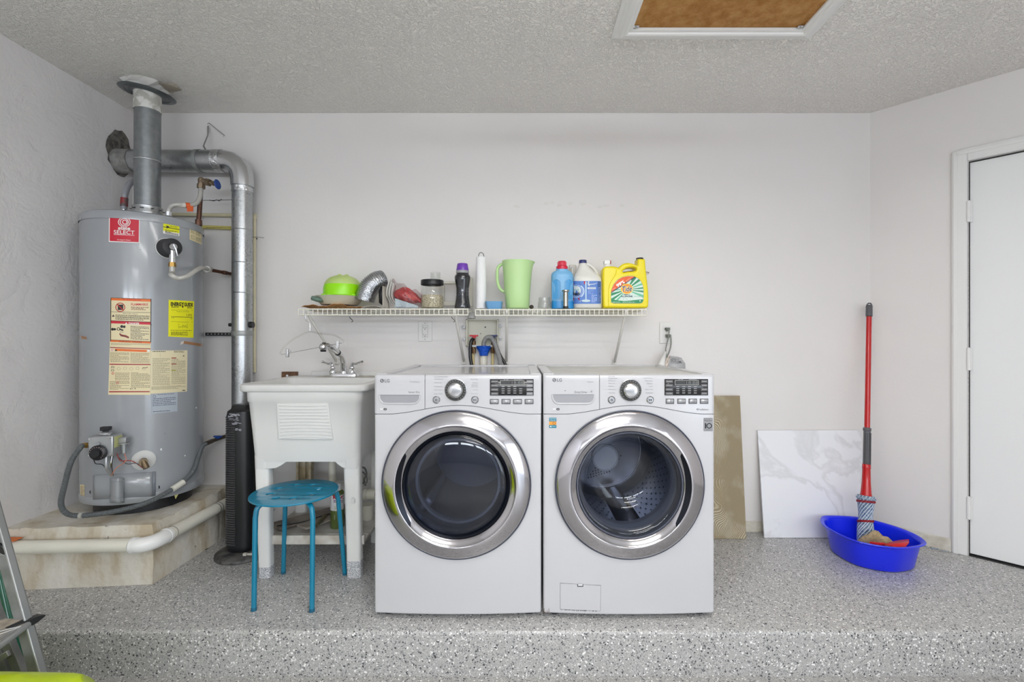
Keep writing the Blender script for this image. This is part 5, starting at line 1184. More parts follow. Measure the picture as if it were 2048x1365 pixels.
# faucet
fc = thing('faucet', 'chrome two-handle faucet with pull-out spout on the back of the sink', 'faucet', (WX(687, 2.64), 2.64, .92))
mb = MB(); x0, x1 = WX(659, 2.64), WX(716, 2.64); mb.loft([se_ring((x0+x1)/2, 2.645, z, (x1-x0)/2*s_, .028*s_, 4, 40) for z, s_ in ((.918, 1), (.922, 1.0), (.934, .96), (.938, .90))]); mb.build('base_plate', CHROME, fc, ang=30)
for hx, tip, s_ in ((665.5, 643, -1), (704, 725, 1)):
    c0 = Vector((WX(hx, 2.645), 2.645, .936)); mb = MB(); mb.lathe([(.019, 0), (.020, .006), (.019, .014), (.012, .024), (.014, .028), (.015, .033), (.012, .038), (.008, .045)], c0, n=24); mb.build('handle_base', CHROME, fc, ang=60)
    tp_ = W(tip, 723.5, 2.60); mb = MB(); mb.tube(catmull([c0+Vector((0,0,.036)), c0+Vector((s_*.006, -.002, .055)), c0.lerp(tp_, .35)+Vector((0,0,.030)), c0.lerp(tp_, .6)+Vector((0,0,.020)), tp_], 6), [.008]*8+[.0068]*10+[.0055]*4+[.0068, .0075, .006], 12); mb.build('lever_handle', CHROME, fc, ang=60)
mb = MB(); sp_ = [W(687.5, 748, 2.645), W(687, 740, 2.645), W(686.5, 727, 2.63), W(683, 714, 2.60), W(676, 706.5, 2.565)]
mb.tube(catmull(sp_, 6), [.0185]*7+[.0165]*6+[.0155]*6+[.0150]*6, 20); mb.build('spout', CHROME, fc, ang=60)
mb = MB(); a, b = W(676, 706.5, 2.565), W(674.5, 705, 2.555); mb.cyl(a, b, .0166, n=20); mb.build('spout_ring', BLACK, fc)
mb = MB(); mb.tube(catmull([b, W(666, 698.5, 2.52), W(657, 693, 2.49), W(650, 692, 2.47)], 6), [.0148]*7+[.0155]*6+[.0165]*6, 20); mb.build('spray_wand', CHROME, fc, ang=60)
c0 = W(646.5, 694.5, 2.455); mb = MB(); mb.sphere(c0, .0215, 16, sz=(.95, .95, 1)); mb.build('spray_head', CHROME, fc, ang=60)
mb = MB(); mb.cyl(c0+Vector((0,0,-.016)), c0+Vector((0,0,-.025)), .015, .013, n=20); mb.cyl(c0+Vector((.004,0,.017)), c0+Vector((.004,0,.024)), .009, n=14); mb.build('nozzle_and_button', BLACK, fc)
# timber block behind the rim
mb = MB(); mb.box(WX(563.5, 2.74), WX(594, 2.74), 2.738, 2.7555, WZ(757, 2.74), WZ(744, 2.74)); tag(mb.build('timber_block', M('dark_timber', (104, 70, 44), .6, var=(40, .3, (76, 50, 32)))), 'short brown timber block on the wall at the sink back left corner', 'wood block')

# ================================================================ stool
BLUE = M('teal_blue_metal', (0, 120, 152), .3, coat=.35)
SX, SY, SR, SZ_ = -.998, 2.085, .181, .452
st = thing('metal_stool', 'teal blue round stool with perforated seat in front of the sink', 'stool', (SX, SY, 0))
outs = [[(SR*cos(2*pi*k/64), SR*sin(2*pi*k/64)) for k in range(64)]]
for k in range(8):
    a = radians(22+45*k); outs.append([(.098*cos(a)+.0165*cos(2*pi*j/20), .098*sin(a)+.0165*sin(2*pi*j/20)) for j in range(20)])
vs, fs = plate(outs, .008, .002, 2); mb = MB(); mb.add([(SX+p.x, SY+p.y, SZ_-.004+p.z) for p in vs], fs); mb.build('seat', BLUE, st)
def leg(foot, top, inn):
    f = Vector(foot); t_ = Vector(top); i_ = Vector(inn); mb = MB()
    k1 = t_+(f-t_)*.08; P = [f, f.lerp(t_, .5)]+[t_+(k1-t_)]+catmull([k1, t_+(i_-t_)*.10+Vector((0,0,.006)), t_+(i_-t_)*.55+Vector((0,0,.012)), i_], 6)[1:]
    mb.tube(P, .0105, 14); l = mb.build('leg', BLUE, st)
    mb = MB(); mb.cyl(f, f+(t_-f).normalized()*.014, .0112, n=14); mb.build('foot_cap', M('foot_cap_blue', (20, 92, 120), .5), l)
leg((-1.104,1.95,0), (-1.106,1.965,.412), (-1.04,2.03,.436)); leg((-.860,1.943,0), (-.862,1.955,.415), (-.95,2.03,.436))
leg((-1.139,2.262,0), (-1.105,2.215,.412), (-1.04,2.14,.436)); leg((-.838,2.25,0), (-.850,2.19,.415), (-.95,2.12,.436))

# ================================================================ wire shelf
SHZ = 1.2835
SHW = M('shelf_wire_white', (224, 222, 210), .4)
def wire_shelf(x0, x1, lab, z):
    s = thing('wire_shelf', lab, 'shelf', ((x0+x1)/2, 2.6, z), 'wire wall shelves')
    for y, zz, nm in ((2.44, z, 'front_rail'), (2.44, z-.030, 'lip_rail'), (2.752, z, 'back_rail'), (2.60, z-.004, 'support_rail')):
        mb = MB(); mb.cyl((x0, y, zz), (x1, y, zz), .0038, n=8); mb.build(nm, SHW, s)
    mb = MB(); n = round((x1-x0)/.02494)
    for k in range(n+1):
        x = x0+(x1-x0)*k/n; mb.tube([(x, 2.752, z+.003), (x, 2.443, z+.003), (x, 2.4375, z), (x, 2.4365, z-.031)], .0024, 6)
    w = mb.build('cross_wires', SHW, s); w['kind'] = 'stuff'
    return s
s1 = wire_shelf(WX(597.5, 2.44), WX(936, 2.44), 'left length of white wire shelf, above the sink and dryer', SHZ+.0005)
s2 = wire_shelf(WX(951, 2.44), WX(1293, 2.44), 'right length of white wire shelf, above the washer', SHZ-.002)
for (s, xa, xb, zb, yy) in ((s1, 613, 672, 722, 0), (s1, 909.5, 927.5, 722, 0), (s2, 1013.5, 1013, 722, 0), (s2, 1252, 1229, 724, 0)):
    a = W(xa, 624, 2.445); b = W(xb, zb, 2.742); mb = MB(); mb.tube([a+Vector((0,0,.012)), a, b, b+Vector((0,.010,-.003))], .0078, 8); mb.build('brace', M('brace_white', (214, 212, 206), .4), s)
    mb = MB(); mb.box(b.x-.012, b.x+.012, 2.744, 2.7555, b.z-.022, b.z+.014); mb.cyl((b.x, 2.744, b.z-.012), (b.x, 2.740, b.z-.012), .004, n=8); mb.build('brace_foot', M('brace_white', (0,0,0)), s, bevel=.002)
for x in (699, 903):
    mb = MB(); a = W(x, 634, 2.46); mb.tube([a, a+Vector((.004,0,-.008)), a+Vector((.014,0,-.016)), a+Vector((.018,0,-.024)), a+Vector((.010,0,-.028))], .0018, 6); mb.build('wire_hook', DARK, s1)
# clip hanger hanging at the left end
hg = thing('clip_hanger', 'clear trouser hanger with two metal clips hanging from the left shelf end', 'hanger', W(612, 636, 2.43))
mb = MB(); mb.tube(catmull([W(614, 622, 2.47), W(611.5, 624, 2.43), W(611, 636, 2.425), W(613, 642, 2.43), W(619, 646.5, 2.44), W(620, 653, 2.44), W(620, 662, 2.44)], 6), .0014, 6); mb.build('hook', CHROMEB, hg)
CP = glassmat('clear_plastic', (.93, .93, .92), .8, .08)
mb = MB(); mb.tube(catmull([W(560, 708, 2.44), W(570, 692, 2.44), W(595, 674, 2.44), W(620, 664, 2.44), W(640, 668, 2.44), W(665, 670, 2.44), W(683, 679, 2.44), W(692, 691, 2.44)], 8), .0045, 8); mb.build('hanger_body', CP, hg)
mb = MB(); mb.cyl(W(562, 709.5, 2.44), W(684, 686.5, 2.44), .0014, n=6); mb.build('bar', CHROMEB, hg)
for x, y in ((575.5, 706.5), (676, 690)):
    mb = MB(); a = W(x, y, 2.44); mb.box(a.x-.008, a.x+.006, a.y-.009, a.y+.007, a.z-.022, a.z+.022); mb.box(a.x+.006, a.x+.016, a.y-.006, a.y+.004, a.z+.006, a.z+.012); mb.build('clip', CHROMEB, hg, bevel=.002)

# ---- things on the shelf
def SP(px, py, Y=2.56): return W(px, py, Y)
zt_ = SHZ+.005
def lathe_px(mb, cx, prof, Y, n=32, m=None, zmin=zt_):
    """prof: (half width px, y px)"""
    X = WX(cx, Y); mb.lathe([(hw*Y/F, max(WZ(y, Y), zmin)) for hw, y in prof], (X, Y, 0), n=n, m=m)
# brown paper under the bowl
mb = MB(); rnd = random.Random(3)
def papr(u, v):
    return Vector((WX(611, 2.50)+u*(WX(729, 2.50)-WX(611, 2.50)), 2.455+.2*v, zt_+.002+(.026*(1-v)**1.5*min(1, v*9+.75)+.004)*sin(pi*min(u*.92+.06, 1))**.5*(.70+.30*sin(u*13+v*3))+.002*sin(u*40)))
mb.grid(papr, 40, 8); tag(mb.build('brown_cloth', M('brown_cloth', (140, 84, 36), .85, bump=(60, .6), var=(24, .3, (196, 148, 86))), solid=.002), 'rumpled brown cloth lying under the green bowl on the wire shelf', 'cloth')
# pale container with grey-green handle
ct = thing('pan_with_handle', 'pale pan with grey-green handle under the upturned lime bowl', 'pan', SP(678, 612, 2.56))
mb = MB(); lathe_px(mb, 679, [(0, 611), (34, 611), (41, 604), (46.5, 595.5), (47.5, 594.5), (46, 594.5), (0, 596)], 2.56, zmin=zt_+.013); mb.build('pan_body', M('frosted_pan', (196, 192, 172), .35), ct)
mb = MB(); mb.tube(catmull([W(655, 600.5, 2.50), W(645, 600.5, 2.47), W(632, 598.5, 2.45), W(622, 595.5, 2.44)], 6), [.010]*7+[.0135]*6+[.012]*5+[.004], 14, flat=1.0); mb.build('handle', M('grey_green_handle', (84, 108, 94), .45), ct, label='grey-green handle')
# lime bowl, upside down, with feet
lb = thing('lime_colander', 'lime green bowl with finger-like feet lying upside down at the shelf left', 'bowl', SP(686, 598, 2.57))
LIME = M('lime_plastic', (150, 226, 8), .3)
XB = WX(685.5, 2.57); kx = 2.57/F
mb = MB(); mb.lathe([(38.5*kx, WZ(597.5, 2.57)), (38.5*kx, WZ(594, 2.57)), (36.5*kx, WZ(592, 2.57)), (36.6*kx, WZ(580, 2.57)), (35.9*kx, WZ(575, 2.57)), (35.0*kx, WZ(571, 2.57))], (XB, 2.57, 0), n=48); mb.build('bowl_lower', LIME, lb)
mb = MB(); mb.lathe([(35.0*kx, WZ(571, 2.57)), (33.4*kx, WZ(566.5, 2.57)), (30*kx, WZ(561.5, 2.57)), (25*kx, WZ(557, 2.57)), (18*kx, WZ(553.8, 2.57)), (9*kx, WZ(552, 2.57)), (0, WZ(551.6, 2.57))], (XB, 2.57, 0), n=48); mb.build('bowl_top', M('faded_lime', (176, 204, 96), .45, var=(5, .5, (192, 206, 150))), lb, label='faded pale green top')
for fx0, fy0 in ((-14, 553), (-5.5, 549.8), (8.5, 550.4), (-24, 558)):
    mb = MB(); p1 = W(685.5+fx0, fy0, 2.55); p0 = W(685.5+fx0-9, fy0+10, 2.52); mb.tube([p0, p0.lerp(p1, .6)+Vector((0,0,.006)), p1, p1+Vector((.016, .01, -.016))], [.004, .007, .006, .004], 8); mb.build('bowl_foot', M('faded_lime', (0,0,0)), lb)
for x in (-27, -12, 30):
    mb = MB(); Xc = XB+x*kx; yy_ = 2.57-sqrt(max((38*kx)**2-(x*kx)**2, 0)); mb.box(Xc-.012, Xc+.012, yy_-.004, yy_+.02, WZ(593, 2.5), WZ(588, 2.5)); mb.build('rim_tab', LIME, lb, bevel=.002)
mb = MB(); mb.lathe([(38.4*kx, WZ(597.4, 2.57)), (40*kx, WZ(596.2, 2.57)), (40*kx, WZ(594.5, 2.57)), (37*kx, WZ(593.5, 2.57))], (XB, 2.57, 0), n=48); mb.build('rim', M('lime_light', (186, 232, 110), .3), lb)
# foil duct
FOIL = M('foil_duct', (196, 198, 200), .22, 1, bump=(90, .5))
fd = thing('foil_duct_offcut', 'bent piece of ribbed silver foil duct between the lime bowl and papers', 'duct', SP(750, 612, 2.54))
mb = MB(); P = catmull([W(729, 602, 2.53), W(733, 588, 2.53), W(741, 573, 2.535), W(753, 564, 2.545), W(765, 561, 2.57)], 12)
R = []
acc = 0
for i, p in enumerate(P): R.append(.0600+(.0035 if i % 2 else -.0015) if i < 40 else .060)
Q = []; RR = []
for i, (a, b) in enumerate(zip(P, P[1:])):
    for t in (0, .5): Q.append(a.lerp(b, t)); RR.append(.052+.0028*(1 if len(RR) % 4 in (1, 2) else -1))
mb.tube(Q, RR, 28, caps=False); mb.build('duct_wall', FOIL, fd, solid=.001)
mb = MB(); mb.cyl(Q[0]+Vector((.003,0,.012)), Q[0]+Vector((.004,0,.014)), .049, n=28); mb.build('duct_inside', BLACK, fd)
a = W(764, 590, 2.50); mb = MB(); mb.add([W(757, 582, 2.485), W(763.5, 571, 2.485), W(766, 580, 2.485), W(766, 612, 2.485), W(758, 606, 2.487)], [(0,1,2,3,4)]); mb.build('crushed_opening', BLACK, fd, solid=.002)
# folded papers and cardboard
CARD = M('grey_card', (178, 172, 162), .8); PAP = M('newsprint', (206, 204, 198), .85)
pp = thing('folded_card', 'folded grey card standing upright right of the foil duct', 'paper', SP(772, 610, 2.50))
mb = MB(); mb.grid(lambda u, v: W(765+9*u+5*v*u, 572+u*3+(617-572)*v, 2.475+.05*u), 6, 6); mb.build('card_sheet', CARD, pp, solid=.0015)
pw = thing('curved_pages', 'curled white printed pages leaning beside the red bag', 'paper', SP(785, 610, 2.52))
for j in range(3):
    mb = MB()
    def pg(u, v, j=j):
        x = 779+3.5*j+6*u - 9*sin(pi*v*.9)*(1-.2*j)+12*max(v-.55, 0)*2; return W(x+v*4, 558+6*u+j*4+(617-558-j*4)*v, 2.485+.04*u+.004*j)
    mb.grid(pg, 3, 14); mb.build('page', PAP, pw, solid=.0008)
fl_ = MB(); fl_.grid(lambda u, v: Vector((WX(722, 2.47)+u*(WX(768, 2.47)-WX(722, 2.47)), 2.455+.10*v, zt_+.001+.014*sin(pi*u)*(1-.5*v))), 14, 4); tag(fl_.build('flat_card', CARD, solid=.0015), 'grey bowed card lying flat under the foil duct', 'card')
# red item in a clear bag
rb = thing('bagged_red_bag', 'red folded fabric inside a cloudy plastic bag, left of the oat jar', 'bag', SP(815, 612, 2.54))
REDF = M('red_fabric', (178, 44, 52), .6, bump=(30, .8), var=(12, .3, (206, 108, 104)))
mb = MB(); rings = []
for i in range(17):
    u = i/16; x = 790+56*u; yc_ = 590+15*u-6*sin(pi*u); h = (5+10*sin(pi*min(u*1.2, 1))**.6)*(1-.1*u); Y0 = 2.54; d = .045*sin(pi*(.15+.75*u))
    rings.append([W(x, yc_+h*sin(t)*(1+.12*sin(5*t+u*9)), Y0)+Vector((0, d*cos(t)*(1+.15*sin(3*t+u*20)), 0)) for t in [2*pi*k/20 for k in range(20)]])
mb.loft(rings); mb.build('red_fabric', REDF, rb, ang=70)
mb = MB(); rings = []
for i in range(19):
    u = i/18; x = 786.5+58*u; yt = 558+30*u**.8+3*sin(u*14); yb_ = 600+16*min(u*1.5, 1)-2; yb_ = min(yb_, 615); Y0 = 2.54; ym = (yt+yb_)/2; h = (yb_-yt)/2; d = .055*sin(pi*(.12+.8*u))
    rings.append([W(x+2*sin(4*t), ym+h*sin(t)*(1+.05*sin(7*t+u*16)), Y0)+Vector((0, d*cos(t)*(1+.2*sin(5*t+u*13)), 0)) for t in [2*pi*k/24 for k in range(24)]])
mb.loft(rings); mb.build('plastic_bag', (lambda: (glassmat('cloudy_bag', (.86, .80, .80), .9, .18)))(), rb, ang=60)
mb = MB(); mb.grid(lambda u, v: W(790+46*u, 597+15*u+(19-15*u)*v, 2.475+.01*sin(9*u)), 10, 4); tag(mb.build('pale_blue_fabric', M('pale_blue_mesh', (178, 190, 196), .8, bump=(180, .6)), solid=.002), 'pale blue-grey ribbed cloth under the bagged red fabric', 'cloth')
# oat jar with clear tube
jr = thing('oat_jar', 'clear jar of pale oats with black lid on the wire shelf', 'jar', SP(864.5, 617, 2.53))
JG = glassmat('jar_glass', (.95, .96, .95), .9, .03)
mb = MB(); lathe_px(mb, 864.5, [(0, 617.2), (21.5, 617.2), (22.4, 615.5), (22.4, 572), (21, 570)], 2.53); mb.build('jar_body', JG, jr)
mb = MB(); lathe_px(mb, 864.5, [(0, 616.2), (21, 616.2), (21.6, 614.8), (21.6, 594), (19, 591), (10, 592.5), (0, 590)], 2.53); mb.build('oats', M('oats', (226, 216, 190), .9, bump=(160, 1.0, 2), var=(150, .35, (160, 146, 116))), jr)
mb = MB(); lathe_px(mb, 864.5, [(22.2, 571), (22.6, 570.5), (22.6, 562.2), (21.8, 561), (0, 560.8)], 2.53); mb.build('lid', BLACK, jr)
mb = MB(); lathe_px(mb, 871, [(10, 561.5), (10, 545)], 2.60, zmin=0); lathe_px(mb, 871, [(9.4, 545), (9.4, 561.5)], 2.60, zmin=0); 
gt = mb.build('clear_tube', JG); tag(gt, 'short clear plastic cup standing behind the oat jar lid', 'cup')
mb = MB(); lathe_px(mb, 871, [(12, 616.8), (12, 561.6), (0, 561.6)], 2.64); mb.cur = 0
# white frame
wf = thing('white_plastic_frame', 'white open plastic frame behind the purple-capped bottle', 'frame', SP(925, 610, 2.66))
wm = M('ivory_plastic', (214, 211, 200), .5)
for (a, b, c, d) in ((887, 563, 925, 568), (887, 603, 925, 612), (925, 555, 945, 613), (884, 563, 888, 613)):
    mb = MB(); mb.box(WX(a, 2.66), WX(c, 2.66), 2.655, 2.70, max(WZ(d, 2.66), zt_), WZ(b, 2.66)); mb.build('frame_side', wm, wf, bevel=.004)
# dark bottle with purple cap
db = thing('dark_bottle', 'black waisted bottle with purple cap on the wire shelf', 'bottle', SP(925, 617, 2.52))
mb = MB(); lathe_px(mb, 925, [(0, 617.6), (15.8, 617.6), (16.3, 616), (14.5, 606), (12.6, 590), (12.6, 578), (15.2, 562), (16, 555), (14.2, 550.5), (12.3, 548.5), (12.3, 546)], 2.52, 40); mb.build('bottle_body', M('dark_bottle_wrap', (30, 32, 36), .18, coat=.6), db, ang=60)
mb = MB(); lathe_px(mb, 925, [(12.6, 547.2), (12.9, 546), (12.9, 543), (12.2, 541.5)], 2.52, 40); mb.build('neck_band', M('smoke_band', (150, 150, 152), .2), db)
mb = MB(); lathe_px(mb, 925, [(12.4, 542), (12.4, 540.5), (10.6, 529.5), (9.6, 527.8), (0, 527.3)], 2.52, 40); mb.build('purple_cap', M('purple_cap', (108, 62, 168), .25), db, label='purple cap')
bf = lambda px, py, h: cylR(px, py, 13.2*2.52/F+h, WX(925, 2.52), 2.52)
D = Decal(bf)
for i in range(9): D.rect(932, 573+i*3.4, 936+1.2*(i % 3 == 0), 573.8+i*3.4, (110, 112, 118))
for k in range(16): r_ = random.Random(k); D.disc(r_.uniform(915, 929), r_.uniform(570, 600), .8, .7, (90, 100, 120), n=6)
D.build('bottle_print', db)
# paper roll on a stand
pr = thing('paper_towel_roll', 'tall thin white paper roll with wire loop on top, left of green pitcher', 'paper roll', SP(962, 617, 2.53))
mb = MB(); lathe_px(mb, 962.2, [(3, 617.6), (10.3, 617.6), (10.5, 617), (10.3, 515.5), (10, 515), (3, 515)], 2.53, 32); mb.build('roll', M('tissue_paper', (232, 232, 232), .9, bump=(140, .25)), pr)
mb = MB(); mb.tube(catmull([W(957.5, 517, 2.53), W(957.3, 511, 2.53), W(959, 506.8, 2.53), W(962.5, 505.6, 2.53), (W(966, 507.4, 2.53)), W(967.6, 512, 2.53), W(967.8, 517, 2.53)], 6), .0022, 8); mb.build('wire_loop', M('dark_steel', (120, 122, 124), .3, .9), pr)
# little blue box
bb = thing('blue_plastic_box', 'small blue plastic tub between paper roll and green pitcher', 'box', SP(989, 618, 2.52))
mb = MB(); mb.loft([rr(WX(974, 2.5), WX(1003, 2.5), 2.475, 2.565, zt_, 6, 32), rr(WX(970.5, 2.5), WX(1005, 2.5), 2.468, 2.572, WZ(603.8, 2.5), 6, 32), rr(WX(971.5, 2.5), WX(1004, 2.5), 2.471, 2.569, WZ(603.8, 2.5), 6, 32), rr(WX(975, 2.5), WX(1002, 2.5), 2.48, 2.56, zt_+.004, 6, 32)]); mb.build('tub', M('blue_tub', (98, 152, 196), .35), bb)
# pitcher
pt = thing('green_pitcher', 'pale green plastic pitcher with handle on the left and spout right', 'pitcher', SP(1033, 618, 2.54))
GRN = M('pale_green_plastic', (180, 214, 150), .4)
mb = MB(); Yp = 2.54; rings = []
for (l, r_, y) in ((1013, 1057, 618), (1012, 1058.5, 616.5), (1009.5, 1060, 590), (1007, 1061.5, 555), (1005, 1063, 530), (1004.5, 1063.5, 525.5), (1004, 1064, 523)):
    rg = se_ring((WX(l, Yp)+WX(r_, Yp))/2, Yp, max(WZ(y, Yp), zt_), (WX(r_, Yp)-WX(l, Yp))/2, (WX(r_, Yp)-WX(l, Yp))/2*.92, 2.2, 48)
    k_ = max(0, (538-y)/15)
    for i, p in enumerate(rg):
        a_ = 2*pi*i/48
        w_ = max(0, cos(a_))**14*k_; p.x += w_*.017; p.z += w_*-.004
    rings.append(rg)
inner = [[Vector(((p.x-WX(1034, Yp))*.955+WX(1034, Yp), (p.y-Yp)*.955+Yp, p.z)) for p in rings[i]] for i in (6, 4, 1)]
mb.loft(rings+inner); mb.build('pitcher_body', GRN, pt, ang=60)
mb = MB(); mb.tube(catmull([W(1007, 528.5, Yp), W(1001, 530.5, Yp), W(996, 536, Yp), W(994.3, 548, Yp), W(995.5, 566, Yp), W(1000, 578, Yp), W(1008.5, 584.5, Yp)], 8), .0085, 14, flat=1.1); mb.build('pitcher_handle', GRN, pt)
mb = MB(); mb.sphere(W(1063, 614.5, 2.56), .012, 8); tag(mb.build('dark_lump', M('dark_brown', (58, 52, 44), .6)), 'small dark brown lump tucked at the foot of the green pitcher', 'oddment')  # small dark brown lump of unknown identity
# little clear jar
cj = thing('small_clear_jar', 'small empty clear jar left of the blue detergent bottle', 'jar', SP(1089, 618, 2.55))
mb = MB(); lathe_px(mb, 1089, [(0, 617.5), (12.5, 617.5), (13.5, 616), (13.5, 606), (11.8, 603.5), (11.8, 596), (12.2, 595)], 2.55); lathe_px(mb, 1089, [(11, 595), (11, 603.5), (12.7, 607), (12.7, 615.5), (0, 616.5)], 2.55); mb.build('jar_body', glassmat('frosted_jar', (.95, .955, .95), .9, .12), cj)
# blue detergent bottle with red cap
bl = thing('blue_detergent_bottle', 'light blue detergent bottle with red screw cap and grip hollows', 'bottle', SP(1124, 618, 2.55))
Yb = 2.55; LB = M('bottle_blue', (112, 172, 214), .35); DB = M('bottle_blue_deep', (34, 138, 204), .3)
def sec(l, r_, y, d=.6, p=3): return se_ring((WX(l, Yb)+WX(r_, Yb))/2, Yb, max(WZ(y, Yb), zt_), (WX(r_, Yb)-WX(l, Yb))/2, (WX(r_, Yb)-WX(l, Yb))/2*d, p, 48)
mb = MB(); mb.loft([sec(1104.5, 1145, 618), sec(1103.3, 1146.2, 616), sec(1103.5, 1146, 605), sec(1102.5, 1146.5, 570), sec(1102.2, 1146, 553), sec(1103, 1145, 548), sec(1106, 1142, 544.5), sec(1111, 1138, 542.3, .8), sec(1112, 1136, 540, .9, 2), sec(1112, 1136, 538, .95, 2)]); mb.build('bottle_body', LB, bl, ang=60)
for l, r_ in ((1104.5, 1121), (1130, 1145.5)):
    def gp(u, v, l=l, r_=r_):
        x = l+(r_-l)*u; y = 559+40*v; yy2 = y+5*(1-sin(pi*min(max((u if l > 1120 else 1-u), 0), 1)*.5))*(1-v)*0; Y = Yb-(WX(1146, Yb)-WX(1102.5, Yb))/2*.6*(1-abs((x-1124.5)/22.2)**3)**(1/3)-.0012
        return W(x, y, Y)
    lft = l < 1120
    def on(x, y, h): 
        A_ = 22.0*2.55/F; Xc = WX(1124.5, 2.55); Y = 2.52
        for _ in range(12): u = min(abs((WX(x, Y)-Xc)/A_), .985); Y = .5*Y+.5*(2.55-A_*.6*(1-u**3)**(1/3))
        Y -= h
        return W(x, y, Y)
    arch = [(l+.3, 600.5), (l+.3, 566), (l+2.5, 561.5), ((l+r_)/2, 558.8), (r_-2.5, 561.5), (r_-.3, 567), (r_-.3, 592), (r_-3, 597.5), ((l+r_)/2-2, 600)]
    if not lft: arch = [(l+r_-x, y) for x, y in arch]
    mb = MB(); n_ = len(arch); mb.add([on(x, y, .0012) for x, y in arch]+[on((l+r_)/2, 580, .0012)], [(k, (k+1) % n_, n_) for k in range(n_)]); g_ = mb.build('grip_hollow_shade', M('hollow_shade_blue', (70, 150, 205), .3), bl)  # deeper blue patch on the bottle face, recess shading put into its colour
    mb = MB(); mb.tube(catmull([on(x, y, .0015) for x, y in arch], 4), .0022, 8, closed=True); mb.build('grip_edge', LB, bl)
mb = MB(); mb.loft([sec(1103.0, 1146.5, 618, .605), sec(1102.8, 1146.7, 616, .607), sec(1103, 1146.5, 606, .607), sec(1102.9, 1146.6, 603.5, .606)], True, False); mb.build('bottle_foot', DB, bl)
XC = WX(1124, Yb)
mb = MB(); mb.lathe([(11.6*Yb/F, WZ(539.5, Yb)), (11.8*Yb/F, WZ(538.5, Yb)), (11.4*Yb/F, WZ(533.5, Yb)), (8.8*Yb/F, WZ(532, Yb)), (8.4*Yb/F, WZ(524.5, Yb)), (7.4*Yb/F, WZ(523, Yb)), (0, WZ(523, Yb))], (XC, Yb, 0), n=36); cp = mb.build('red_cap', M('red_cap', (206, 28, 62), .35), bl, label='red screw cap')
for k in range(18):
    a_ = 2*pi*k/18; mb = MB(); x = XC+8.7*Yb/F*cos(a_); y = Yb+8.7*Yb/F*sin(a_); mb.box(x-.0012, x+.0012, y-.0012, y+.0012, WZ(532, Yb), WZ(525, Yb)); mb.build('cap_rib', M('red_cap', (0,0,0)), cp)
# steel tube piece in front
tp2 = thing('steel_tube_fitting', 'short brushed steel tube with flange in front of the blue bottle', 'fitting', SP(1131.5, 618, 2.46))
mb = MB(); lathe_px(mb, 1131.3, [(0, 617), (5.4, 617), (5.4, 613)], 2.462, 28); mb.build('tube_foot', BLACK, tp2)
mb = MB(); lathe_px(mb, 1131.3, [(5, 613.5), (5, 585), (7, 583.5), (7.2, 581.8), (6.8, 580.6), (0, 580.4)], 2.462, 28); mb.build('steel_tube', M('brushed_steel', (170, 166, 158), .28, 1), tp2)
# bleach jug
bj = thing('bleach_jug', 'white bleach jug with navy cap and blue label on the wire shelf', 'jug', SP(1174, 618, 2.56))
Yb = 2.56; WJ = M('bleach_white', (220, 219, 212), .35)
def secj(l, r_, y, d=.75, p=3): return se_ring((WX(l, Yb)+WX(r_, Yb))/2, Yb, max(WZ(y, Yb), zt_), (WX(r_, Yb)-WX(l, Yb))/2, (WX(r_, Yb)-WX(l, Yb))/2*d, p, 48)
mb = MB(); mb.loft([secj(1148, 1201, 618), secj(1146, 1203, 615.5), secj(1145.5, 1203.5, 600), secj(1145.5, 1203, 563), secj(1146, 1201.5, 557), secj(1149, 1196, 551), secj(1152.5, 1188, 545), secj(1155.5, 1180, 537, .85), secj(1157.5, 1175, 530, 1, 2), secj(1158.5, 1173, 527, 1, 2), secj(1158.5, 1173, 525, 1, 2)]); mb.build('jug_body', WJ, bj, ang=60)
mb = MB(); mb.tube(catmull([W(1171, 529, Yb), W(1178, 530, Yb), W(1186, 536, Yb), W(1192, 544, Yb), W(1196, 553, Yb), W(1196, 560, Yb)], 8), .0095, 14); mb.build('jug_handle', WJ, bj)
mb = MB(); XC = WX(1165.6, Yb); mb.lathe([(7.8*Yb/F, WZ(527.5, Yb)), (7.9*Yb/F, WZ(527, Yb)), (7.6*Yb/F, WZ(521.5, Yb)), (7*Yb/F, WZ(520.8, Yb)), (0, WZ(520.8, Yb))], (XC, Yb, 0), n=32); mb.build('navy_cap', M('navy_cap', (44, 52, 104), .4), bj, label='navy cap')
hx_, dy_ = 28.9, .75
def jfn(px, py, h):
    A_ = 29.0*2.56/F; Xc = WX(1174.4, 2.56); Y = 2.50
    for _ in range(12): u = min(abs((WX(px, Y)-Xc)/A_), .985); Y = .5*Y+.5*(2.56-A_*.75*(1-u**3)**(1/3))
    return W(px, py, Y-h-.0006)
D = Decal(jfn)
BLU = (88, 128, 200)
D.rect(1147, 562.3, 1202, 608, BLU, 24); D.rect(1147, 561.6, 1202, 562.4, (225, 226, 228), 24)
D.poly([(1147, 567), (1168.5, 563), (1171, 563), (1169.5, 569), (1158, 568), (1147, 570.5)], (196, 32, 60), lift=.0016)
D.poly([(1176, 563), (1201.5, 563), (1201.5, 567), (1194, 567), (1188, 569.5), (1181, 570), (1178, 573), (1175, 569)], (196, 206, 216), lift=.0016)
for rx in (18, 15.5, 13): D.disc(1152, 583, min(rx, 18), rx*.85, (190, 212, 236), lift=.0016, r_in=.93) if rx != 18 else D.poly([(1152+17*cos(t), 583+15*sin(t)) for t in [-.9+1.8*k/10 for k in range(11)]]+[(1152+15.4*cos(t), 583+13.6*sin(t)) for t in [.9-1.8*k/10 for k in range(11)]], (190, 212, 236), lift=.0016)
D.poly([(1148, 572)]+[(1150+12*cos(t), 582+10.5*sin(t)) for t in [-1.2+2.4*k/12 for k in range(13)]]+[(1148, 592)], (214, 222, 224), lift=.0032)
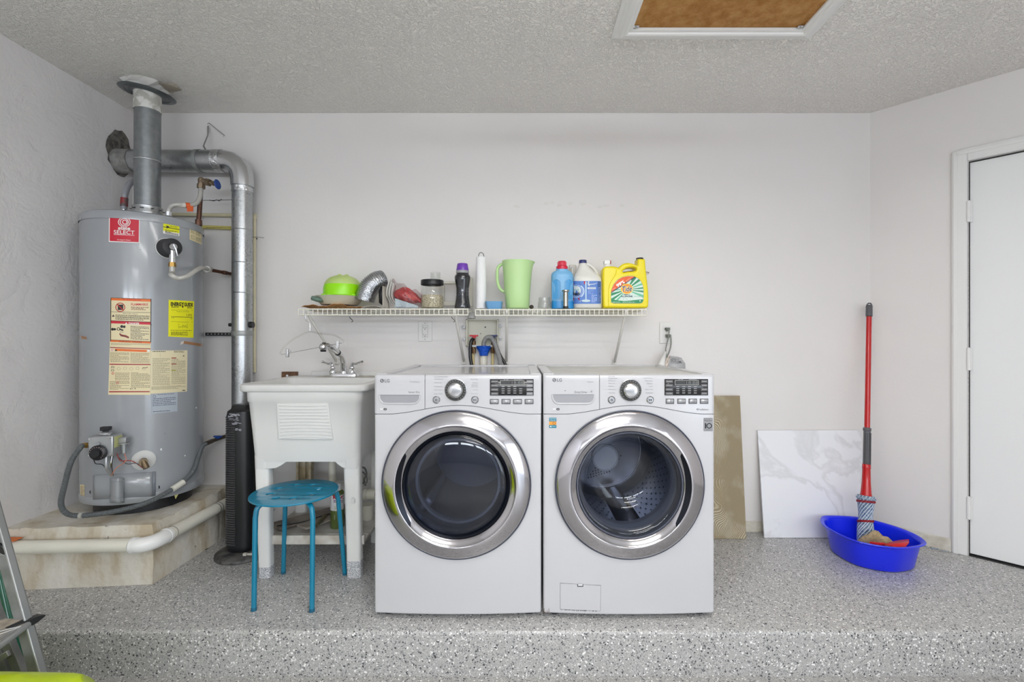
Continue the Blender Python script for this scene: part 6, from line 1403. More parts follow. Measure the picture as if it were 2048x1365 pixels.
D.text('splash', 1142+5, 578, 1158, 582.5, (90, 168, 176), lift=.0045, shear=.1); D.text('bleach', 1133+13, 584, 1159.5, 591, (20, 24, 50), lift=.0045, bold=.03)
D.poly([(1147, 593.5), (1160.5, 593.5), (1157.5, 596.5), (1160, 600.5), (1147, 600.5)], (196, 32, 60), lift=.0032); D.poly([(1147, 602.2), (1162, 601.4), (1161.5, 603.6), (1147, 604)], (226, 230, 236), lift=.0032)
D.rect(1170.6, 564, 1173, 600, (190, 216, 232), lift=.0024); D.disc(1172, 602, 9, 2.6, (196, 216, 226), lift=.0032)
D.rect(1175, 574.8, 1191.5, 578.6, (220, 226, 232), lift=.0024); D.lines(1178, 576, 1190, 577.6, 1, (110, 120, 150), lift=.0042)
D.lines(1176, 581.5, 1187, 589.5, 3, (140, 168, 220), lift=.0024); D.lines(1183, 590.5, 1194, 606, 6, (176, 196, 232), lift=.0024); D.rect(1195.5, 563.5, 1201.5, 606, (64, 96, 156), lift=.0016); D.lines(1196, 575, 1201, 606, 11, (130, 156, 206), lift=.0032)
D.build('jug_label', bj, label='blue bleach label')
# clear thing behind the two bottles
mb = MB(); mb.box(WX(1138, 2.66), WX(1152, 2.66), 2.64, 2.68, WZ(560, 2.66), WZ(531, 2.66)); mb.box(WX(1141, 2.65), WX(1147, 2.65), 2.62, 2.64, WZ(562, 2.65), WZ(536, 2.65)); 
o = mb.build('clear_dispenser', M('milky_plastic', (198, 196, 188), .35), bevel=.004); o.location.z -= 0; tag(o, 'milky plastic dispenser top behind the blue bottle and bleach jug', 'dispenser')
mb = MB(); mb.box(WX(1139, 2.66), WX(1150, 2.66), 2.64, 2.68, zt_, WZ(560, 2.66)); o2_ = mb.build('dispenser_body', M('milky_plastic', (0,0,0)), bevel=.003); o2_.parent = o
# yellow detergent jug
yj = thing('yellow_detergent_jug', 'large yellow detergent jug with press tap and black-capped spout, rightmost on shelf', 'jug', SP(1248, 617, 2.53))
YL = M('detergent_yellow', (232, 214, 6), .32)
Yc, DT = 2.545, .084
outl = [(1206,617.2),(1290,617.2),(1293,614),(1293.6,600),(1292.5,580),(1290,558),(1288,540),(1286.8,524),(1286.5,520.5),(1272.2,520.5),(1271.6,532),(1268,532.5),(1262,529.5),(1252,528),(1243,530),(1236.5,535),(1234,538.5),(1231,536),(1222,534.8),(1210,535.2),(1205,537.5),(1203.2,541),(1202.8,560),(1203.2,590),(1204,612)]
hol = [(p.x, p.y) for p in catmull([(1242,545,0),(1246,541,0),(1252.5,538,0),(1261,537,0),(1267.5,538.5,0),(1269.5,541.5,0),(1267,544,0),(1260,545,0),(1252,545.5,0),(1245,547,0),(1242,545.8,0)], 3)][:-1]
sc = Yc/F
vs, fs = plate([[(x*sc, -y*sc) for x, y in outl], [(x*sc, -y*sc) for x, y in hol]], DT, .011, 4)
mb = MB(); mb.add([(p.x-CX*sc, Yc+p.z, p.y+CY*sc+ZC) for p in vs], fs); ob = mb.build('jug_body', YL, yj, ang=50)
mn = min(v.co.z+ORG[yj.name].z for v in ob.data.vertices); 
mb = MB(); mb.tube(catmull([W(1233.5, 538, Yc-DT/2-.0005), W(1231, 550, Yc-DT/2-.0005), W(1222, 563, Yc-DT/2-.0005), W(1217.5, 580, Yc-DT/2-.0005), W(1217, 613, Yc-DT/2-.0005)], 8), .0022, 6); mb.build('jug_seam', YL, yj)
mb = MB(); XC = WX(1279.4, Yc); mb.lathe([(7.2*sc, WZ(522.2, Yc)), (7.5*sc, WZ(521.5, Yc)), (7.3*sc, WZ(517.2, Yc)), (6.6*sc, WZ(516.3, Yc)), (0, WZ(516.3, Yc))], (XC, Yc, 0), n=28); mb.build('black_cap', M('black_brown_cap', (48, 44, 40), .4), yj, label='black cap')
mb = MB(); XC = WX(1214.5, Yc); mb.lathe([(8.2*sc, WZ(536, Yc)), (8.2*sc, WZ(533.5, Yc)), (6.4*sc, WZ(532.5, Yc)), (6.2*sc, WZ(529, Yc)), (5.2*sc, WZ(528, Yc))], (XC, Yc, 0), n=28)
mb.box(WX(1208, Yc), WX(1217, Yc), Yc-.02, Yc+.02, WZ(529, Yc), WZ(522.5, Yc)); mb.cyl(W(1216, 525.2, Yc-.005), W(1219.5, 525.2, Yc-.005), 4.4*sc, n=24); mb.build('press_tap', M('tap_white', (232, 232, 230), .35), yj, label='white press tap')
mb = MB(); mb.cyl(W(1219.2, 525.2, Yc-.005), W(1221.5, 525.2, Yc-.005), 3.8*sc, n=24); mb.build('tap_button', M('tap_red', (160, 24, 44), .4), yj, label='dark red tap button')
D = Decal(plane_fn(Yc-DT/2))
lab = [(1222.5,605),(1222,590),(1223,580),(1227,570),(1234,561),(1244,555),(1256,552.6),(1266,553),(1275,556.5),(1281,562),(1285.5,571),(1287,580),(1286.8,600),(1284,606),(1278,607.2),(1228,607)]
D.poly([(x+(x-1255)*.02, y+(y-580)*.03) for x, y in lab], (150, 150, 40)); D.poly(lab, (206, 226, 216), lift=.0003)
import itertools
G1, G2 = (38, 138, 90), (110, 186, 150)
C0 = (1253, 580)
def clip(poly_, c):  # keep print inside the label outline by radial limit
    out = []
    for x, y in poly_: out.append((x, y))
    return out
def edge(a):
    dx, dy = cos(a), sin(a); best = 60
    n = len(lab)
    for i in range(n):
        x1, y1 = lab[i]; x2, y2 = lab[(i+1) % n]; ex, ey = x2-x1, y2-y1; den = dx*ey-dy*ex
        if abs(den) < 1e-9: continue
        t = ((x1-C0[0])*ey-(y1-C0[1])*ex)/den; s_ = ((x1-C0[0])*dy-(y1-C0[1])*dx)/den
        if t > 0 and 0 <= s_ <= 1: best = min(best, t)
    return best-.3
def wedge(a0, a1, c, r0=10, lift=.0005):
    k = 4; pts = [(C0[0]+r0*cos(a0), C0[1]+r0*sin(a0))]
    for i in range(k+1):
        a = a0+(a1-a0)*i/k; e_ = edge(a); pts.append((C0[0]+e_*cos(a), C0[1]+e_*sin(a)))
    pts.append((C0[0]+r0*cos(a1), C0[1]+r0*sin(a1))); D.poly(pts, c, lift)
for a0, a1, c in ((-62, -50, G1), (-42, -33, G1), (-24, -17, G2), (-9, -4, G1), (3, 9, G1), (17, 26, G2), (158, 168, G1), (176, 184, G2), (142, 150, G1), (128, 136, G2)): wedge(radians(a0), radians(a1), c)
D.poly([(1222.6, 604), (1222.3, 598.5), (1236, 601.5), (1250, 602.5), (1262, 601.5), (1286.2, 599), (1285.8, 603), (1283, 606), (1278, 606.9), (1228, 606.7)], G1, lift=.0006)
D.poly([(1222.3, 584.5), (1223.5, 579), (1228, 569), (1236, 560), (1245, 555), (1256, 553), (1269.5, 553.8)], (232, 98, 34), lift=.0007)
D.quad([(1222.3, 584.8), (1269, 553.7), (1271.5, 554.8), (1222.4, 586.5)], (40, 44, 80), 1, lift=.0008)
# slanted 99%
vs_, fs_ = textmesh('99%', .05)
def rot(px, py, cx, cy, a): return (cx+(px-cx)*cos(a)-(py-cy)*sin(a), cy+(px-cx)*sin(a)+(py-cy)*cos(a))
def rtext(t, cx, cy, w, h, a, c, bold=0, lift=.001):
    v, f = textmesh(t, bold); P = [rot(cx-w/2+w*u, cy+h/2-h*vv, cx, cy, a) for u, vv in v]
    D.mb.add([D.fn(x, y, D.h+lift) for x, y in P], f, D.mi(c))
rtext('99%', 1240.8, 568, 18, 7.2, radians(-32), (240, 238, 232), .05); rtext('Ingredients', 1256, 560, 11, 2, radians(-32), (240, 220, 200)); rtext('essential', 1257.5, 562.5, 10, 2, radians(-32), (240, 220, 200)); rtext('clean', 1228, 577.5, 7, 1.6, radians(-32), (250, 230, 210))
D.disc(1253.5, 578, 12.4, 10.4, (248, 206, 60), lift=.001); D.disc(1254, 578, 10.4, 8.8, (238, 120, 30), lift=.0013); D.disc(1254.5, 578.5, 7.8, 6.6, (248, 190, 50), lift=.0016)
D.text('Tide', 1243.2, 573, 1264, 584.8, (244, 242, 236), bold=.05, lift=.0019, shear=.15, sk=-1.5); D.text('Tide', 1243.8, 573.5, 1263.5, 584.4, (26, 30, 66), bold=.015, lift=.0023, shear=.15, sk=-1.5)
D.text('SIMPLY', 1247, 588.6, 1260, 590.8, (30, 34, 80), bold=.03, lift=.001); D.text('ALL-IN-ONE', 1241.5, 591.6, 1265, 594.8, (30, 34, 80), bold=.04, lift=.001)
for x in (1246.5, 1253.7, 1261): D.disc(x, 598.6, 2.5, 2.7, (232, 236, 232), lift=.001); D.disc(x, 598.6, 1.2, 1.3, (150, 190, 170), lift=.0013)
D.rect(1267.5, 595.8, 1285, 598.6, (226, 232, 226), lift=.001); D.lines(1268, 593, 1284, 595, 1, (170, 190, 180), lift=.0008); D.lines(1226, 604.4, 1240, 605.8, 1, (240, 244, 240), lift=.001); D.lines(1245, 604.4, 1270, 605.8, 1, (240, 244, 240), lift=.001); D.disc(1280, 602.2, 1.3, 1.5, (200, 226, 230), lift=.001)
D.build('jug_label', yj, label='orange and green product label')
mb = MB(); mb.tube([W(1240, 546, 2.66), W(1272, 541, 2.66), W(1298, 545.5, 2.66)], .0022, 6); mb.tube([W(1298, 545.5, 2.66), W(1297, 548, 2.66), W(1244, 549, 2.66)], .0014, 6); mb.tube([W(1250, 547.5, 2.655), W(1256, 544.5, 2.655), W(1262, 545, 2.655)], .003, 6); mb.tube([W(1244, 549, 2.66), W(1244, 618, 2.66)], .002, 6)
tag(mb.build('wire_rack_end', M('rack_brown', (110, 66, 56), .5)), 'thin reddish-brown wire standing behind the yellow jug handle', 'wire')

# ================================================================ wall fittings
bx = thing('laundry_outlet_box', 'open ivory plastic laundry valve box on the wall between shelf and dryer', 'outlet box', W(964, 666, 2.74))
IV = M('ivory_box', (206, 204, 190), .45)
Yw = 2.722
X0_, X1_, Z0_, Z1_ = WX(931.8, Yw), WX(996.6, Yw), WZ(693.5, Yw), WZ(638.5, Yw)
mb = MB(); mb.box(X0_, X1_, 2.75, 2.7555, Z0_, Z1_); mb.build('back', IV, bx)
for a in ((X0_, X0_+.010, Z0_, Z1_), (X1_-.008, X1_, Z0_, Z1_), (X0_, X1_, Z1_-.008, Z1_), (X0_, X1_, Z0_, Z0_+.008)):
    mb = MB(); mb.box(a[0], a[1], Yw, 2.7515, a[2], a[3]); mb.build('box_side', IV, bx, bevel=.002)
for px, py in ((927.5, 654.5), (928.5, 678.5), (1000, 652.5), (1000, 676)):
    mb = MB(); c_ = W(px, py, 2.74); mb.lathe([(.0105, 0), (.011, -.006), (.004, -.009), (0, -.009)], c_, (0,1,0), 14); mb.build('mounting_ear', WHITE, bx)
mb = MB(); mb.box(WX(997.5, 2.74), WX(1000, 2.74), 2.735, 2.745, WZ(676, 2.74), WZ(652, 2.74)); mb.build('ear_strip', IV, bx)
for px, py in ((970.5, 654.8), (961.2, 668)):
    mb = MB(); mb.cyl(W(px, py, 2.7495), W(px, py, 2.7505), .0045 if px > 965 else .003, n=12); mb.build('knockout', DARK, bx)
for px, mt, nm in ((947.5, M('valve_red', (196, 20, 40), .4), 'red_valve'), (986.5, M('valve_navy', (34, 44, 100), .4), 'blue_valve')):
    mb = MB(); mb.box(WX(px-8.5, 2.70), WX(px+8.5, 2.70), 2.695, 2.71, WZ(673.5, 2.70), WZ(670.3, 2.70)); mb.box(WX(px-3, 2.70), WX(px+4, 2.70), 2.698, 2.712, WZ(677, 2.70), WZ(673, 2.70)); mb.build(nm, mt, bx, bevel=.002)
    mb = MB(); mb.cyl(W(px, 676, 2.715), W(px, 690, 2.715), .0125, n=12); mb.cyl(W(px-.5, 697, 2.715), W(px-.5, 707, 2.715), .0135, n=8); mb.cyl(W(px-.5, 688, 2.715), W(px-.5, 697, 2.715), .010, n=10); mb.build('valve_fitting', M('dull_brass', (110, 84, 58), .4, .7), bx)
    mb = MB(); mb.lathe([(.0155, -.006), (.016, 0), (.0155, .006), (.012, .006)], W(px-1.5, 679.5, 2.70), (0,1,0), 20); mb.build('valve_collar', WHITE, bx)
    mb = MB(); mb.cyl(W(px-1.2, 707, 2.725), W(px-1.2, 760, 2.725), .0085, n=12); mb.build('supply_tube', M('yellow_cream_tube', (204, 186, 134), .4), bx)
mb = MB(); mb.cyl(W(967, 711, 2.725), W(967, 760, 2.725), .022, n=20); mb.build('standpipe', PVC, bx)
mb = MB(); mb.cyl(W(943, 637.5, 2.73), W(943, 624, 2.73), .022, n=20); mb.build('vent_pipe', M('grey_pvc', (190, 190, 188), .4), bx)
mb = MB(); mb.loft([[W(967.5+rx*cos(t), y, 2.712)+Vector((0, rx*sin(t)*2.7/F*.8, .003*sin(9*t+y))) for t in [2*pi*k/28 for k in range(28)]] for rx, y in ((15.5, 692.5), (13.5, 697), (11, 702), (8.8, 707.5), (8.3, 711.5))]); mb.build('blue_sleeve', M('blue_plastic_wrap', (20, 84, 196), .25, bump=(70, .8)), bx, label='crinkled blue plastic sleeve')
mb = MB(); mb.box(WX(944, 2.70), WX(984.5, 2.70), 2.70, 2.722, WZ(694.5, 2.70), WZ(690.5, 2.70)); mb.build('front_strip', M('grey_strip', (196, 196, 196), .5), bx, bevel=.001)
dh = thing('drain_hose', 'grey ribbed drain hose arching out of the blue sleeve behind the dryer', 'hose', W(967, 690, 2.70))
mb = MB(); hose(mb, [W(967, 694, 2.700), W(968, 684, 2.692), W(973, 676, 2.685), W(981, 675, 2.68), W(988, 684, 2.675), W(994, 700, 2.67), W(999, 718, 2.665), W(1003, 742, 2.66)], .0125, .007, .10, 14); mb.build('hose_tube', M('hose_mid_grey', (136, 136, 136), .45), dh)
o = thing('black_supply_hose', 'black rubber supply hose dropping from the red valve', 'hose', W(944, 685, 2.69))
mb = MB(); mb.tube(catmull([W(946.5, 678.5, 2.70), W(942.5, 683, 2.69), W(940.5, 695, 2.685), W(940.5, 712, 2.68), W(942.5, 726, 2.675), W(947, 745, 2.67)], 8), .0098, 12); mb.build('hose_tube', M('rubber_black', (22, 22, 24), .3), o)
o = thing('black_supply_hose', 'black rubber supply hose peeking right of the grey drain hose', 'hose', W(1005, 720, 2.69))
mb = MB(); mb.tube(catmull([W(988, 680, 2.71), W(994, 695, 2.71), W(1001, 712, 2.70), W(1010, 728, 2.69), W(1016, 745, 2.68)], 8), .0085, 12); mb.build('hose_tube', M('rubber_black', (0,0,0)), o)
# duplex outlet, left
def outlet(x0, x1, y0, y1, lab):
    o = thing('wall_outlet', lab, 'outlet', W((x0+x1)/2, (y0+y1)/2, YB))
    mb = MB(); mb.box(WX(x0, 2.75), WX(x1, 2.75), 2.749, 2.7555, WZ(y1, 2.75), WZ(y0, 2.75)); mb.build('cover_plate', M('outlet_white', (220, 219, 216), .35), o, bevel=.002); return o
o = outlet(836.8, 864, 642.8, 683.5, 'white double power outlet on the wall above the dryer left half')
mb = MB(); mb.box(WX(845, 2.747), WX(855.5, 2.747), 2.7465, 2.75, WZ(674.5, 2.747), WZ(651, 2.747)); mb.build('socket_face', M('outlet_white', (0,0,0)), o, bevel=.0008)
D = Decal(plane_fn(2.7465)); 
D.rect(844.8, 650.8, 855.7, 651.2, (120,120,120)); D.rect(844.8, 674.2, 855.7, 674.6, (120,120,120)); D.rect(844.8, 650.8, 845.2, 674.6, (120,120,120)); D.rect(855.3, 650.8, 855.7, 674.6, (120,120,120))
for y in (654.5, 668.5): D.rect(847.3, y, 848.1, y+2.6, DK); D.rect(851.6, y, 852.4, y+2.6, DK); D.disc(849.9, y+4.2, .9, 1, DK, n=10)
D.disc(850, 647, .9, .9, (120, 120, 118), n=8); D.disc(850, 678.8, .9, .9, (120, 120, 118), n=8); D.build('socket_slots', o)
o = outlet(1319.5, 1346, 644.6, 687.3, 'white power outlet with two grey plugs above the washer right corner')
for x, y in ((1335, 659), (1336, 672.5)):
    mb = MB(); a = W(x, y, 2.735); mb.loft([[a+Vector((sx_*r_, -.004-d, sz_*r_*.9)) for sx_, sz_ in ((-1,.8),(1,.8),(1,-.3),(.2,-1),(-.2,-1),(-1,0))] for r_, d in ((.0135,-.012), (.0135, .004), (.010, .012))]); mb.build('plug', M('plug_grey', (108, 112, 104), .5), o, bevel=.0015)
mb = MB(); mb.tube(catmull([W(1338.5, 656, 2.72), W(1338, 666, 2.715), W(1336, 678, 2.71), W(1333.5, 689, 2.71), W(1331.5, 700, 2.70), W(1333, 712, 2.69), W(1333, 735, 2.69)], 8), .0036, 8); mb.build('cord', M('cord_grey', (124, 128, 120), .5), o)
mb = MB(); mb.tube(catmull([W(1341, 670, 2.72), W(1342, 680, 2.712), W(1341.5, 692, 2.705), W(1338, 705, 2.70), W(1334, 716, 2.69), W(1332, 738, 2.69)], 8), .0042, 8); mb.build('cord', M('cord_grey', (0,0,0)), o)
# rolled paper and leaflet behind the washer
o = thing('rolled_manual', 'white rolled paper sticking up behind the washer', 'paper', W(1318, 728, 2.66))
mb = MB(); mb.cyl(W(1316.5, 750, 2.64), W(1331, 704, 2.69), .026, .006, n=20, caps=False); mb.build('paper_roll', M('paper_white', (226, 226, 224), .8), o, solid=.0012)
o = thing('instruction_leaflet', 'printed leaflet with small diagrams tucked behind the washer right corner', 'leaflet', W(1350, 725, 2.66))
lf = [(1340, 712), (1356, 713.5), (1364, 718), (1370.5, 727.5), (1371, 745), (1334, 745)]
def lfn(px, py, h): return W(px, py, 2.645+.00008*(px-1350)**2*.4-h)
mb = MB(); mb.add([lfn(x, y, 0) for x, y in lf], [tuple(range(6))]); mb.build('sheet', M('leaflet_grey', (186, 186, 186), .8), o, solid=.001)
mb = MB(); mb.add([lfn(x, y, .002) for x, y in [(1333, 716), (1337.5, 714.5), (1340.5, 712), (1336, 728), (1332, 745), (1326, 745)]], [tuple(range(6))]); mb.build('folded_edge', M('paper_cream', (226, 216, 204), .8), o, solid=.001)
D = Decal(lambda px, py, h: lfn(px, py, h+.002)); D.disc(1347.5, 720.5, 4.4, 2.8, DK, r_in=.82, n=6); D.quad([(1356, 722), (1361, 724), (1364.5, 727), (1359, 725.5)], (90, 90, 92)); D.lines(1341, 716, 1364, 729, 4, (120, 120, 122), seed=4, fill=.35); D.quad([(1339, 712.5), (1340.6, 712), (1334.6, 727), (1333.5, 727)], (150, 96, 80)); D.build('leaflet_print', o)

# ================================================================ right side: tiles, mop, basin
def leaning(name, lab, cat, bx0, bx1, yb, zt, yt, th, mat, bevel=.0008):
    mb = MB(); d = Vector((0, yt-yb, zt)).normalized(); nn = Vector((0, d.z, -d.y))
    p = [Vector((bx0, yb, .0005)), Vector((bx1, yb, .0005)), Vector((bx1, yt, zt)), Vector((bx0, yt, zt))]
    mb.add(p+[q+nn*th+(Vector((0,0,.0)) if True else 0) for q in p], [(0,1,2,3),(7,6,5,4),(0,4,5,1),(1,5,6,2),(2,6,7,3),(3,7,4,0)])
    mn = min(v.z for v in mb.v)
    for v in mb.v: v.z += .0005-mn
    return tag(mb.build(name, mat, bevel=bevel), lab, cat)
def mortar():
    m = bpy.data.materials.new('combed_mortar_tile'); m.use_nodes = True; nt = m.node_tree; b = nt.nodes['Principled BSDF']; L = nt.links; N = nt.nodes.new
    tc = N('ShaderNodeTexCoord')
    w = N('ShaderNodeTexWave'); w.wave_type = 'BANDS'; w.bands_direction = 'X'; w.inputs['Scale'].default_value = 52; w.inputs['Distortion'].default_value = 0
    dn = N('ShaderNodeTexNoise'); dn.inputs['Scale'].default_value = 3.2; dn.inputs['Detail'].default_value = 1.5; L.new(tc.outputs['Object'], dn.inputs[0])
    dv = N('ShaderNodeVectorMath'); dv.operation = 'MULTIPLY_ADD'; dv.inputs[1].default_value = (.42, 0, .3); L.new(dn.outputs['Color'], dv.inputs[0]); L.new(tc.outputs['Object'], dv.inputs[2]); L.new(dv.outputs[0], w.inputs[0])
    n = N('ShaderNodeTexNoise'); n.inputs['Scale'].default_value = 6; n.inputs['Detail'].default_value = 4; L.new(tc.outputs['Object'], n.inputs[0])
    r = N('ShaderNodeValToRGB'); r.color_ramp.elements[0].position = .50; r.color_ramp.elements[1].position = .60; L.new(n.outputs[0], r.inputs[0])
    r2 = N('ShaderNodeValToRGB'); r2.color_ramp.elements[0].position = .66; r2.color_ramp.elements[1].position = .86; L.new(w.outputs[0], r2.inputs[0])
    mu = N('ShaderNodeMath'); mu.operation = 'MULTIPLY'; L.new(r.outputs[0], mu.inputs[0]); L.new(r2.outputs[0], mu.inputs[1])
    mm = N('ShaderNodeMix'); mm.data_type = 'RGBA'; L.new(w.outputs[0], mm.inputs[0]); mm.inputs[6].default_value = (*lin((146, 132, 104)), 1); mm.inputs[7].default_value = (*lin((170, 156, 128)), 1)
    mx = N('ShaderNodeMix'); mx.data_type = 'RGBA'; L.new(mu.outputs[0], mx.inputs[0]); L.new(mm.outputs[2], mx.inputs[6]); mx.inputs[7].default_value = (*lin((208, 202, 182)), 1)
    L.new(mx.outputs[2], b.inputs['Base Color']); b.inputs['Roughness'].default_value = .75
    bp = N('ShaderNodeBump'); bp.inputs['Strength'].default_value = .5; bp.inputs['Distance'].default_value = .004; L.new(w.outputs[0], bp.inputs['Height']); L.new(bp.outputs[0], b.inputs['Normal']); return m
def marble():
    m = bpy.data.materials.new('veined_white_tile'); m.use_nodes = True; nt = m.node_tree; b = nt.nodes['Principled BSDF']; L = nt.links; N = nt.nodes.new
    tc = N('ShaderNodeTexCoord'); mp = N('ShaderNodeMapping'); mp.inputs['Location'].default_value = (.55, 0, .35); mp.inputs['Rotation'].default_value = (0, .5, 0); L.new(tc.outputs['Object'], mp.inputs[0])
    n = N('ShaderNodeTexNoise'); n.inputs['Scale'].default_value = 2.6; n.inputs['Detail'].default_value = 5; n.inputs['Distortion'].default_value = 1.1; L.new(mp.outputs[0], n.inputs[0])
    r = N('ShaderNodeValToRGB'); e = r.color_ramp.elements; e[0].position = .47; e[0].color = (*lin((232, 233, 237)), 1); e[1].position = .56; e[1].color = (*lin((232, 233, 237)), 1)
    k = e.new(.50); k.color = (*lin((217, 218, 221)), 1); k = e.new(.535); k.color = (*lin((224, 225, 228)), 1)
    L.new(n.outputs[0], r.inputs[0]); L.new(r.outputs[0], b.inputs['Base Color']); b.inputs['Roughness'].default_value = .3; return m
leaning('plank_tile', 'narrow tan tile with combed mortar leaning on the wall right of the washer', 'tile', 1.078, 1.278, 2.652, .800, 2.731, .010, mortar())
leaning('marble_tile', 'large square white veined tile leaning on the wall behind the basin', 'tile', 1.386, 1.986, 2.665, .596, 2.740, .009, marble())

bs = thing('blue_basin', 'deep blue oval plastic basin on the floor by the angled wall', 'basin', (1.78, 2.42, 0))
BB = M('basin_blue', (2, 34, 230), .3, coat=.3)
rim = [(1.668,2.269),(1.758,2.224),(1.846,2.222),(1.960,2.266),(2.0,2.36),(1.985,2.47),(1.925,2.572),(1.860,2.617),(1.717,2.632),(1.655,2.59),(1.607,2.483),(1.619,2.34)]
def smooth_closed(P, k=5):
    n = len(P); out = []
    for i in range(n):
        a, b, c, d = [Vector((*P[(i+j) % n], 0)) for j in (-1, 0, 1, 2)]
        for j in range(k):
            t = j/k; out.append(.5*((2*b)+(c-a)*t+(2*a-5*b+4*c-d)*t*t+(3*b-a-3*c+d)*t**3))
    return out
rp = smooth_closed(rim); bc = sum(rp, Vector())/len(rp)
def lev(s_, z, off=(0, 0)): return [Vector((bc.x+(p.x-bc.x)*s_+off[0], bc.y+(p.y-bc.y)*s_+off[1], z)) for p in rp]
mb = MB(); mb.loft([lev(.70, .0005), lev(.77, .004), lev(.80, .012), lev(.90, .122), lev(.915, .130), lev(.985, .134), lev(1.0, .138), lev(.99, .1415), lev(.93, .140), lev(.895, .132), lev(.885, .122), lev(.785, .016), lev(.75, .007), lev(.3, .006)]); mb.build('basin_body', BB, bs, ang=60)
mb = MB()
def bl_(u, v):
    k = 16.2+2.2*u; i0 = int(k); p = rp[i0].lerp(rp[i0+1], k-i0); t = .45+.5*v; s_ = .80+.10*t; d = Vector((p.x-bc.x, p.y-bc.y, 0)); q = Vector((bc.x, bc.y, .012+.11*t))+d*s_+d.normalized()*.0016; return q
mb.grid(bl_, 4, 3); mb.build('basin_label', M('label_white', (226, 226, 228), .5), bs)

mp_ = thing('twist_mop', 'red and grey twist mop standing in the blue basin, leaning into the corner', 'mop', (1.835, 2.50, .01))
B0 = Vector((1.828, 2.49, .014)); T0 = Vector((WX(1738.5, 2.70), 2.70, WZ(609, 2.70)))
def at(py):   # point on the mop axis seen at photo row py
    # solve along B0->T0
    lo, hi = 0, 1
    for _ in range(40):
        t = (lo+hi)/2; p = B0.lerp(T0, t); y = CY-(p.z-ZC)*F/p.y
        if y > py: lo = t
        else: hi = t
    return B0.lerp(T0, lo)
ax = (T0-B0).normalized()
def kx_(p): return p.y/F
MR = M('mop_red', (184, 8, 16), .25, coat=.3); MG = M('mop_grey', (88, 88, 92), .5)
def stick(ys, rs, nm, mt, n=20):
    mb = MB(); P = [at(y) for y in ys]; mb.tube(P, [r_*kx_(p) for r_, p in zip(rs, P)], n); return mb.build(nm, mt, mp_, ang=50)
stick((634, 857), (4.6, 4.9), 'pole', MR)
stick((611, 612, 633), (4.6, 5.6, 5.8), 'hanging_cap', MG)
mb = MB(); p = at(611); mb.tube([p+Vector((-.012,0,-.01)), p+Vector((-.012,0,.004)), p+Vector((-.004,0,.012)), p+Vector((.008,0,.011)), p+Vector((.013,0,.002)), p+Vector((.013,0,-.012))], .004, 8); mb.build('hanging_loop', MG, mp_)
stick((856, 857, 862, 863), (6.2, 7, 7, 6), 'locking_collar', MG); stick((862, 931), (6.0, 6.4), 'grip_sleeve', MG)
for k in range(5):
    a_ = radians(-150+k*30); p, q_ = at(866), at(929); u_ = Vector((cos(a_), sin(a_), 0)); mb = MB(); mb.cyl(p+u_*.0178, q_+u_*.0185, .0012, n=6); mb.build('grip_groove', DARK, mp_)
stick((929, 930, 937, 938, 965, 985, 994), (6.8, 7.3, 7.4, 7.0, 7.6, 9.2, 10.4), 'wringer_cup', MR, 32)
STR = M('mop_yarn', (88, 114, 146), .9, bump=(160, 1, 2), var=(90, .16, (150, 170, 190)))
mb = MB(); P = [at(y) for y in (992, 996, 1006, 1020, 1036, 1050, 1066, 1082, 1092)]; R_ = [15, 14.5, 13.4, 12.0, 12.4, 14.2, 14.4, 14.4, 13]
mb.tube(P, [r_*.86*kx_(p) for r_, p in zip(R_, P)], 24); mb.build('mop_core', STR, mp_)
u0 = ax.orthogonal().normalized(); w0 = ax.cross(u0); mb = MB(); WHY = M('yarn_light', (206, 214, 222), .9); NS_ = 44
mbs = [MB(), MB()]
for k in range(NS_):
    pts = []
    for i, y in enumerate([992+4*j for j in range(26)]):
        p = at(y); f_ = min(max((y-992)/100, 0), 1)*(len(R_)-1); i0 = int(min(f_, len(R_)-2)); rr_ = (R_[i0]+(R_[i0+1]-R_[i0])*(f_-i0))*.92*kx_(p)
        a_ = 2*pi*k/NS_-(y-992)*.050; pts.append(p+(u0*cos(a_)+w0*sin(a_))*rr_)
    mbs[0 if k % 3 == 0 else 1].tube(pts, .0026, 6)
for i, b_ in enumerate(mbs):
    o = b_.build('yarn_strands', STR if i else WHY, mp_); o['kind'] = 'stuff'
mb = MB(); p = at(997); mb.tube([p+(u0*cos(t)+w0*sin(t))*(.0405+.001*sin(9*t)) for t in [2*pi*k/36 for k in range(36)]], .0052, 8, closed=True); mb.build('yarn_hem', M('yarn_hem', (188, 202, 214), .9, bump=(200, 1), var=(120, .2, (120, 150, 176))), mp_)
for y, r_, tilt in ((1002.5, .0415, .10), (1042, .0365, .22)):
    p = at(y); mb = MB()
    for s_ in (0, .006): mb.tube([p+(u0*cos(t)+w0*sin(t))*(r_-.001)+ax*(tilt*-r_*cos(t-1.2)+.001*sin(12*t)-s_) for t in [2*pi*k/40 for k in range(40)]], .0026, 6, closed=True)
    mb.build('red_band', M('red_band', (150, 14, 26), .7), mp_)
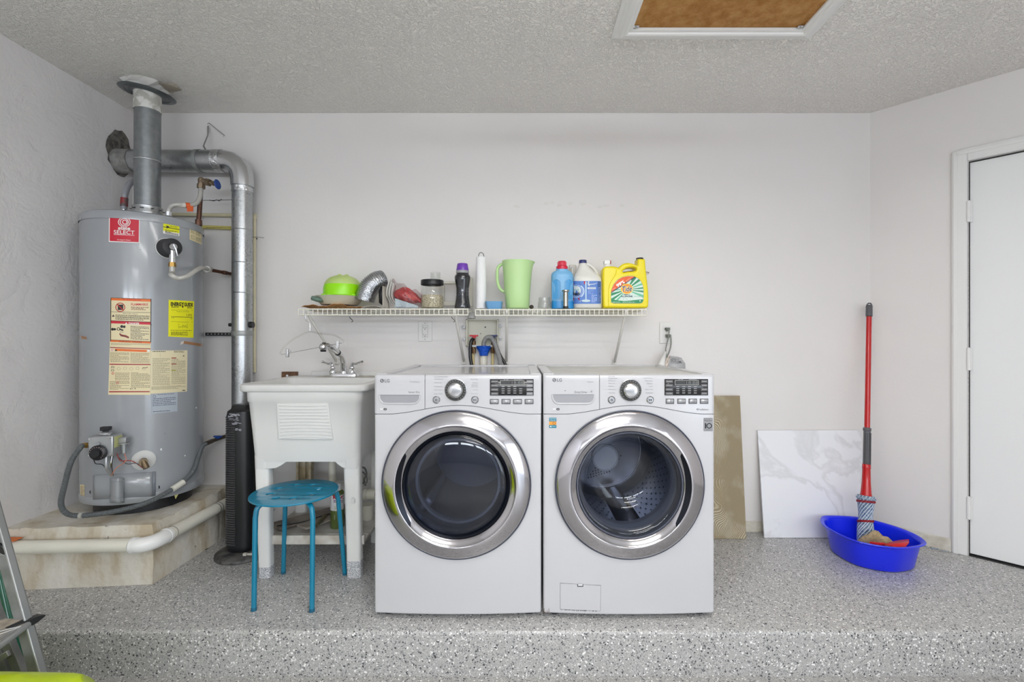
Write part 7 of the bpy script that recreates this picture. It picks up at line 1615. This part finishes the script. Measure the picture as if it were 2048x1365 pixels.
# cloth and dustpan in the basin
mb = MB(); rings = []
for i in range(13):
    u = i/12; x = 1.775+.145*u; zc_ = .020; h = .125*sin(pi*(.08+.88*u))**.55*(1-.35*abs(u-.55)); d = .05*sin(pi*(.06+.88*u))**.6
    rings.append([Vector((x-.01+.012*sin(3*t), 2.455-.10*u+d*cos(t)*(1+.22*sin(3*t+u*8)), max(.009, .010+h*.5+h*.55*sin(t)*(1+.16*sin(5*t+u*15))))) for t in [2*pi*k/22 for k in range(22)]])
mb.loft(rings); tag(mb.build('cleaning_cloth', M('beige_cloth', (190, 170, 132), .95, bump=(60, .8), var=(30, .3, (158, 136, 98))), ang=80), 'crumpled beige cloth lying in the blue basin beside the mop head', 'cloth')
dp_ = thing('red_dustpan', 'red plastic dustpan lying in the right end of the blue basin', 'dustpan', (1.84, 2.33, .06))
DR = M('dustpan_red', (196, 10, 22), .3)
mb = MB(); q_ = [W(1765, 1090, 2.28), W(1785, 1084.5, 2.31), W(1803, 1082, 2.32), W(1817.5, 1081.8, 2.32), W(1818.5, 1086, 2.27), W(1811, 1094, 2.25), W(1790, 1094.5, 2.25)]
mb.add(q_, [tuple(range(7))]); mb.build('pan', DR, dp_, solid=.003)
mb = MB(); mb.tube([W(1782, 1086, 2.325), W(1800, 1082.5, 2.335), W(1817.5, 1081, 2.33)], .004, 8); mb.build('pan_wall', DR, dp_)
mb = MB(); mb.tube([W(1741, 1087, 2.33), W(1752, 1088, 2.31), W(1770, 1090, 2.285)], [.008, .007, .009], 10); mb.build('handle', DR, dp_)

# ================================================================ ladder and bag, front left on the lower floor
ld = thing('step_ladder', 'aluminium step ladder at the left edge in front of the platform', 'ladder', (-1.70, 1.45, LOW))
AL = M('ladder_aluminium', (112, 114, 112), .45, .35, var=(20, .3, (134, 135, 134)))
AL2 = M('ladder_aluminium_edge', (158, 160, 160), .35, .5)
def bar(mb, a, b, wx, wy):   # rectangular bar from a to b
    a = Vector(a); b = Vector(b); d = (b-a).normalized(); u = Vector((1,0,0)); u = (u-d*u.dot(d)).normalized(); w = d.cross(u)
    mb.loft([[p+u*sx_*wx/2+w*sy_*wy/2 for sx_, sy_ in ((-1,-1),(1,-1),(1,1),(-1,1))] for p in (a, b)])
Yl = 1.50
def down(px0, py0, px1, py1, Y0, Y1, zend=LOW+.001):
    a = W(px0, py0, Y0); b = W(px1, py1, Y1); t = (zend-a.z)/(b.z-a.z); return a, a+(b-a)*t
a, b = down(-14, 1018, 76, 1345, 1.56, 1.46)
a = a+(a-b)*.8
mb = MB(); bar(mb, a, b, .046, .012); mb.build('side_rail', AL, ld, bevel=.002)
mb = MB(); bar(mb, a+Vector((.023,-.008,0)), b+Vector((.023,-.008,0)), .007, .022); mb.build('rail_flange', AL2, ld, bevel=.002)
a2, b2 = down(-26, 1180, 42, 1345, 1.62, 1.60); a2 = a2+(a2-b2)*1.2
mb = MB(); bar(mb, a2, b2, .030, .022); mb.build('rear_rail', AL, ld, bevel=.002)
a3, b3 = down(-30, 1215, 16, 1345, 1.70, 1.68); mb = MB(); bar(mb, a3, b3, .025, .022); mb.build('rear_rail', AL, ld, bevel=.002)
# step: grooved tread going off to the left
st_r = W(60, 1250, 1.46); zs = st_r.z
mb = MB(); A = [W(x, y, F*(ZC-zs)/(y-CY)) for x, y in ((-50, 1258), (10, 1237.5), (46, 1237), (56, 1244), (30, 1263), (-50, 1321))]
mb.add([p for p in A]+[p+Vector((0,0,-.022)) for p in A], [tuple(range(6)), tuple(range(11, 5, -1))]+[(k, (k+1) % 6, 6+(k+1) % 6, 6+k) for k in range(6)]); stp = mb.build('step', M('step_tread', (176, 166, 150), .6, var=(30, .3, (134, 126, 114))), ld, bevel=.003)
for k in range(5):
    t = k/5; p0 = A[4].lerp(A[3], t*.6); p1 = A[5].lerp(A[0], t*.85); mb = MB(); mb.tube([p0+Vector((0,0,.001)), p1+Vector((0,0,.001))], .0022, 6); mb.build('tread_groove', AL2, stp)
mb = MB(); mb.tube([A[5]+Vector((0,-.002,-.010)), A[4]+Vector((0,-.002,-.010)), A[3]+Vector((-.002,0,-.010))], .0105, 10); mb.build('step_nosing', AL2, stp)
mb = MB(); mb.loft([[A[3]+Vector((x, y, z)) for x, y, z in q] for q in ([(-.022,.05,-.004),(.012,.045,-.004),(.010,.045,-.010),(-.022,.05,-.010)], [(-.02,.015,.004),(.012,.02,.004),(.010,.02,-.016),(-.02,.015,-.02)], [(-.035,-.035,.003),(-.012,-.03,.003),(-.012,-.03,-.028),(-.035,-.035,-.028)])]); mb.build('step_end_cap', BLACK, stp, bevel=.002)
mb = MB(); bar(mb, W(-20, 1330, 1.60), W(24, 1303, 1.60), .02, .03); mb.build('cross_brace', AL2, ld, bevel=.002)
# black label block on the rail
mb = MB(); q_ = [(-30, 1078), (0, 1090), (6, 1096), (18, 1124), (16, 1129), (0, 1133), (-30, 1140)]; n = len(q_)
mb.add([W(x, y, 1.525) for x, y in q_]+[W(x, y, 1.525)+Vector((0,.02,0)) for x, y in q_], [tuple(range(n)), tuple(range(2*n-1, n-1, -1))]+[(k, (k+1) % n, n+(k+1) % n, n+k) for k in range(n)]); mb.build('rail_bracket', BLACK, ld, bevel=.002)
D = Decal(plane_fn(1.525))
for k in range(6): D.quad([(0, 1107+k*3.4), (9+k*.8, 1112+k*2.2), (9.6+k*.8, 1113.2+k*2.2), (0, 1108.2+k*3.4)], (196, 196, 196))
D.build('bracket_print', ld)
# green pole
gp_ = thing('green_pole', 'dark green round pole standing behind the ladder rail', 'pole', W(45, 1345, 1.66))
a, b = down(-4, 1120, 43, 1345, 1.72, 1.66); a = a+(a-b)*.6
mb = MB(); mb.cyl(a, b, .0145, n=18); mb.build('pole_tube', M('green_pole', (10, 92, 68), .25, coat=.4), gp_)
# lime bag at the bottom edge
bg = thing('lime_bag', 'bright lime green plastic bag on the lower floor at bottom left corner', 'bag', (-1.75, 1.25, LOW))
LG = M('lime_bag_film', (190, 214, 10), .3, bump=(14, .5), coat=.3)
mb = MB(); rings = []
xr = WX(229, 1.385)
for i in range(31):
    u = i/30; x = xr-.95*u; e_ = min(1, (u*30+.25)/2.0)**.55; w_ = .155*e_; zt2 = WZ(1321, 1.385)-.003*sin(u*17)-.012*max(u-.08, 0)-.020*(1-min(u*12, 1))
    rings.append([Vector((x+.008*sin(6*t+u*9)*e_, 1.235+w_*(math.copysign(abs(cos(t))**.45, cos(t)))*(1+.02*sin(4*t+u*12)), LOW+.002+(zt2-LOW)*(.5+.5*math.copysign(abs(sin(t))**.40, sin(t)))*(1-.006*(1+sin(9*t+u*22))))) for t in [2*pi*k/48 for k in range(48)]])
mb.loft(rings); mb.build('bag_body', LG, bg, ang=70)
